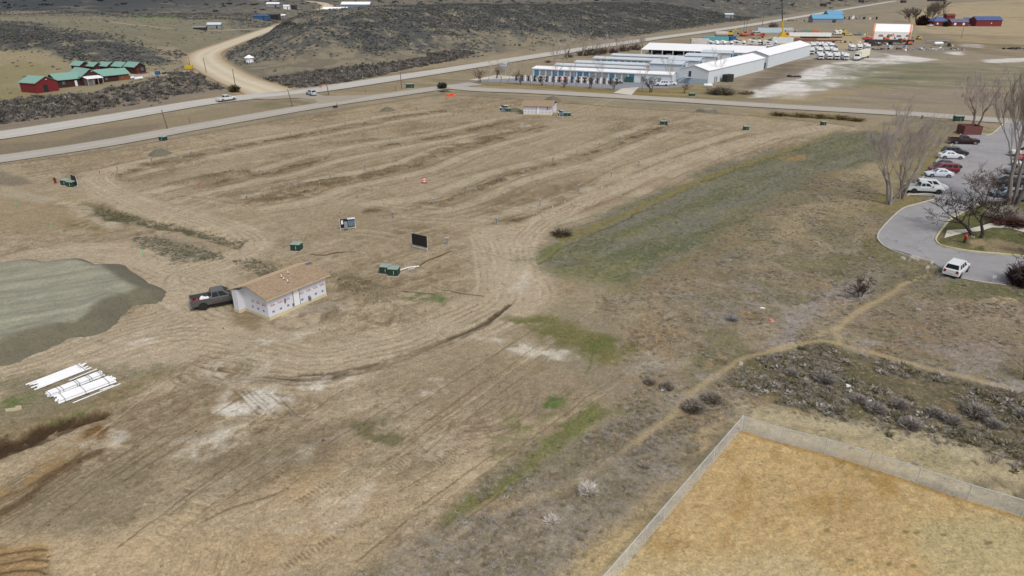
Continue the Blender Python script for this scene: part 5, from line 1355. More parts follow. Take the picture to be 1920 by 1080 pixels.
# single shrubs one can point at
def shrub(label, px, py, r, h, cols, seed, n=160, thin=.06, group=None, name='shrub', leaf=.5):
    global rng
    rng = np.random.default_rng(seed+900); x, y = g1(px, py); t = tuft_templates(1, n, .5, leaf, thin, .9)[0]
    V = t[0]*np.array([2*r, 2*r, h*1.2]); V = V+(rng.random((1, 3))-.5)*0; cc_ = np.array([seen(c) for c in cols])[rng.integers(0, len(cols), n)]; cc_ = np.repeat(cc_*(.85+.3*rng.random((n, 1))), 3, axis=0)
    o = mesh_obj(name, V, np.arange(len(V)).reshape(-1, 3), m_veg, {'Col': np.concatenate([cc_, np.ones((len(cc_), 1))], 1)}, False)
    o.location = (x, y, zg(x, y)-.05); return tag(o, label, 'shrub', group)
pale = [(236,230,220),(222,214,206),(206,198,188)]; greys = [(188,180,182),(172,166,170),(160,152,150)]; dk = [(84,74,60),(104,92,76),(70,62,52)]
shrub('pale round tumbleweed bush beside the narrow footpath, lower middle', 1102, 924, .62, .8, pale, 1, 260)
shrub('pale half-hidden bush in the weeds below the footpath', 1034, 978, .45, .5, pale, 2, 160)
shrub('pale round bush left of the field fence, with a dark hole beside it', 1207, 876, .45, .5, [(184,174,158),(168,158,144)], 3, 180)
shrub('dark grey rounded bush in the weeds near the scrap of white litter', 1373, 600, .62, .55, [(150,148,152),(166,164,168),(136,134,136)], 4, 220)
shrub('dark uprooted brush heap at the corner of the green bank', 1052, 441, 1.4, .9, dk, 5, 260, .04)
shrub('dark juniper beside the frontage road bend', 829, 166, 1.3, 1.9, [(60,66,54),(74,78,64)], 6, 260, .25)
shrub('grey brush clump just below the juniper', 833, 172, 1.7, .9, [(124,118,106),(140,134,122)], 7, 160)
shrub('brown-green bush at the roadside where the dirt road meets the highway', 440, 172, 1.5, 2.0, [(92,84,62),(78,74,56),(108,96,74)], 8, 260, .16)
shrub('wide tan brush mound beside the white warehouse', 1352, 176, 4.2, 2.2, [(130,120,104),(112,104,88),(146,136,120)], 9, 500, .04)
shrub('smaller tan brush at the end of the mound by the street', 1400, 176, 2.6, 1.2, [(150,136,112),(134,122,100)], 10, 220, .04)
for k, (x_, y_, r_) in enumerate(((1545,714,.95),(1484,702,.6),(1508,722,.4),(1642,770,.8),(1684,762,.75),(1752,778,.7),(1784,792,.7),(1831,778,.95),(1862,798,.6),(1914,780,.6),(1706,800,.8),(1610,752,.6),(1300,768,.9),(1335,752,.8),(1250,728,.6),(1218,718,.5))):
    shrub('pale grey twiggy bush in the weed bank, %s from the left' % ORD[k] if k < 12 else 'grey twiggy bush beside the narrow footpath, %s of four' % ORD[k-12], x_, y_, r_, r_*1.0, [(186,178,170),(168,160,154),(150,142,136),(134,128,120)] if k < 12 else [(166,156,144),(148,138,126),(130,120,106)], 20+k, 900, .07, 'pale bushes in the weed bank' if k < 12 else 'grey bushes by the footpath', leaf=.3)
shrub('large grey leafless bush beside the car park island', 1882, 412, 2.3, 2.0, [(178,168,160),(160,150,142),(196,186,178)], 40, 700, .02)
shrub('dense dark bush at the right edge by the lower drive', 1921, 533, 1.7, 2.0, [(60,52,52),(76,64,64),(92,66,70)], 41, 700, .08)
shrub('dark purple leafless hedge bush behind the curved footpath', 1892, 420, 2.4, .9, [(96,64,60),(84,58,54)], 42, 500, .05)
# ============================================================ buildings and yards further off
def hipbox(mb, u0, u1, v0, v1, z0, z1): mb.box(((u0+u1)/2, (v0+v1)/2, z0), (abs(u1-u0), abs(v1-v0), z1-z0)); return mb
def gable(t, L, Dp, H_, rise, m_w, m_r, over=.35, u0=0, v0=0, wall='wall', roof='roof', along='u', th=.12, base=-.3, lbl=None):
    """gabled block, ridge along local x (or y)"""
    w_ = MB(); hipbox(w_, u0, u0+L, v0, v0+Dp, base, H_)
    if along == 'u':
        vm = v0+Dp/2
        for u in (u0, u0+L-.1):
            w_.add([(u, v0, H_), (u, v0+Dp, H_), (u, vm, H_+rise), (u+.1, v0, H_), (u+.1, v0+Dp, H_), (u+.1, vm, H_+rise)], [(0,1,2),(3,5,4),(0,3,4,1),(1,4,5,2),(2,5,3,0)])
    else:
        um = u0+L/2
        for v in (v0, v0+Dp-.1):
            w_.add([(u0, v, H_), (u0+L, v, H_), (um, v, H_+rise), (u0, v+.1, H_), (u0+L, v+.1, H_), (um, v+.1, H_+rise)], [(0,2,1),(3,4,5),(0,1,4,3),(1,2,5,4),(2,0,3,5)])
    wo_ = w_.build(wall, m_w, t, label=lbl)
    r_ = MB()
    if along == 'u':
        k = rise/(Dp/2); a = H_-over*k+.02; b_ = H_+rise+.02
        r_.slab((u0-over, v0-over, a), (u0+L+over, v0-over, a), (u0+L+over, v0+Dp/2, b_), (u0-over, v0+Dp/2, b_), -th)
        r_.slab((u0+L+over, v0+Dp+over, a), (u0-over, v0+Dp+over, a), (u0-over, v0+Dp/2, b_), (u0+L+over, v0+Dp/2, b_), -th)
    else:
        k = rise/(L/2); a = H_-over*k+.02; b_ = H_+rise+.02
        r_.slab((u0-over, v0+Dp+over, a), (u0-over, v0-over, a), (u0+L/2, v0-over, b_), (u0+L/2, v0+Dp+over, b_), -th)
        r_.slab((u0+L+over, v0-over, a), (u0+L+over, v0+Dp+over, a), (u0+L/2, v0+Dp+over, b_), (u0+L/2, v0-over, b_), -th)
    r_.build(roof, m_r, t)
    return wo_
def panels(t, name, m_, items, label=None):
    """small flat boxes set on a wall face; each its own part"""
    for (x, y, z, sx, sy, sz) in items:
        m = MB(); m.box((x, y, z), (sx, sy, sz)); m.build(name, m_, t)
# ---------- lodge
bx_, by_ = g1(70, 175.5)
t = thing('red_barn', 'red barn with green roof at the left end of the lodge', 'barn', bx_, by_, R(69))
gable(t, 7.8, 7.2, 3.2, 1.7, m_red, m_groof2, .3, along='v')
panels(t, 'barn_door', mat('dark_green_door', (34,44,40), .6), [(3.3, -.03, 0, 1.5, .08, 2.4)]); panels(t, 'gable_lamp', m_lampw, [(3.9, -.36, 3.9, .5, .1, .25)])
lx, ly = g1(117, 165); lx2, ly2 = g1(244.5, 149)
LA = math.atan2(ly2-ly, lx2-lx); LL = math.hypot(lx2-lx, ly2-ly)
t = thing('lodge', 'long dark log lodge with pale green metal roof and a white-roofed porch', 'lodge', lx, ly, LA)
a1, a2_, = LL*.30, LL*.52
gable(t, a1+1, 7.0, 2.7, 1.7, m_log, m_groof2, .5, u0=-1.0, v0=.4)
gable(t, a2_-a1+1, 10.0, 3.3, 2.1, m_log, m_groof2, .5, u0=a1-.5, v0=-.9, along='v')
gable(t, LL*.30, 6.5, 2.7, 1.8, m_log, m_groof2, .5, u0=a2_+.3, v0=.3)
w2 = gable(t, LL-a2_-LL*.30, 6.0, 2.7, 1.6, m_orlog, m_groof2, .5, u0=a2_+LL*.30, v0=.5, lbl='orange log end wall')
m = MB(); m.slab((a1-.3, -4.2, 2.5), (a1+5.2, -4.2, 2.5), (a1+5.2, -.9, 3.1), (a1-.3, -.9, 3.1), -.1); m.build('porch_roof', m_wroof, t)
for u in (a1-.1, a1+1.7, a1+3.4, a1+5.0):
    m = MB(); m.box((u, -4.0, -.2), (.15, .15, 2.7)); m.build('porch_post', m_conc, t)
m = MB(); hipbox(m, a1, a1+2.3, -3.8, -.9, -.2, 2.45); m.build('porch_screen', mat('grey_screen', (112,106,104), .8), t)
panels(t, 'window', m_glass2, [(.9, .37, 1.1, .9, .08, .9), (a2_+3, .27, 1.1, .8, .08, .8), (LL-2.4, .47, 1.1, .7, .08, .7), (a1+3.4, -.93, 1.0, 1.2, .08, 1.3)])
panels(t, 'door', m_white, [(4.9, .37, .1, .8, .08, 1.9)])
panels(t, 'gable_lamp', m_lampw, [(a1+3.2, -.93, 4.5, .5, .1, .25)])
for k, (px_, py_, s_) in enumerate(((152,135.5,.85),(178,136,.92),(203,136,.95),(230,137.5,1.0),(255,139,1.05))):
    x, y = g1(px_, py_)
    if k == 0:
        cab0 = thing('cabin', '', 'cabin', x, y, R(60), 'cabins behind the lodge')
        gable(cab0, 4.2, 6.0, 2.6, 1.3, m_log, m_groof2, .45, along='v')
        panels(cab0, 'window', m_glass2, [(2.8, -.03, 1.0, 1.1, .08, 1.1)]); panels(cab0, 'door', m_red, [(1.1, -.03, 0, .9, .08, 2.0)])
        m = MB(); m.box((2.1, -1.0, .1), (4.2, 1.9, .12)); m.build('deck', m_wood, cab0)
        index_kids(cab0); cab0['label'] = 'dark cabin with green roof behind the lodge, first of five from the left'
    else: dup(cab0, x, y, R(60), 'dark cabin with green roof behind the lodge, %s of five from the left' % ORD[k], sc=s_)
def tank(label, px, py, ang, L, r, m_):
    x, y = g1(px, py); t = thing('gas_tank', label, 'gas tank', x, y, R(ang)); m = MB()
    m.tube((-L/2+r, 0, r+.25), (L/2-r, 0, r+.25), r, n=14, cap=False)
    for s_ in (-1, 1):
        q = MB(); m.loft([[(s_*(L/2-r+r*math.sin(a)), r*math.cos(a)*math.cos(b_), r+.25+r*math.cos(a)*math.sin(b_)) for b_ in np.linspace(0, 6.283, 13)[:-1]] for a in np.linspace(0, 1.45, 5)], cap=True)
    m.build('vessel', m_, t, True)
    for s_ in (-1, 1):
        q = MB(); q.box((s_*L*.28, 0, -.1), (.2, r*1.6, .5)); q.build('saddle', m_conc, t)
    q = MB(); q.tube((0, 0, 2*r+.2), (0, 0, 2*r+.4), .12, n=8); q.build('valve_cap', m_gsteel, t)
tank('white propane tank at the end of the lodge', 261, 150.5, 66, 3.6, .5, m_white)
tank('smaller white propane tank behind the larger one by the lodge', 249, 149, 66, 1.6, .45, m_white)
tank('white propane tank at the foot of the white warehouse', 1327, 164, -15, 3.0, .5, m_white)
tank('white tank in the scrap yard on the right', 1759, 85.5, 0, 5.5, .9, m_white)
def container(label, px, py, ang, L, W_, H_, m_, name='container', cat=None, rib=True, group=None):
    x, y = g1(px, py); t = thing(name, label, cat or 'container', x, y, R(ang), group); m = MB()
    m.box((0, 0, 0), (L, W_, H_)); 
    if rib:
        n_ = int(L/.6)
        for i in range(n_):
            for s_ in (-1, 1): m.box((-L/2+.3+i*.6, s_*(W_/2+.02), .15), (.25, .05, H_-.3))
    m.build('body', m_, t)
    m = MB(); m.box((0, 0, H_), (L+.06, W_+.06, .1)); m.build('lid', m_, t)
    m = MB(); m.box((L/2+.03, 0, .2), (.05, W_-.3, H_-.4)); m.build('end_door', m_, t)
    return t
m_bluep = mat('blue_paint', (44,92,140), .5); m_yel = mat('yellow_paint', (206,176,40), .5); m_teal = mat('teal_container', (92,172,180), .5, var=.08)
m_redv = mat('red_vehicle_paint', (180,50,52), .4); m_org = mat('orange_paint', (214,108,60), .5); m_dkb = mat('dark_steel', (56,52,54), .6); m_rust = mat('rusty_steel', (112,70,60), .8, var=.2)
container('blue skip on the drive beside the lodge', 296, 140, 10, 1.6, 1.3, 1.2, m_bluep, 'skip', 'skip')
container('yellow dumpster beside the dirt road bend', 355, 129, 0, 2.9, 1.6, 1.3, m_yel, 'dumpster', 'dumpster')
# gazebo
x, y = g1(468.5, 117); t = thing('gazebo', 'small white round building with a conical roof on the hillside', 'hut', x, y)
m = MB(); m.tube((0,0,-.5),(0,0,2.0),1.7,n=10); m.build('wall', m_white, t)
m = MB(); m.tube((0,0,2.0),(0,0,3.2),2.3,.1,n=10); m.build('roof', m_wroof, t)
# distant sheds on the left
def shed(label, px, py, ang, L, Dp, H_, rise, mw, mr, name='shed', cat='shed', along='u', openf=False, group=None):
    x, y = g1(px, py); t = thing(name, label, cat, x, y, R(ang), group)
    gable(t, L, Dp, H_, rise, mw, mr, .4, u0=-L/2, along=along)
    if openf: panels(t, 'bay_shade', m_black, [(-L/2+L*(i+.5)/3, -.03, 0, L/3*.82, .08, H_*.8) for i in range(3)])  # black panels on the closed wall paint the shade of open bays
    else: panels(t, 'door', m_dkb, [(L*.2, -.03, 0, L*.12, .08, H_*.7)])
    return t
m_bgrey = mat('blue_grey_siding', (104,128,148), .6); m_gsid = mat('grey_siding', (140,140,146), .7); m_lbr = mat('blue_metal_roof', (104,160,196), .4, var=.06)
m_bluer = mat('deep_blue_roof', (70,92,140), .5, var=.08)
shed('grey shed with silver roof standing alone in the valley on the left', 402, 54, 10, 9, 6, 2.8, 1.2, m_gsid, m_groof)
shed('low dark shed beside the silver-roofed shed in the valley', 374, 56, 5, 8, 4, 1.6, .6, m_dkb, m_gsid)
shed('far blue shed left of the dirt road', 489, 37, 0, 13, 7, 3.2, .9, m_bluep, m_bluep)
shed('far black open-fronted shed left of the dirt road', 512, 36.5, 0, 11, 7, 4, .8, m_dkb, m_dkb, openf=True)
shed('small far shed with white roof right of the black shed', 528, 35, 0, 7, 6, 3, .9, m_gsid, m_wroof)
shed('far tiny white hut, left of two on the far slope', 537, 17.5, 0, 7, 6, 4, 1, m_white, m_wroof)
shed('far tiny black hut, right of two on the far slope', 550, 17.5, 0, 6, 6, 4, 1, m_dkb, m_dkb)
shed('far cluster house with white roof on the slope', 512, 13.5, 0, 16, 8, 4, 1.5, m_gsid, m_wroof, 'house', 'house')
shed('pale building at the top edge on the left', 500, 2.5, 0, 30, 10, 6, 2, m_gsid, m_wroof, 'house', 'house')
def shed_at(label, x, y, ang, L, Dp, H_, rise, mw, mr, **k):
    t = shed(label, 960, 300, ang, L, Dp, H_, rise, mw, mr, **k); t.location = (x, y, zg(x, y)); return t
dx, dy, dz = ray(628, 29); D_ = (CAMH-3)/(-dz/dy); shed_at('blue-grey shed with white roof half hidden by the ridge', float(dx/dy*D_), float(D_), 0, 24, 12, 5.5, 2, m_bgrey, m_wroof)
dx, dy, dz = ray(667, 20.5); D_ = (CAMH-4)/(-dz/dy); shed_at('pale shed with white roof peeping over the ridge', float(dx/dy*D_), float(D_), 0, 32, 14, 7, 2.5, m_bgrey, m_wroof)
# ---------- storage rows
SA = R(-23)
def row_building(label, pxl, pxr, ytop_l, H_, Dp, first, doors='none', bays=12, win=False, y_off=0):
    # front roof edge given in the photo, base found from its height
    dx, dy, dz = ray(pxl, ytop_l); D_ = (CAMH-H_)/(-dz/dy); x0 = float(dx/dy*D_); y0 = float(D_)
    # length from the right end column
    a, b_ = float(ray(pxr, 120)[0]/ray(pxr, ytop_l+3)[1]), 0
    L = (a*y0-x0)/(math.cos(SA)-a*math.sin(SA))
    t = thing('storage_building', label, 'storage building', x0, y0, SA, 'storage buildings', z=0)
    m = MB(); hipbox(m, 0, L, 0, Dp, -.2, H_-.15); m.build('wall', m_wwall, t)
    m = MB(); m.slab((-.25, -.3, H_-.1), (L+.25, -.3, H_-.1), (L+.25, Dp/2, H_+.35), (-.25, Dp/2, H_+.35), -.12); m.slab((L+.25, Dp+.3, H_-.1), (-.25, Dp+.3, H_-.1), (-.25, Dp/2, H_+.35), (L+.25, Dp/2, H_+.35), -.12)
    m.build('roof', m_wroof if first else m_groof, t)
    m = MB(); m.box((L/2, -.33, H_-.28), (L+.5, .06, .2)); m.build('gutter', m_white, t)
    return t, L
m_eave = mat('blue_trim', (120,150,176), .6)
t, L = row_building('front storage building with wide blue and grey roller doors behind the striped pillars', 999, 1262, 127.5, 3.3, 8, True)
pat = 'bggbbgbbbgggbggb'
nb = len(pat); bw = L*.74/nb
for i, ch in enumerate(pat):
    m = MB(); m.box((.4+bw*(i+.5), -.05, 0), (bw*.76, .12, 2.7)); m.build('roller_door', m_blue if ch == 'b' else m_greyd, t)
for i in range(3):
    m = MB(); m.box((L*.80+i*3.0, -.05, 0), (1.2, .1, 2.1)); m.build('small_door', m_greyd, t)
for k, (pl, pr_, yt, Dp_, nm) in enumerate(((1041,1222,121,5,'second'),(1078,1250,116,6,'third'),(1113,1282,108.2,6,'fourth'),(1147,1320,102.8,6,'fifth'))):
    t, L = row_building('%s storage row back, a low row of small blue doors under a pale roof' % nm, pl, pr_, yt, 3.2, Dp_, False)
    n_ = int(L/2.6)
    for i in range(n_):
        m = MB(); m.box((.6+(i+.5)*(L-1)/n_, -.05, .0), ((L-1)/n_*.78, .12, 2.5)); m.build('roller_door', m_blue if (i+k) % 3 else m_bwin, t)
for k, (pl, pr_, yt, nm) in enumerate(((1218,1279,118.2,'nearest'),(1252,1311,111.5,'second'),(1284,1341,104,'third'),(1315,1370,97.6,'farthest'))):
    t, L = row_building('tall white storage block with two blue end windows, %s of four' % nm, pl, pr_, yt, 5.2, 13, False)
    for i in range(2):
        m = MB(); m.box((L+.04, 2.2+i*3.4, 2.4), (.1, 2.7, 2.2)); m.build('end_window', m_bwin, t)
    m = MB(); m.box((L/2, -.36, 4.95), (L+.5, .08, .16)); m.build('blue_trim', m_eave, t)
# long open canopy
dx, dy, dz = ray(1202, 92.5); D_ = (CAMH-4.6)/(-dz/dy); x0, y0 = float(dx/dy*D_), float(D_)
t = thing('open_canopy', 'long open vehicle canopy with a white roof behind the storage rows', 'canopy', x0, y0, SA, z=0); L = 53
m = MB(); m.slab((0, 0, 4.5), (L, 0, 4.5), (L, 17, 6.2), (0, 17, 6.2), -.15); m.build('roof', m_wroof, t)
m = MB(); hipbox(m, 0, L, 16.5, 17, -.2, 6.0); m.build('back_wall', m_dkb, t)
m = MB(); hipbox(m, L-14, L-.1, .4, 16, -.2, 4.4); m.build('closed_bay', m_wwall, t)
for i in range(3):
    m = MB(); m.box((L-12+i*4.4, .36, 0), (3.4, .1, 3.8)); m.build('roller_door', m_blue, t)
for i in range(9):
    m = MB(); m.box((.2+i*4.8, .2, -.1), (.25, .25, 4.6)); m.build('post', m_white, t)
rr = random.Random(12)
for i in range(7):
    a = 2.5+i*4.9; cx_ = x0+a*math.cos(SA)-6*math.sin(SA); cy_ = y0+a*math.sin(SA)+6*math.cos(SA)
    tt_ = thing('stored_camper', 'camper stored under the long canopy, %s from the left' % ORD[i], 'camper', cx_, cy_, SA+R(90), 'campers under the canopy', z=0)
    m = MB(); m.box((0, 0, .6), (7, 2.4, 2.2), top=(.94, .96)); m.build('body', m_gsid if i % 2 else m_groof, tt_)
    for s_ in (-1, 1): wheel(tt_, -.6, s_*1.15, .35)
# white warehouses
def warehouse(label, pa, pb, Wd, H_, Hr, plinth, stairs=False):
    ax, ay = g1(*pa); bx, by = g1(*pb); L = math.hypot(bx-ax, by-ay); A = math.atan2(by-ay, bx-ax)
    t = thing('warehouse', label, 'warehouse', ax, ay, A, z=0)
    gable(t, L, Wd, H_, Hr-H_, m_wwall, m_wroof, .25, along='u', base=-.2)
    if stairs:
        m = MB(); m.box((-.04, Wd/2, -.1), (.1, Wd, 1.9)); m.build('plinth', m_bwall, t)
        panels(t, 'door', m_dkb, [(-.06, Wd*.62, 2.2, .1, .9, 1.9)])
        m = MB(); m.box((-1.0, Wd*.62, 2.0), (1.8, 1.6, .12)); m.build('landing', m_gsteel, t)
        m = MB(); m.slab((-1.9, Wd*.62+.8, 2.05), (-1.0, Wd*.62+.8, 2.05), (-1.0, Wd*.62+4.4, .0), (-1.9, Wd*.62+4.4, .0), .12); m.build('stair_flight', m_white, t)
        for s_ in (-1.85, -1.05):
            m = MB(); m.tube((s_, Wd*.62+.8, 3.0), (s_, Wd*.62+4.4, 1.0), .04, n=5); m.tube((s_, Wd*.62+.8, 2.0), (s_, Wd*.62+.8, 3.0), .04, n=5); m.tube((s_, Wd*.62+4.4, 0), (s_, Wd*.62+4.4, 1.0), .04, n=5); m.build('handrail', m_white, t)
        panels(t, 'side_door', m_gsid, [(6.0, -.03, 0, 1.0, .08, 2.1), (7.6, -.03, 0, 1.0, .08, 2.1)])
    else: panels(t, 'door', m_bwin, [(-.05, 1.2, 0, .08, 1.0, 2.2)])
warehouse('nearer long white warehouse with stairs at its end door', (1326.5,158.8), (1431.4,131), 11, 4.6, 6.1, True, True)
warehouse('farther long white warehouse joined behind the first', (1438.3,128), (1517.5,104.3), 11, 5.0, 6.6, False)
container('dark green dumpster against the white warehouse', 1364, 153, 35, 3.6, 2.2, 2.4, mat('dark_dumpster', (44,50,46), .6), 'dumpster', 'dumpster')
# striped pillars fence (low wall of white and dark slabs)
A0 = np.array(g1(962, 152.5)); A1 = np.array(g1(1158, 160))
t = thing('slab_wall', 'low wall of alternating white and dark slabs along the storage car park', 'wall', A0[0], A0[1], math.atan2(*(A1-A0)[::-1]))
Lw = math.hypot(*(A1-A0)); n_ = 33
for i in range(n_):
    m = MB(); m.box(((i+.5)*Lw/n_, 2.0, -.05), (Lw/n_*.5, .25, 2.1 if i % 2 else 2.0)); m.build('slab', m_white if i % 2 else m_dkb, t)
A0 = np.array(g1(1172, 152)); A1 = np.array(g1(1258, 150))
t = thing('slab_wall', 'short row of white and dark slabs at the white end wall', 'wall', A0[0], A0[1], math.atan2(*(A1-A0)[::-1])); Lw = math.hypot(*(A1-A0))
for i in range(13):
    m = MB(); m.box(((i+.5)*Lw/13, 2.0, -.05), (Lw/13*.5, .25, 2.1)); m.build('slab', m_white if i % 2 else m_dkb, t)
# ---------- sign board
x, y = g1(944, 146); t = thing('sign_board', 'white and blue sign board on two poles beside the storage lawn', 'sign', x, y, R(-12))
m = MB(); m.box((0, 0, 4.2), (3.4, .3, 1.1)); m.build('panel', mat('pale_sign_panel', (196,210,226), .5), t)
m = MB(); m.box((-1.55, -.17, 4.25), (.22, .03, 1.0)); m.build('panel_end', m_bluer, t); m = MB(); m.box((1.55, -.17, 4.25), (.22, .03, 1.0)); m.build('panel_end', m_bluer, t)
for i in range(7):
    m = MB(); m.box((-1.1+i*.36, -.17, 4.5), (.2, .03, .5 if i % 2 else .42)); m.build('lettering', mat('sign_lettering', (120,140,176), .5), t)
for s_ in (-.9, .9):
    m = MB(); m.tube((s_, 0, 0), (s_, 0, 4.2), .09, n=7); m.build('pole', m_gsteel, t)
m = MB(); m.box((0, 0, 2.2), (1.5, .2, 1.0)); m.build('lower_panel', m_gsid, t)
# ---------- RVs, trucks, yard machinery
def rv(label, px, py, ang, L=7, H_=3.0, group='motorhomes parked behind the warehouse'):
    x, y = g1(px, py); t = thing('motorhome', label, 'motorhome', x, y, R(ang), group)
    m = MB(); m.loft([[(L/2-.9, -1.15, .5), (L/2-.9, 1.15, .5), (L/2-.9, 1.15, H_-.9), (L/2-.9, -1.15, H_-.9)], [(L/2-.95, -1.2, .5), (L/2-.95, 1.2, .5), (L/2-.3, 1.2, H_-.3), (L/2-.3, -1.2, H_-.3)]][:1]+[[(-L/2, -1.2, .45), (-L/2, 1.2, .45), (-L/2, 1.2, H_), (-L/2, -1.2, H_)]]); m.build('coach_body', m_white, t)
    m = MB(); m.box((L/2-.9, 0, H_-1.15), (1.5, 2.3, 1.05), top=(.8, .95)); m.build('overcab', m_white, t)
    m = MB(); m.box((L/2-.2, 0, .45), (1.5, 1.9, .75)); m.build('bonnet', m_white, t)
    m = MB(); m.box((L/2-.55, 0, 1.2), (1.0, 1.8, .7), top=(.6, .9)); m.build('windscreen', m_glass, t)
    m = MB(); m.box((L/2+.57, 0, .5), (.06, 1.3, .35)); m.build('grille', m_dkb, t)
    for s_ in (-1, 1):
        m = MB(); m.box((-.8, s_*1.21, 1.5), (1.2, .05, .6)); m.build('side_window', m_glass, t)
        wheel(t, L/2-.3, s_*1.0, .38); wheel(t, -L/2+1.6, s_*1.0, .38)
    m = MB(); m.box((-.6, 0, H_), (.9, .7, .25)); m.build('roof_vent', m_gsid, t)
    return t
rv0 = None
RVS = [(1537,111,'front row, first from the warehouse'),(1553,111,'front row, second from the warehouse'),(1568,111.3,'front row, third from the warehouse'),(1583,111.8,'front row, rightmost'),
 (1521,101,'second row, first from the warehouse'),(1535,100,'second row, second from the warehouse'),(1549,99.5,'second row, third from the warehouse'),(1562,101,'second row, fourth from the warehouse'),
 (1524,90.5,'back row, first from the warehouse'),(1535,90,'back row, second from the warehouse'),(1545,91.5,'back row, third from the warehouse'),(1556,90.5,'back row, rightmost of the cluster'),
 (1596,94.5,'left of the three standing apart'),(1611,94,'middle of the three standing apart'),(1624,93,'right of the three standing apart')]
for k, (x_, y_, lb) in enumerate(RVS):
    lbl = 'white motorhome behind the warehouse, '+lb
    if rv0 is None: rv0 = index_kids(rv(lbl, x_, y_, -104))
    else:
        xx, yy = g1(x_, y_); dup(rv0, xx, yy, R(-104+((k*7) % 13-6)), lbl)
for k, (x_, y_) in enumerate(((1337,87.5),(1350,87),(1362,86.5),(1385,86),(1414,84.5),(1443,86))):
    xx, yy = g1(x_, y_); dup(rv0, xx, yy, R(-60+k*5), 'white vehicle behind the long canopy, %s from the left' % ORD[k], group='white vehicles behind the canopy')
def semi(label, px, py, ang, L, m_c, m_t, H_=3.9, name='semi_truck', cab=True, flat=False, group=None):
    x, y = g1(px, py); t = thing(name, label, 'truck' if cab else 'trailer', x, y, R(ang), group)
    m = MB()
    if flat: m.box((-L/2, 0, 1.1), (L, 2.5, .3))
    else: m.box((-L/2, 0, 1.1), (L, 2.5, H_-1.1))
    m.build('trailer_box', m_t, t)
    for q in (-L+1.2, -L+2.5):
        for s_ in (-1, 1): wheel(t, q, s_*1.05, .5, .3)
    if cab:
        m = MB(); m.box((1.5, 0, .8), (2.0, 2.3, 2.2), top=(.85, .92)); m.build('cab', m_c, t)
        m = MB(); m.box((3.3, 0, .8), (1.9, 1.7, 1.1), top=(.85, .9)); m.build('bonnet', m_c, t)
        m = MB(); m.box((2.42, 0, 2.0), (.18, 1.9, .75)); m.build('windscreen', m_glass, t)
        m = MB(); m.box((4.28, 0, .5), (.1, 2.2, .4)); m.build('front_bumper', m_chrome, t)
        for q in (3.3, .6):
            for s_ in (-1, 1): wheel(t, q, s_*1.0, .5, .3)
    return t
semi('white semi truck with a long cream box trailer beside the salty ground', 1608, 113, -128, 16, m_white, mat('cream_trailer', (232,228,206), .5), 3.9)
semi('red semi truck pulling a white tank trailer by the crane', 1478, 71, 172, 26, m_redv, m_white, 3.3)
semi('long dark pipe trailer loaded with black steel, behind the motorhomes', 1625, 83, 178, 26, m_dkb, m_dkb, 2.6, 'pipe_trailer', False)
container('teal container with a dark underside behind the long canopy', 1341, 79, -6, 15, 3, 3.0, m_teal)
container('blue and white truck body joined to the teal container', 1371, 78, 30, 5, 2.6, 3.0, m_bluep, 'truck_body', 'truck body')
container('small beige block shed left of the teal container', 1312, 82, -10, 10, 6, 2.6, mat('beige_block', (214,208,202), .7), 'block_shed', 'shed', False)
tank('large pinkish cylindrical tank behind the teal container', 1352, 69.5, -6, 9, 1.7, mat('pinkish_tank', (188,176,168), .6))
container('long pale blue office trailer by the highway side', 1452, 61, -2, 25, 3.2, 3.0, mat('pale_blue_trailer', (190,208,218), .6), 'office_trailer', 'office trailer', False)
container('white box truck body standing near the crane', 1466, 81, -4, 12, 2.6, 3.2, m_wwall, 'truck_body', 'truck body', False)
container('tan container right of the office trailer', 1484, 63, -2, 9, 3, 2.2, mat('tan_container', (190,176,156), .7))
container('pale grey container left of the small green one', 1502, 63.5, -2, 9, 2.6, 2.2, m_gsid); container('small green container between the pale and orange containers', 1513.5, 63.5, -2, 4.5, 2.6, 2.4, mat('green_container', (84,156,120), .6)); container('orange container right of the green one', 1524, 63.5, -2, 6.5, 2.6, 2.2, m_org)
def digger(label, px, py, ang, m_, s=1.0):
    x, y = g1(px, py); t = thing('excavator', label, 'excavator', x, y, R(ang)); 
    m = MB(); m.box((0, -1.1*s, 0), (3.6*s, .6*s, .8*s), top=(.8, 1)); m.build('track', m_dkb, t); m = MB(); m.box((0, 1.1*s, 0), (3.6*s, .6*s, .8*s), top=(.8, 1)); m.build('track', m_dkb, t)
    m = MB(); m.box((-.4*s, 0, .85*s), (3*s, 2.4*s, 1.1*s)); m.build('upper_body', m_, t)
    m = MB(); m.box((.7*s, .6*s, 1.0*s), (1.2*s, 1.0*s, 1.6*s), top=(.8, .9)); m.build('cab', m_glass, t)
    m = MB(); m.tube((.9*s, -.3*s, 1.5*s), (3.2*s, -.3*s, 4.0*s), .28*s, .22*s, 6); m.build('boom', m_, t); m = MB(); m.tube((3.2*s, -.3*s, 4.0*s), (4.8*s, -.3*s, 1.6*s), .22*s, .16*s, 6); m.build('stick', m_, t)
    m = MB(); m.box((4.8*s, -.3*s, .9*s), (.9*s, 1.0*s, .8*s), top=(.6, 1)); m.build('bucket', m_dkb, t)
digger('yellow machine with raised arm behind the teal container', 1368, 67.5, 10, m_yel, 1.2); digger('orange excavator on the red trailer', 1395, 68, 0, m_org, 1.1); digger('yellow loader beside the white tank truck at the yard back', 1580, 64, 180, m_yel, 1.2); digger('orange machine in front of the white fabric hangar', 1662, 76, 0, m_org, 1.0); digger('second orange machine right of the hangar front', 1703, 84, 180, m_org, .9); digger('yellow machine at the right corner of the hangar', 1722, 74, 180, m_yel, .8)
semi('red flatbed trailer carrying the orange excavator', 1398, 71, 178, 12, m_redv, m_redv, 2, 'flatbed_trailer', False, True)
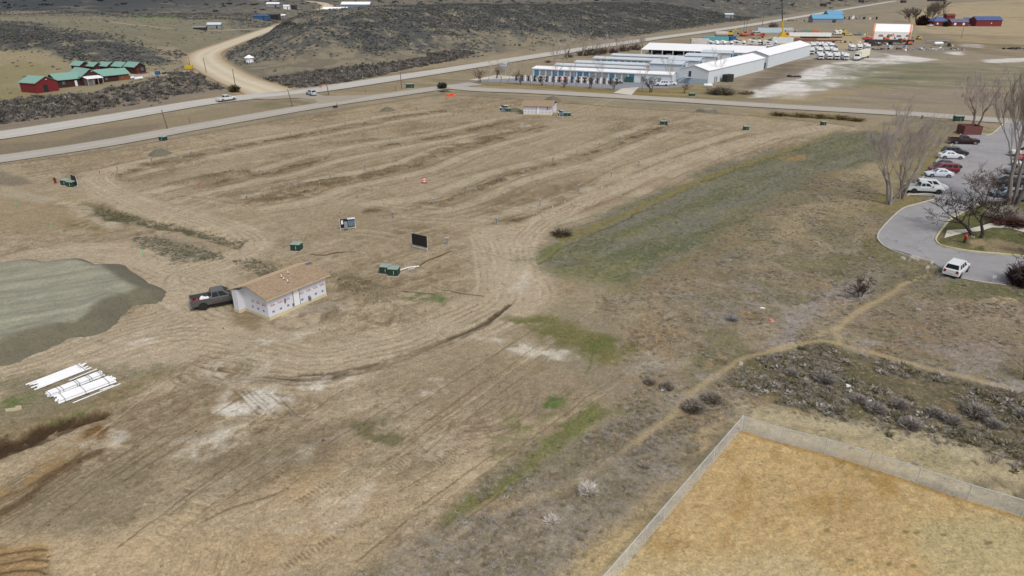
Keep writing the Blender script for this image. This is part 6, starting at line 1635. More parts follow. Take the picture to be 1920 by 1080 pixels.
semi('grey flatbed right in front of the fabric hangar', 1735, 81, 178, 13, m_dkb, m_gsid, 2, 'flatbed_trailer', False, True)
rv_ = rv('white tank truck among the machines at the back of the yard', 1570, 64.5, 180, 5, 3, None)
car('pickup', 'tan pickup standing alone in the equipment yard', 1418, 72.5, 180, (176,166,150)); car('pickup', 'black pickup beside the yard entrance', 1442, 79, 170, (44,46,50)); car('pickup', 'bright pink-red pickup left of the fabric hangar', 1626, 74.5, 0, (206,76,104)); car('pickup', 'white work truck at the left end of the office trailer', 1418, 61.5, 178, (206,214,222))
def pipes(label, px, py, ang, L, n, m_, r=.16, name='pipe_stack'):
    x, y = g1(px, py); t = thing(name, label, 'pipe stack', x, y, R(ang)); rr_ = random.Random(int(px))
    for i in range(n):
        o_ = rr_.uniform(-.6, .6); m = MB(); m.tube((-L/2+o_, (i-n/2)*r*2.05, r), (L/2+o_, (i-n/2)*r*2.05, r), r, n=6); m.build('pipe', m_, t)
pipes('rusty red steel beams laid out by the crane, nearest row', 1530, 77, 2, 30, 7, m_rust, .3); pipes('dark steel pipes laid behind the rusty beams', 1540, 70.5, 2, 26, 7, m_dkb, .3); pipes('rusty steel pipes laid right behind the red truck', 1500, 74, 2, 20, 5, m_rust, .3)
def junk(label, px, py, n, sx, sy, cols, seed, h=1.2, cat='scrap heap'):
    rr_ = random.Random(seed); x, y = g1(px, py); t = thing('scrap_heap', label, cat, x, y)
    for i in range(n):
        m = MB(); m.box((rr_.uniform(-sx, sx), rr_.uniform(-sy, sy), 0), (rr_.uniform(.6, 3.2), rr_.uniform(.5, 1.4), rr_.uniform(.3, h)), rr_.uniform(0, 3), top=(rr_.uniform(.6, 1), .9)); m.build('scrap_piece', rr_.choice(cols), t)
JC = [m_dkb, m_rust, m_gsid, m_conc, m_black, m_white]
junk('scrap and machine parts in front of the fabric hangar', 1672, 80, 26, 14, 4, JC+[m_org], 1, 1.8); junk('scattered scrap along the yard edge right of the motorhomes', 1700, 92, 30, 22, 4, JC, 2, .9); junk('dark steel scrap frame lying in the field at the right edge', 1908, 92, 12, 8, 2, [m_dkb, m_black], 3, .9)
junk('machinery and bushes at the back of the equipment yard', 1600, 66, 18, 22, 3, JC+[m_yel], 4, 1.8); junk('scrap heap left of the blue-roofed building', 1500, 39.5, 14, 13, 5, [m_rust, m_conc, m_dkb], 5, 1.6); junk('parked machines and scrap right of the blue-roofed building', 1600, 36, 26, 22, 9, JC+[m_white, m_gsid], 6, 3.2); junk('dark scrap near the corner of the warehouse yard', 1460, 88, 8, 5, 3, JC, 7, 1.6); junk('black stones heaped on the salty ground', 1490, 144, 12, 3.5, 1.4, [m_conc, m_dkb], 8, .7, 'stone heap')
junk('steel trough and frames below the hangar scrap', 1680, 89, 7, 6, 1.5, [m_gsid, m_gsteel, m_bgrey], 9, 1.4); junk('upright panel and rubble mound at the right of the scrap yard', 1775, 87, 6, 3, 1, [m_conc, m_dkb], 10, 2.0)
# crane
x, y = g1(1467, 71); t = thing('mobile_crane', 'mobile crane with a yellow and black raised boom', 'crane', x, y)
m = MB(); m.box((2, 0, .6), (9, 2.6, 1.2)); m.build('carrier', m_yel, t); m = MB(); m.box((0, 0, 1.8), (3, 2.4, 1.8), top=(.8, .9)); m.build('house', m_yel, t)
m = MB(); m.tube((0, 0, 2.5), (-1.6, 0, 10.5), .5, .42, 6); m.build('boom_base', m_yel, t); m = MB(); m.tube((-1.6, 0, 10.5), (-3.9, 0, 22.5), .32, .22, 6); m.build('boom_tip', m_black, t); m = MB(); m.box((-4.0, 0, 22.2), (1.6, .6, .8)); m.build('boom_head', m_black, t)
for q in (-1.5, 0, 4, 5.5):
    for s_ in (-1, 1): wheel(t, q, s_*1.1, .6, .3)
# fabric hangar
x0, y0 = g1(1634, 73.2); x1, y1 = g1(1708, 75.4); L = math.hypot(x1-x0, y1-y0); D2 = 16
t = thing('fabric_hangar', 'white fabric hangar with orange-red bands at both ends', 'hangar', x0, y0, math.atan2(y1-y0, x1-x0))
prof = [(0, 0), (0, 4.6), (2.6, 7.2), (D2/2, 8.8), (D2-2.6, 7.2), (D2, 4.6), (D2, 0)]
m_hband = mat('faded_orange_band', (236,150,124), .6); m_fab = mat('white_fabric', (252,252,252), .6, var=.03)
for u0, u1, mm, nm, sc in ((1.0, L-1.7, m_fab, 'fabric_cover', 1), (0, 1.0, m_hband, 'end_band', 1.012), (L-1.7, L-.6, m_hband, 'end_band', 1.012)):
    m = MB(); m.loft([[(u, D2/2+(v-D2/2)*sc, z*sc) for v, z in prof] for u in (u0, u1)], cap=False); m.build(nm, mm, t)
for ua, ub in ((L-.7, L-.4), (.3, .5)):
    m = MB(); m.loft([[(u, D2/2+(v-D2/2)*.98, z*.98) for v, z in prof] for u in (ua, ub)]); m.build('end_wall', m_fab, t)
for i, (u, w_) in enumerate(((5, 3.0), (10, 3.6), (15, 3.0), (20, 2.6))):
    m = MB(); m.box((u, -.04, 1.6+.3*(i % 2)), (w_, .06, 1.2), top=(.7, 1)); m.build('worn_patch', m_gsid, t)
# red barns with blue roofs
x, y = g1(1750, 49); t = thing('red_house', 'red house with a pyramid blue roof beside the dark evergreen', 'house', x, y, 0)
m = MB(); hipbox(m, 0, 11.5, 0, 9, -.3, 3.6); m.build('wall', m_red, t); m = MB(); m.box((5.75, 4.5, 3.6), (12.5, 10, 3.6), top=(.28, .1)); m.build('roof', m_bluer, t)
panels(t, 'window', m_white, [(3.0, -.05, 1.2, 1.4, .1, 1.4), (8.0, -.05, 1.2, 1.4, .1, 1.4)])
x, y = g1(1783, 49.5); t = thing('red_house', 'low red house with a dull blue roof between the other red barns', 'house', x, y, 0)
gable(t, 14, 8, 3.3, 2.2, m_red, mat('dull_blue_roof', (98,102,126), .6), .4); panels(t, 'window', m_white, [(3.0, -.05, 1.0, 1.7, .1, 1.7), (10.0, -.05, 1.0, 1.7, .1, 1.7)])
x, y = g1(1829, 49.3); t = thing('red_barn', 'largest red barn with a long blue roof, rightmost of the farm', 'barn', x, y, 0)
gable(t, 21, 10, 4.8, 2.6, m_red, m_bluer, .4); panels(t, 'window', m_white, [(12.5, -.05, 2.0, .8, .1, .8)])
x, y = g1(1814, 48.5); t = thing('lean_to', 'open grey lean-to with a blue roof between the red barns', 'shed', x, y, 0)
m = MB(); hipbox(m, 0, 7.5, 3, 8, -.3, 3.6); m.build('wall', m_dkb, t); m = MB(); m.slab((0, 3, 3.6), (7.5, 3, 3.6), (7.5, 9, 6), (0, 9, 6), -.15); m.build('roof', m_bluer, t); m = MB(); hipbox(m, .5, 6, 0, 2.8, -.3, 1.6); m.build('pen', m_gsid, t)
shed('small red shed with a rusty roof behind the red houses', 1781.5, 38.5, 0, 8, 6, 4.5, 1.5, m_red, m_rust); car('pickup', 'white pickup parked left of the pyramid-roofed red house', 1744, 49.5, 20, (226,228,232))
# blue-roofed buildings
t = shed('long grey building with a pale blue roof beyond the yard', 1552, 42.5, -1, 27, 11, 3.4, 3.2, m_gsid, m_lbr, 'workshop', 'workshop'); t = shed('second blue-roofed building behind the long grey one', 1566, 34.5, -1, 15, 12, 4, 3.2, m_gsid, m_lbr, 'workshop', 'workshop')
for k, (x_, y_, L_) in enumerate(((1545,12.5,7),(1616,5,8),(1695,5.5,8),(1757,2.5,34),(1367,34.5,8))):
    shed('tiny distant dark shed on the plain, %s from the %s' % (ORD[k], 'left') if k < 4 else 'tiny grey hut on the hillside above the highway', x_, y_, 0, L_, 6, 3.5, 1, m_dkb if k < 4 else m_gsid, m_dkb if k < 4 else m_groof)
# brown enclosure, green cabinets
x, y = g1(1806, 253); t = thing('bin_enclosure', 'brown timber bin enclosure at the head of the car park', 'enclosure', x, y, R(-4)); m_brn = mat('brown_timber', (110,66,62), .8, var=.15, stripes=('X', .2, .8))
m = MB(); hipbox(m, 0, 4.0, 0, .12, 0, 2.0); m.build('front_panel', m_brn, t); m = MB(); hipbox(m, 0, .12, .14, 3.2, 0, 2.0); m.build('side_panel', m_brn, t); m = MB(); hipbox(m, 3.88, 4.0, .14, 3.2, 0, 2.0); m.build('side_panel', m_brn, t); m = MB(); hipbox(m, 0, 4, 3.22, 3.34, 0, 2.0); m.build('back_panel', m_brn, t)
def cabinet(label, px, py, ang, L=1.25, W_=1.1, H_=.85, group='green utility cabinets'):
    x, y = g1(px, py); t = thing('utility_cabinet', label, 'utility cabinet', x, y, R(ang), group)
    m = MB(); m.box((0, 0, -.05), (L+.2, W_+.2, .14)); m.build('pad', m_conc, t); m = MB(); m.box((0, 0, .09), (L, W_, H_)); m.build('body', m_green, t); m = MB(); m.box((0, 0, .09+H_), (L+.06, W_+.06, .07), top=(.94, .94)); m.build('lid', m_glid, t); m = MB(); m.box((L*.1, -W_/2-.02, .3), (.05, .04, H_*.5)); m.build('latch', m_gsteel, t)
    return t
for px_, py_, a_, lb, L_ in ((557,469,-8,'green utility cabinet standing alone above the wrapped building',1.25),(724,511.5,-10,'left of the two green cabinets at the pipe trench',1.25),(739,515.5,-8,'right of the two green cabinets at the pipe trench',1.25),(125.5,347,-20,'left green cabinet beside the black board on the left',1.5),(135.5,350,-15,'right green cabinet touching the black board on the left',1.3),
    (953,209.5,-5,'small green cabinet by the far black service board',1.2),(1062,218,0,'green cabinet right of the far wrapped building',2.2),(1244,234,0,'green cabinet left of the edge-on board',1.6),(1398,244,0,'lone green cabinet on the far dirt, nearer the bank',1.1),(1543,235,0,'lone green cabinet at the dirt corner by the street',1.1),(306.5,264,-20,'dark cabinet beside the frontage road on the left',1.4),(1297,180.5,0,'dark green cabinet on the storage lawn by the street',1.8)):
    cabinet(lb, px_, py_, a_, L_)
cabinet('large green cabinet at the street near the car park', 1796, 227.5, -3, 2.1, 1.4, 1.3); cabinet('large pale-topped cabinet between highway and frontage road', 769, 165, 15, 2.6, 1.6, 1.3)
# service boards
def board(label, px, py, ang, W_, back, H0=.55, H1=1.6):
    x, y = g1(px, py); t = thing('service_board', label, 'service board', x, y, R(ang), 'black service boards'); 
    for s_ in (-1, 1):
        m = MB(); m.box((s_*(W_/2-.05), 0, -.1), (.09, .09, H0+H1+.2)); m.build('post', m_gsteel, t)
    m = MB(); m.box((0, -.07 if back else .07, H0), (W_, .06, H1)); m.build('backboard', m_black, t)
    m = MB(); m.box((0, -.08, .18), (W_, .05, .10)); m.build('lower_rail', m_gsteel, t)
    if back:
        for i in range(5):
            m = MB(); m.tube((-W_*.38+i*W_*.19, .02, 0), (-W_*.38+i*W_*.19, .02, H0+.1), .05, n=6); m.build('conduit', m_gsteel, t)
    else:
        m = MB(); m.box((-W_*.12, -.16, H0-.1), (W_*.22, .3, H1*.8)); m.build('meter_cabinet', m_gsid, t)
        m = MB(); m.box((-W_*.34, -.10, H0+.6), (W_*.12, .2, .5)); m.build('meter', m_white, t)
        for i in range(3):
            m = MB(); m.box((W_*.10+i*W_*.13, -.06, H0+.15), (W_*.11, .2, H1*.7)); m.build('breaker_box', m_bgrey, t)
        m = MB(); m.slab((0, -.35, H0+H1-.02), (W_/2, -.35, H0+H1-.02), (W_/2, .1, H0+H1+.06), (0, .1, H0+H1+.06), -.04); m.build('rain_hood', m_groof, t)
board('black service board seen from its plain back, right of centre site', 788, 467.5, -32, 2.5, True, .5, 1.55)
board('black service board carrying meters and grey boxes in the middle of the site', 652.5, 430.5, 22, 2.2, False, .35, 1.25)
board('black service board behind two green cabinets on the left', 142, 348.5, -40, 2.2, True, .35, 1.5)
board('far black service board with blue-grey boxes near a gravel mound', 944.5, 209, -10, 2.4, False, .3, 1.3)
board('black service board in front of the far wrapped building', 1050.5, 221, 0, 1.5, False, .6, 1.3)
board('service board seen edge-on beside a green cabinet near the street', 1254, 235, 78, 1.8, True, .4, 1.7)
# utility posts in the lots
PED = [
 ('row nearest the frontage road', [(258/4+480,255),(597.5,243.5),(648,236),(694,225.5),(739,217),(781,207.5)]),
 ('second row of lots', [(221,321.5),(285,305),(359,293),(426,279),(731,266.5),(782,255.5),(829,245.5),(912.5,224),(896,259)]),
 ('third row of lots', [(408,345),(487,328),(623,291),(547,352),(850,273),(896,261.5),(984,239)]),
 ('fourth row of lots', [(464,378),(620,337),(684,318.5),(744,302),(797,288)]),
 ('fifth row of lots', [(737,409.5),(812,383.5),(873,359.5),(938,335.5),(988,322),(1037,305),(1082,289.5),(1124,275.5),(1162,264),(1197,249.5)]),
 ('row nearest the green bank', [(931,421),(1012.5,386.5),(1085,358),(1146,332.5),(1197.5,311),(1250,287.5)])]
m_ped = mat('grey_post_paint', (136,138,140), .6)
def pedestal(label, group):
    t = thing('utility_post', label, 'utility post', 0, 0, 0, group)
    m = MB(); m.box((0, 0, -.05), (.12, .10, 1.1)); m.build('post', m_ped, t); m = MB(); m.box((0, -.03, .66), (.2, .17, .36)); m.build('socket_box', m_ped, t); m = MB(); m.box((0, -.02, 1.03), (.23, .21, .04), top=(.8, .8)); m.build('cap', m_gsteel, t)
    return t
ped0 = None
for rn, ps in PED:
    ps = sorted(ps)
    for k, (px_, py_) in enumerate(ps):
        x, y = g1(px_, py_); lb = 'grey utility post in the %s, %s from the left' % (rn, ORD[k])
        if ped0 is None: ped0 = pedestal(lb, 'utility posts in the lots'); ped0.location = (x, y, zg(x, y)); index_kids(ped0)
        else: dup(ped0, x, y, R((k*37) % 60-30), lb)
xx, yy = g1(838, 459); dup(ped0, xx, yy, 0, 'wide grey utility post right of the plain black board', sc=(2.2, 1.2, 1.0))
def stake(label, px, py, h, m_, group, r=.035, name='marker_stake'):
    x, y = g1(px, py); m = MB(); m.tube((0, 0, -.1), (.03, 0, h), r, r*.8, 6); m.box((.03, 0, h-.12), (r*3.4, r*1.2, .16)); o = m.build(name, m_); o.location = (x, y, zg(x, y)); return tag(o, label, 'stake', group)
m_stw = mat('white_stake', (214,210,200), .6); m_stg = mat('green_stake', (96,200,130), .6)
ST = sorted([(1074,382),(1036,391.5),(1128,355.5),(1142,354),(1102.5,361.5),(1167.5,335),(1200.5,329),(1251,307),(1219,313),(998,414),(1059,381.5)])
for k, (px_, py_) in enumerate(ST): stake('short white stake on the dirt strip above the green bank, %s from the left' % ORD[k], px_, py_, .42, m_stw, 'white stakes above the bank', .045)
for px_, py_, lb in ((31,385,'green stake at the far left of the graded dirt'),(97.5,429,'green stake on the brown slope, left middle'),(269,479,'green stake above the gravel pile')): stake(lb, px_, py_, .85, m_stg, 'green stakes', .05)
for px_, py_, lb in ((187,327,'orange stake near the first lot row'),(373,352,'orange and white stake lying in the second lot row'),(761,339.5,'short orange capped stake left of the traffic barrel')): stake(lb, px_, py_, .6, mat('orange_stake', (190,84,52), .6), 'orange stakes', .06)
for k, (px_, py_) in enumerate(((741,265),(1230,643),(1395,276),(600,352),(1020,245),(1048,222),(1208,240))):
    stake('thin pale survey stake %s' % ['between the second and third lot rows','standing in the weeds right of the white salt patch','near the far end of the fifth row','on the dug strip of the fourth row','on bare dirt below the far wrapped building','in front of the far service board','on the dirt near the far end of the lots'][k], px_, py_, 1.0, m_osb, 'survey stakes', .03)
def hydrant(label, px, py, m_, s=1.0, low=None):
    x, y = g1(px, py); t = thing('fire_hydrant', label, 'fire hydrant', x, y); m = MB(); m.tube((0,0,-.05),(0,0,.55*s),.12*s,n=10); m.tube((0,0,0),(0,0,.05),.19*s,n=10); m.build('barrel', low or m_, t)
    m = MB(); m.tube((0,0,.55*s),(0,0,.6*s),.17*s,n=10); m.dome((0,0,.6*s),.15*s,.2*s,10,3); m.build('bonnet', m_, t)
    for s_ in (-1, 1):
        m = MB(); m.tube((s_*.1*s,0,.42*s),(s_*.24*s,0,.42*s),.06*s,n=7); m.build('outlet', m_, t)
m_hyd = mat('red_hydrant', (184,54,36), .5)
hydrant('dark red fire hydrant left of the green cabinets on the dirt', 104, 343, mat('dark_red_hydrant', (120,40,32), .6), 1.3); hydrant('red-topped fire hydrant on the car park island grass', 1808, 455, m_hyd, 1.5, m_dkb)
hydrant('dark hydrant at the street edge left of the large green cabinet', 1728, 223, m_dkb, 1.2)
x, y = g1(795.5, 343); t = thing('traffic_barrel', 'orange and white traffic barrel standing in the lots', 'traffic barrel', x, y)
for i in range(5):
    m = MB(); m.tube((0,0,.05+i*.2),(0,0,.25+i*.2),.30-.012*i,.295-.012*i,n=14); m.build('band', mat('barrel_orange', (222,84,66), .5) if i % 2 == 0 else m_white, t)
m = MB(); m.tube((0,0,-.02),(0,0,.07),.4,n=12); m.build('base', m_black, t)
# pipe bundles
def bundle(label, pa, pb, Wd, Hn, m_, bands, n_pipe, seed, ragged=.6):
    ax, ay = g1(*pa); bx, by = g1(*pb); L = math.hypot(bx-ax, by-ay); A = math.atan2(by-ay, bx-ax)
    t = thing('pipe_bundle', label, 'pipe bundle', ax, ay, A, 'white pipe bundles'); rr_ = random.Random(seed); r = Wd/n_pipe/2
    for j in range(Hn):
        for i in range(n_pipe-(j % 2)):
            m = MB(); o0 = rr_.uniform(0, ragged); o1 = rr_.uniform(-ragged, 0); y_ = (i+.5+(j % 2)*.5)*2*r
            m.tube((o0, y_, r+.03+j*r*1.75), (L+o1, y_, r+.03+j*r*1.75), r*.98, n=8); m.build('pipe', m_, t)
    hz = .05+r*2+(Hn-1)*r*1.75
    for q in bands:
        m = MB(); w_ = .03
        m.box((L*q, Wd/2, hz), (w_, Wd+.04, .015)); m.box((L*q, -.01, 0), (w_, .015, hz)); m.box((L*q, Wd+.01, 0), (w_, .015, hz)); m.build('strap', m_dkb, t)
m_pvc = mat('white_plastic_pipe', (242,243,246), .35, var=.02, spec=.5)
bundle('widest loose spread of white pipes, farthest of the three bundles', (63,734.5), (175,690.5), 1.65, 1, m_pvc, [.86], 11, 1, .9)
bundle('strapped middle bundle of white pipes', (92,748), (198,706), .95, 2, m_pvc, [.04,.2,.26,.5,.54,.72,.76,.93,.96], 5, 2, .12)
bundle('nearest thick strapped bundle of white pipes', (109,760), (223,717), 1.35, 2, m_pvc, [.12,.45,.84], 7, 3, .35)
for pa, pb, lb in (((137,756.5),(226,720.5),'single white pipe lying in front of the nearest bundle'),((130,714.5),(182,693),'single white pipe lying beside the far spread of pipes'),((187,733),(210,724.5),'short white pipes against the nearest bundle')):
    ax, ay = g1(*pa); bx, by = g1(*pb); m = MB(); m.tube((0,0,.06),(bx-ax,by-ay,.06),.05,n=8)
    if 'short' in lb: m.tube((.2,.12,.06),(bx-ax+.1,by-ay+.12,.06),.05,n=8)
    o = m.build('loose_pipe', m_pvc); o.location = (ax, ay, zg(ax, ay)); tag(o, lb, 'pipe')
def snake(name, label, cat, pts, r, m_, z=.05, rs_=1):
    W = smoothline(list(pp(pts)), 6); m = MB(); rr_ = random.Random(rs_)
    for i in range(len(W)-1): m.tube((W[i][0], W[i][1], zg(*W[i])+z), (W[i+1][0], W[i+1][1], zg(*W[i+1])+z), r, n=6)
    return tag(m.build(name, m_), label, cat)
snake('white_conduit', 'white conduit running from the twin green cabinets to the trench', 'conduit', [(748,508),(765,503),(786,500)], .07, m_pvc, .08); snake('white_conduit', 'second pale blue conduit forking off beside the white one', 'conduit', [(765,506),(775,504),(780,500)], .05, m_wwall, .06)
m_logm = mat('grey_driftwood', (150,138,116), .9, var=.2)
snake('fallen_pole', 'curved pale pole lying on the dirt below the cabinets, left one', 'pole', [(737,545),(760,546.5),(785,549),(818,552)], .10, m_logm, .1); snake('fallen_pole', 'crooked pale pole lying on the dirt, right one', 'pole', [(822,543),(845,546),(870,551),(908,556)], .08, m_logm, .08)
snake('fallen_branch', 'dark crooked branches lying behind the wrapped building', 'branch', [(580,477.5),(610,479),(625,475),(668,472.5)], .06, mat('dark_branch', (108,88,62), .9), .06); snake('fallen_branch', 'pale thin dead branch lying in the dry grass', 'branch', [(1578,392),(1600,391),(1619,396)], .05, m_logm, .05)
# dark trench with lip beside the conduit
snake('trench_spoil', 'dark lip of moist soil along the open conduit trench', 'soil', [(786,499),(800,490),(820,482),(845,472)], .13, mat('moist_soil', (104,84,58), .95, var=.2), .0)
for k, (pts, lb) in enumerate((([(30,771),(12,774),(10,770),(38,766),(42,768)],'thin curved broken concrete slab, larger piece near the pipe bundles'),([(29,764.5),(40,763),(42,766),(31,767)],'small broken concrete slab behind the larger piece'))):
    m = MB(); W = pp(pts); c_ = W.mean(0); m.add([(a-c_[0], b_-c_[1], .18) for a, b_ in W]+[(a-c_[0], b_-c_[1], .02) for a, b_ in W], [tuple(range(len(W))), tuple(range(2*len(W)-1, len(W)-1, -1))]+[(i, len(W)+i, len(W)+(i+1) % len(W), (i+1) % len(W)) for i in range(len(W))])
    o = m.build('concrete_slab', mat('pale_slab', (190,176,146), .9)); o.location = (c_[0], c_[1], 0); tag(o, lb, 'slab')
rubble('heap of orange safety netting on the dirt by the frontage road', 845, 180, 12, 1.3, .9, mat('orange_net', (226,92,50), .7), 5, 'orange_netting', 'netting', .45)
for k, (px_, py_, lb, m_) in enumerate(((1430,578,'scrap of white litter in the weeds beside the dark bush',m_white),(1444,601,'small pink scrap in the weeds',mat('pink_scrap', (210,130,130), .7)),(1388,682,'pale stone on the narrow path',m_conc),(1590,723,'white plastic bag caught in the weed bank, left',m_white),(1630,752,'white plastic bag caught in the weed bank, right',m_white),(1244,731,'white scrap in the grey bushes near the footpath',m_white),(1787,812,'orange scrap lying above the field fence',m_org),(1677,289,'white flat stone on the grass left of the parked cars',m_conc),(1717,236,'pale stones on the grass near the street',m_conc),(1751,273,'pale slab on the dirt left of the black SUV',m_conc),(1839,244,'white drain cover by the brown enclosure',m_white),(167,635,'pale stone at the foot of the gravel pile',m_conc),(1721,581,'white stone in the dry weeds below the drive',m_conc),(1783,580,'white stone right of the other in the dry weeds',m_conc))):
    rubble(lb, px_, py_, 2, .12, .42, m_, 50+k, 'litter_scrap' if 'scrap' in lb or 'bag' in lb or 'litter' in lb else 'stone', 'litter' if 'scrap' in lb or 'bag' in lb or 'litter' in lb else 'stone', .3)
# poles and signs
def pole(label, pb, pt_y, lean=0, arms=0, wire=False, r=.14, group='utility poles', m_=None, name='utility_pole', dxt=None):
    x, y = g1(*pb); H_ = hgt(x, y, pt_y); t = thing(name, label, 'pole', x, y, 0, group)
    m = MB(); m.tube((0,0,-.3),(lean,0,H_),r,r*.7,8); m.build('shaft', m_ or m_wood, t)
    for i in range(arms):
        m = MB(); m.box((lean*.95, 0, H_-.5-i*.9), (2.2,.12,.12), R(30)); m.build('crossarm', m_wood, t)
        for s_ in (-.9, 0, .9):
            q = MB(); q.tube((lean*.95+s_*math.cos(R(30)), s_*math.sin(R(30)), H_-.38-i*.9),(lean*.95+s_*math.cos(R(30)), s_*math.sin(R(30)), H_-.2-i*.9),.06,n=6); q.build('insulator', m_gsid, t)
POLES = [((314.5,241.5),206,-.6,0,'leaning pole between highway and frontage road on the left'),((387,136),109,-.3,0,'pole standing in the bend of the dirt road'),((442,163),129,-.2,0,'pole at the roadside bush on the dirt road'),((356,123),106,0,0,'thin pole behind the yellow dumpster'),((549,199),168,-.9,0,'leaning pole on the grass wedge of the junction'),((617,178.5),137,-.8,0,'pole beside the stop sign'),((753,166.5),135,-.1,0,'pole on the verge left of the pale-topped cabinet'),
 ((1195,46),27,0,0,'pole on the sage slope above the highway'),((805,117),96,0,0,'pole on the sage slope near the highway brush'),((1394,62),36,0,0,'pale pole behind the machines, left'),((1398.5,62),35,0,0,'dark pole behind the machines, right'),((1429,50),35,0,0,'pole beside the highway above the office trailer'),((600,28),12,0,1,'far pole with a crossarm near the top of the dirt road'),((526,20),3,0,1,'far pole with a crossarm on the left slope'),((468,118),112,0,0,'short post in front of the small white hut'),((596,41),27,0,0,'far pole right of the dirt road'),((1802,72),50,0,0,'thin pole in the field below the red farm'),((999,86),66,0,0,'pole on the sage slope above the left storage trees')]
for pb, yt, ln, ar, lb in POLES: pole(lb, pb, yt, ln, ar, r=.14 if pb[1] > 60 else .2)
pole('yellow gas marker pole in the field beyond the street', (1679,203), 184, 0, 0, r=.06, group=None, m_=m_yel, name='marker_pole')
x, y = g1(602.5, 175.5); t = thing('stop_sign', 'red octagonal stop sign at the junction', 'stop sign', x, y, R(20)); m = MB(); m.tube((0,0,0),(0,0,2.6),.04,n=6); m.build('post', m_gsteel, t)
m = MB(); pts = [(.42*math.cos(R(22.5+45*i)), .42*math.sin(R(22.5+45*i))) for i in range(8)]; m.prism([(a, b_+2.3) for a, b_ in pts], -.07, -.04); pl = m.build('sign_plate', mat('stop_red', (190,40,52), .5), t)
cu = bpy.data.curves.new('stop_word', 'FONT'); cu.body = 'STOP'; cu.size = .26; cu.align_x = 'CENTER'; cu.align_y = 'CENTER'; cu.extrude = .004; cu.materials.append(m_white); o = bpy.data.objects.new('stop_curve', cu); me_ = bpy.data.meshes.new_from_object(o); bpy.data.objects.remove(o); bpy.data.curves.remove(cu); me_.materials.clear(); me_.materials.append(m_white); o = bpy.data.objects.new('stop_word', me_); COL.objects.link(o); o.parent = pl; o.location = (0, -.08, 2.3); o.rotation_euler = (R(90), 0, 0)
x, y = g1(632.5, 202.5); t = thing('mailbox', 'black mailbox on a post beside the frontage road', 'mailbox', x, y, R(40)); m = MB(); m.box((0,0,0),(.14,.14,1.3)); m.build('post', m_wood, t); m = MB(); m.box((-.6,0,.25),(1.3,.5,.5), top=(.9,.8)); m.build('box', m_black, t)
x, y = g1(1861.5, 529); t = thing('small_sign', 'small white two-part sign at the lower drive edge', 'sign', x, y, R(-10)); m = MB(); m.tube((0,0,0),(0,0,.9),.03,n=6); m.build('post', m_gsteel, t)
for s_ in (-.11, .11):
    m = MB(); m.box((s_,-.04,.55),(.15,.02,.32)); m.build('sign_face', m_white, t)
for k, (px_, py_, lb) in enumerate(((1423.5/4+0,230,'reflector post on the frontage road verge, left'),(741,170,'wooden post on the verge right of the junction'),(685,176,'wooden post on the verge just right of the junction'),(1045/4+480,168.5,'wooden post near the pale-topped cabinet'))): stake(lb, px_, py_, 1.2, m_wood, 'verge posts', .07, 'verge_post')
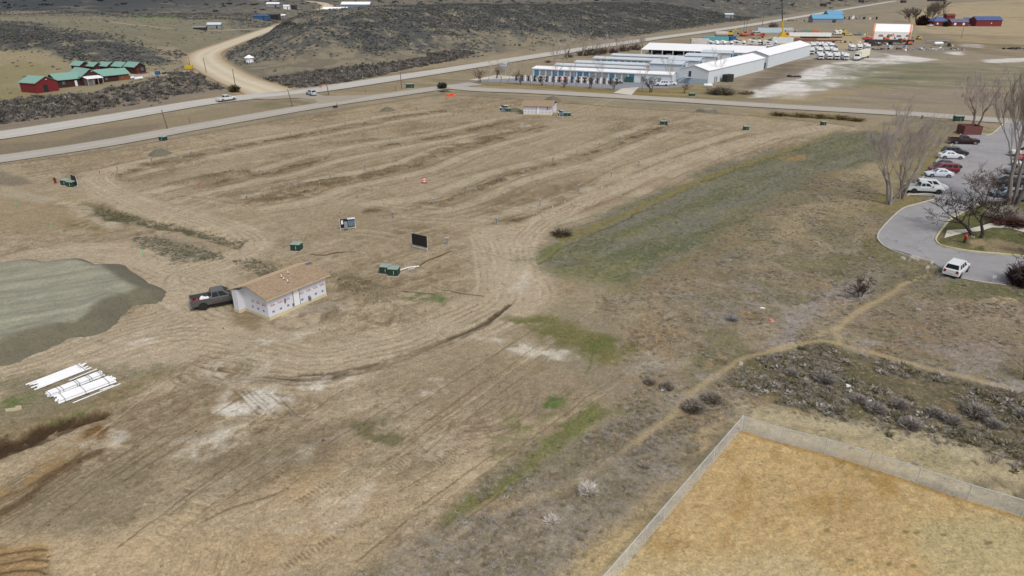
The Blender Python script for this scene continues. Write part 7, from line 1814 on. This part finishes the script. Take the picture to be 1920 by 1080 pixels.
# ============================================================ leafless trees
def bare_tree(name, label, kind, H_, r0, seed, stems=1, spread=.5, levels=5, lean=0., col=(120,108,98), upright=.6, crownlow=.35, group=None, twig=.03, kids=3, curve=.25, twigcol=None):
    rr_ = random.Random(seed); segs = []
    def limb(p, d, L, r, lev, first):
        n_ = 4 if lev <= 1 else 3
        pts = [p]; q = p.copy(); dd = d.copy()
        for i in range(n_):
            dd = (dd+Vector((rr_.gauss(0, curve), rr_.gauss(0, curve), rr_.gauss(0, curve*.5)+upright*.12))).normalized()
            q = q+dd*(L/n_); pts.append(q.copy())
        for i in range(n_):
            ra = r*(1-.55*i/n_); rb = r*(1-.55*(i+1)/n_)
            segs.append((pts[i], pts[i+1], max(ra, twig), max(rb, twig*.8), lev))
        if lev >= levels: return
        nk = kids+(1 if rr_.random() < .5 else 0)+(1 if lev == 0 else 0)
        for k in range(nk):
            t_ = rr_.uniform(crownlow if lev == 0 else .3, 1.0) if k < nk-1 else 1.0
            i = min(int(t_*n_), n_-1); f = t_*n_-i; base = pts[i].lerp(pts[i+1], f)
            az = rr_.uniform(0, 6.283); sp_ = spread*rr_.uniform(.5, 1.25)*(1 if k < nk-1 else .35)
            dv = (dd+Vector((math.cos(az)*sp_*1.5, math.sin(az)*sp_*1.5, upright*rr_.uniform(.1, .7)))).normalized()
            limb(base, dv, L*rr_.uniform(.50, .74), r*(1-.5*t_)*rr_.uniform(.5, .68), lev+1, False)
    for s_ in range(stems):
        az = 6.283*s_/max(stems, 1)+rr_.uniform(-.4, .4); ln = (0 if stems == 1 else rr_.uniform(.18, .5) if spread > .6 else rr_.uniform(.05, .17))
        d = Vector((math.cos(az)*ln+lean, math.sin(az)*ln, 1)).normalized()
        limb(Vector((math.cos(az)*.3*(stems > 1)*r0*4, math.sin(az)*.3*(stems > 1)*r0*4, -.2)), d, H_*.52*rr_.uniform(.85, 1.05), r0*rr_.uniform(.8, 1), 0, True)
    zmax = max(s_[1].z for s_ in segs); k = H_/zmax
    t = thing(name, label, kind, 0, 0, 0, group)
    def mesh(sel, n_):
        V = []; F = []
        for a, b_, ra, rb, lev in sel:
            a = a*k; b_ = b_*k; d = b_-a
            if d.length < 1e-5: continue
            d.normalize(); e = d.orthogonal().normalized(); g = d.cross(e); o = len(V)
            for p, r in ((a, ra), (b_, rb)):
                for i in range(n_): V.append(p+e*(r*math.cos(6.283*i/n_))+g*(r*math.sin(6.283*i/n_)))
            F += [(o+i, o+(i+1) % n_, o+n_+(i+1) % n_, o+n_+i) for i in range(n_)]
        return V, F
    for nm, sel, n_, cc_ in (('trunk', [s_ for s_ in segs if s_[4] == 0], 8, col), ('crown', [s_ for s_ in segs if s_[4] > 0], 3, twigcol or col)):
        V, F = mesh(sel, n_); me = bpy.data.meshes.new(nm); me.from_pydata(V, [], F); me.materials.append(mat('bark_%d_%d_%d' % cc_, cc_, .9, var=.15)); o = bpy.data.objects.new(nm, me); COL.objects.link(o); o.parent = t
    return index_kids(t)
def put_tree(proto, px, py, label, rz=None, sc=1.0, first=False, group=None):
    x, y = g1(px, py)
    if first:
        proto.location = (x, y, zg(x, y)); proto['label'] = label; proto.rotation_euler = (0, 0, R(rz or 0)); proto.scale = (sc, sc, sc); 
        if group: proto['group'] = group
        return proto
    return dup(proto, x, y, R(rz if rz is not None else (px*37) % 360), label, group, sc)
# street trees on the storage lawn: low V-forked ones and thin tall pale ones
PV = [bare_tree('bare_tree', '', 'tree', 4.6, .17, 100+i, stems=2, spread=.75, levels=4, col=(96,82,74), upright=.35, twig=.02, kids=3) for i in range(2)]
PT = [bare_tree('bare_tree', '', 'tree', 10.5, .16, 110+i, stems=1, spread=.42, levels=4, col=(150,138,128), upright=.8, twig=.016, crownlow=.4, kids=3, twigcol=(184,172,160)) for i in range(2)]
GA = 'bare trees on the storage lawn'
row = [('V',900.5,154.5,1.15),('T',913,156.5,.8),('V',931,147,1.0),('T',938,156.8,.9),('T',951,157.5,.8),('V',976,158.5,1.05),('T',995,160.5,.85),('V',1015.5,160.5,.85),('T',1037,162.5,1.0),('V',1058,164.5,.85),('T',1081,163,.85),('V',1105.5,166,1.0),('T',1129,168.5,1.05),('V',1150.5,168.5,.95),('T',1204.5,171.5,1.0),('V',1219.5,173,1.25),('T',1255,174.5,1.1),('V',1283,174.5,.8),('T',1337,152,1.15)]
used = set(); cnt = {'V': 0, 'T': 0}
for kd, px_, py_, sc in row:
    k = cnt[kd] % 2; pr = (PV if kd == 'V' else PT)[k]; key = (kd, k)
    lb = ('low forked dark tree' if kd == 'V' else 'tall thin pale tree')+' on the storage lawn, %s of its kind from the left' % ORD[cnt[kd]]
    put_tree(pr, px_, py_, lb, (px_*37) % 360, sc, key not in used, GA); used.add(key); cnt[kd] += 1
PC = [bare_tree('cottonwood', '', 'tree', 11, .28, 120+i, stems=2+i, spread=.5, levels=4, col=(150,140,132), upright=.55, twig=.022, kids=3, twigcol=(182,172,162)) for i in range(2)]
for k, (px_, py_, sc, hh) in enumerate(((1040,116,.9,0),(1063,111,1.0,0),(1092,105,1.15,0),(1118,103,.8,0),(1140,100,.95,0),(1160,97.5,.9,0),(1184,94,.8,0),(1205,92,.7,0))):
    put_tree(PC[k % 2], px_, py_, 'bare cottonwood between the highway and the storage rows, %s from the left' % ORD[k], k*50, sc, k < 2, 'cottonwoods behind the storage rows')
for k, (x_, y_, r_) in enumerate(((1066,108,2.2),(1093,104.5,3.0),(1110,103,4.0),(1128,101,3.4),(1148,99,3.2),(1170,96,3.6),(1192,93.5,3.4),(1027,117.5,1.3),(1304,82,3.0),(1450,51,4.0))):
    shrub('dark thicket bush behind the storage rows, %s from the left' % ORD[k], x_, y_, r_, r_*.9, [(112,96,90),(126,114,108),(96,82,76)], 60+k, 160, .05, 'thickets behind the storage rows')
# big trees on the right
t = bare_tree('bare_tree', '', 'tree', 17, .26, 201, stems=3, spread=.40, levels=5, col=(164,156,150), upright=.6, twig=.014, crownlow=.5, kids=3, curve=.15, twigcol=(172,162,156)); put_tree(t, 1667, 383, 'tall bare tree with three pale trunks on the grass tip, left of the pair', 20, 1, True)
t = bare_tree('bare_tree', '', 'tree', 17, .25, 214, stems=3, spread=.44, levels=5, col=(150,138,130), upright=.6, twig=.014, crownlow=.5, kids=3, curve=.15, twigcol=(166,152,146)); put_tree(t, 1689, 373, 'tall bare tree with splayed trunks behind the first on the grass tip', 70, 1, True)
t = bare_tree('bare_tree', '', 'tree', 15.5, .3, 203, stems=3, spread=.42, levels=5, col=(132,120,114), upright=.8, twig=.016, crownlow=.35, kids=3, twigcol=(172,158,152)); put_tree(t, 1825, 243, 'bare vase-shaped tree rising behind the brown enclosure', 10, 1, True)
t = bare_tree('bare_tree', '', 'tree', 24, .42, 204, stems=2, spread=.36, levels=5, col=(128,118,112), upright=.8, twig=.014, crownlow=.4, kids=4, curve=.10, twigcol=(168,156,150)); put_tree(t, 1894, 385, 'tallest bare tree with twin thick trunks at the right edge', 0, 1, True)
t = bare_tree('bare_tree', '', 'tree', 20, .38, 205, stems=1, spread=.4, levels=5, lean=.28, col=(104,94,88), upright=.7, twig=.012, crownlow=.5, kids=2, curve=.08, twigcol=(164,152,146)); put_tree(t, 1905, 387, 'dark leaning bare tree in front of the twin trunks', 0, 1, True)
t = bare_tree('bare_tree', '', 'tree', 7.4, .27, 206, stems=2, spread=.95, levels=5, col=(62,52,48), upright=.25, twig=.022, crownlow=.35, kids=3, curve=.3); put_tree(t, 1833, 446, 'dark spreading double-trunk tree on the car park island', 150, 1, True)
t = bare_tree('bare_tree', '', 'tree', 7.0, .16, 207, stems=2, spread=.8, levels=5, col=(112,96,92), upright=.3, twig=.018, kids=3, curve=.3); put_tree(t, 1846, 384, 'small reddish-grey bare tree at the island kerb behind the dark one', 60, 1, True)
t = bare_tree('bare_tree', '', 'tree', 2.6, .08, 208, stems=2, spread=.9, levels=4, col=(84,70,66), upright=.3, twig=.015, kids=4, curve=.25); put_tree(t, 1612, 557, 'small lone bare sapling in the weeds beside the path', 0, 1, True)
t = bare_tree('bare_tree', '', 'tree', 2.8, .07, 209, stems=2, spread=.7, levels=4, col=(110,84,78), upright=.4, twig=.015, kids=3); put_tree(t, 1919, 712, 'thin reddish sapling at the right edge by the path', 0, 1, True)
t = bare_tree('bare_tree', '', 'tree', 5.5, .2, 210, stems=2, spread=1.0, levels=5, col=(70,60,58), upright=.15, twig=.02, kids=3, curve=.3); put_tree(t, 1922, 540, 'dark spreading bare tree over the lower drive at the right edge', 200, 1, True)
t = bare_tree('bare_tree', '', 'tree', 4.5, .14, 211, stems=2, spread=.9, levels=5, col=(92,80,76), upright=.2, twig=.018, kids=3, curve=.3); put_tree(t, 1930, 475, 'grey spreading bare tree at the right edge above the drive', 100, 1, True)
PF = bare_tree('bare_tree', '', 'tree', 17, .5, 220, stems=2, spread=.6, levels=4, col=(118,106,98), upright=.5, twig=.09, kids=4, crownlow=.25)
for k, (px_, py_, sc) in enumerate(((1706,42,.75),(1717,41,.8),(1733,39,1.0),(1745,38.5,1.15))): put_tree(PF, px_, py_, 'far bare tree beside the red farm, %s from the left' % ORD[k], k*80, sc, k == 0, 'bare trees by the red farm')
shrub('dark round evergreen left of the red house', 1729, 47.5, 4.6, 7.5, [(70,50,48),(84,62,56),(56,46,42)], 90, 600, .3, leaf=.3)
shrub('dark green bush at the right corner of the red house', 1773, 50, 2.2, 4.5, [(60,56,50),(76,70,58)], 91, 240, .3, leaf=.4)
print('done', round(time.time()-T0, 1), len(bpy.data.objects))

for k, (x_, y_, r_) in enumerate(((1462,216,2.4),(1500,218,2.8),(1535,220,2.6),(1572,222,3.0),(1605,226,2.2))):
    shrub('straw-brown brush mound along the street verge, %s from the left' % ORD[k], x_, y_, r_, .9, [(150,134,100),(134,118,88),(118,104,80)], 120+k, 260, .05, 'brush mounds along the street')

for k, (px_, py_, c_, lb) in enumerate(((1013,151.5,(222,216,214),'white work van in front of the slab wall, leftmost'),(1052,152,(206,160,152),'pinkish red and white van in front of the slab wall'),(1090,153,(214,178,172),'faded red-striped white van in front of the slab wall'))): car('van', lb, px_, py_, 172, c_, SP)
container('dark green bin at the right end of the slab wall', 1180, 154, -15, 2.6, 1.8, 1.8, mat('dark_green_bin', (46,92,76), .6), 'dumpster', 'dumpster')

YG = 'vehicles scattered in the equipment yard'
for k, (kd, px_, py_, a_, c_, lb) in enumerate((('pickup',1380,79,150,(60,64,80),'dark blue truck at the right end of the teal container'),('suv',1432,84,20,(70,74,84),'dark vehicle behind the long canopy near its right end'),('van',1441,88,10,(222,226,232),'white van just behind the two warehouses'),('pickup',1550,86,0,(96,52,70),'plum coloured pickup behind the motorhomes'),('van',1561,90,5,(92,98,122),'blue-grey van at the right of the motorhome cluster'),('pickup',1642,86,0,(62,58,60),'black truck in front of the left end of the hangar'),('pickup',1687,78,180,(76,90,86),'dark green truck in front of the hangar middle'),('suv',1653,66,0,(210,210,212),'white vehicle hidden behind the left hangar band'),('van',1590,66.5,0,(206,196,150),'cream van among the machines at the yard back'),('pickup',1610,66,180,(150,154,160),'grey truck at the yard back right of the cream van'))):
    car(kd, lb, px_, py_, a_, c_, YG)
junk('jumble of machines right of the long pipe trailer', 1650, 84, 16, 8, 3, JC, 31, 1.8); junk('red and dark machine parts behind the orange excavator', 1408, 67, 14, 9, 3, [m_redv, m_dkb, m_org], 32, 1.6); junk('pale blocks and debris along the scrap yard front', 1745, 93.5, 26, 16, 3, [m_conc, m_white, m_gsid, m_dkb], 33, .8); junk('low row of parts between the red truck and the hangar', 1570, 80, 16, 14, 2, JC, 34, 1.0)
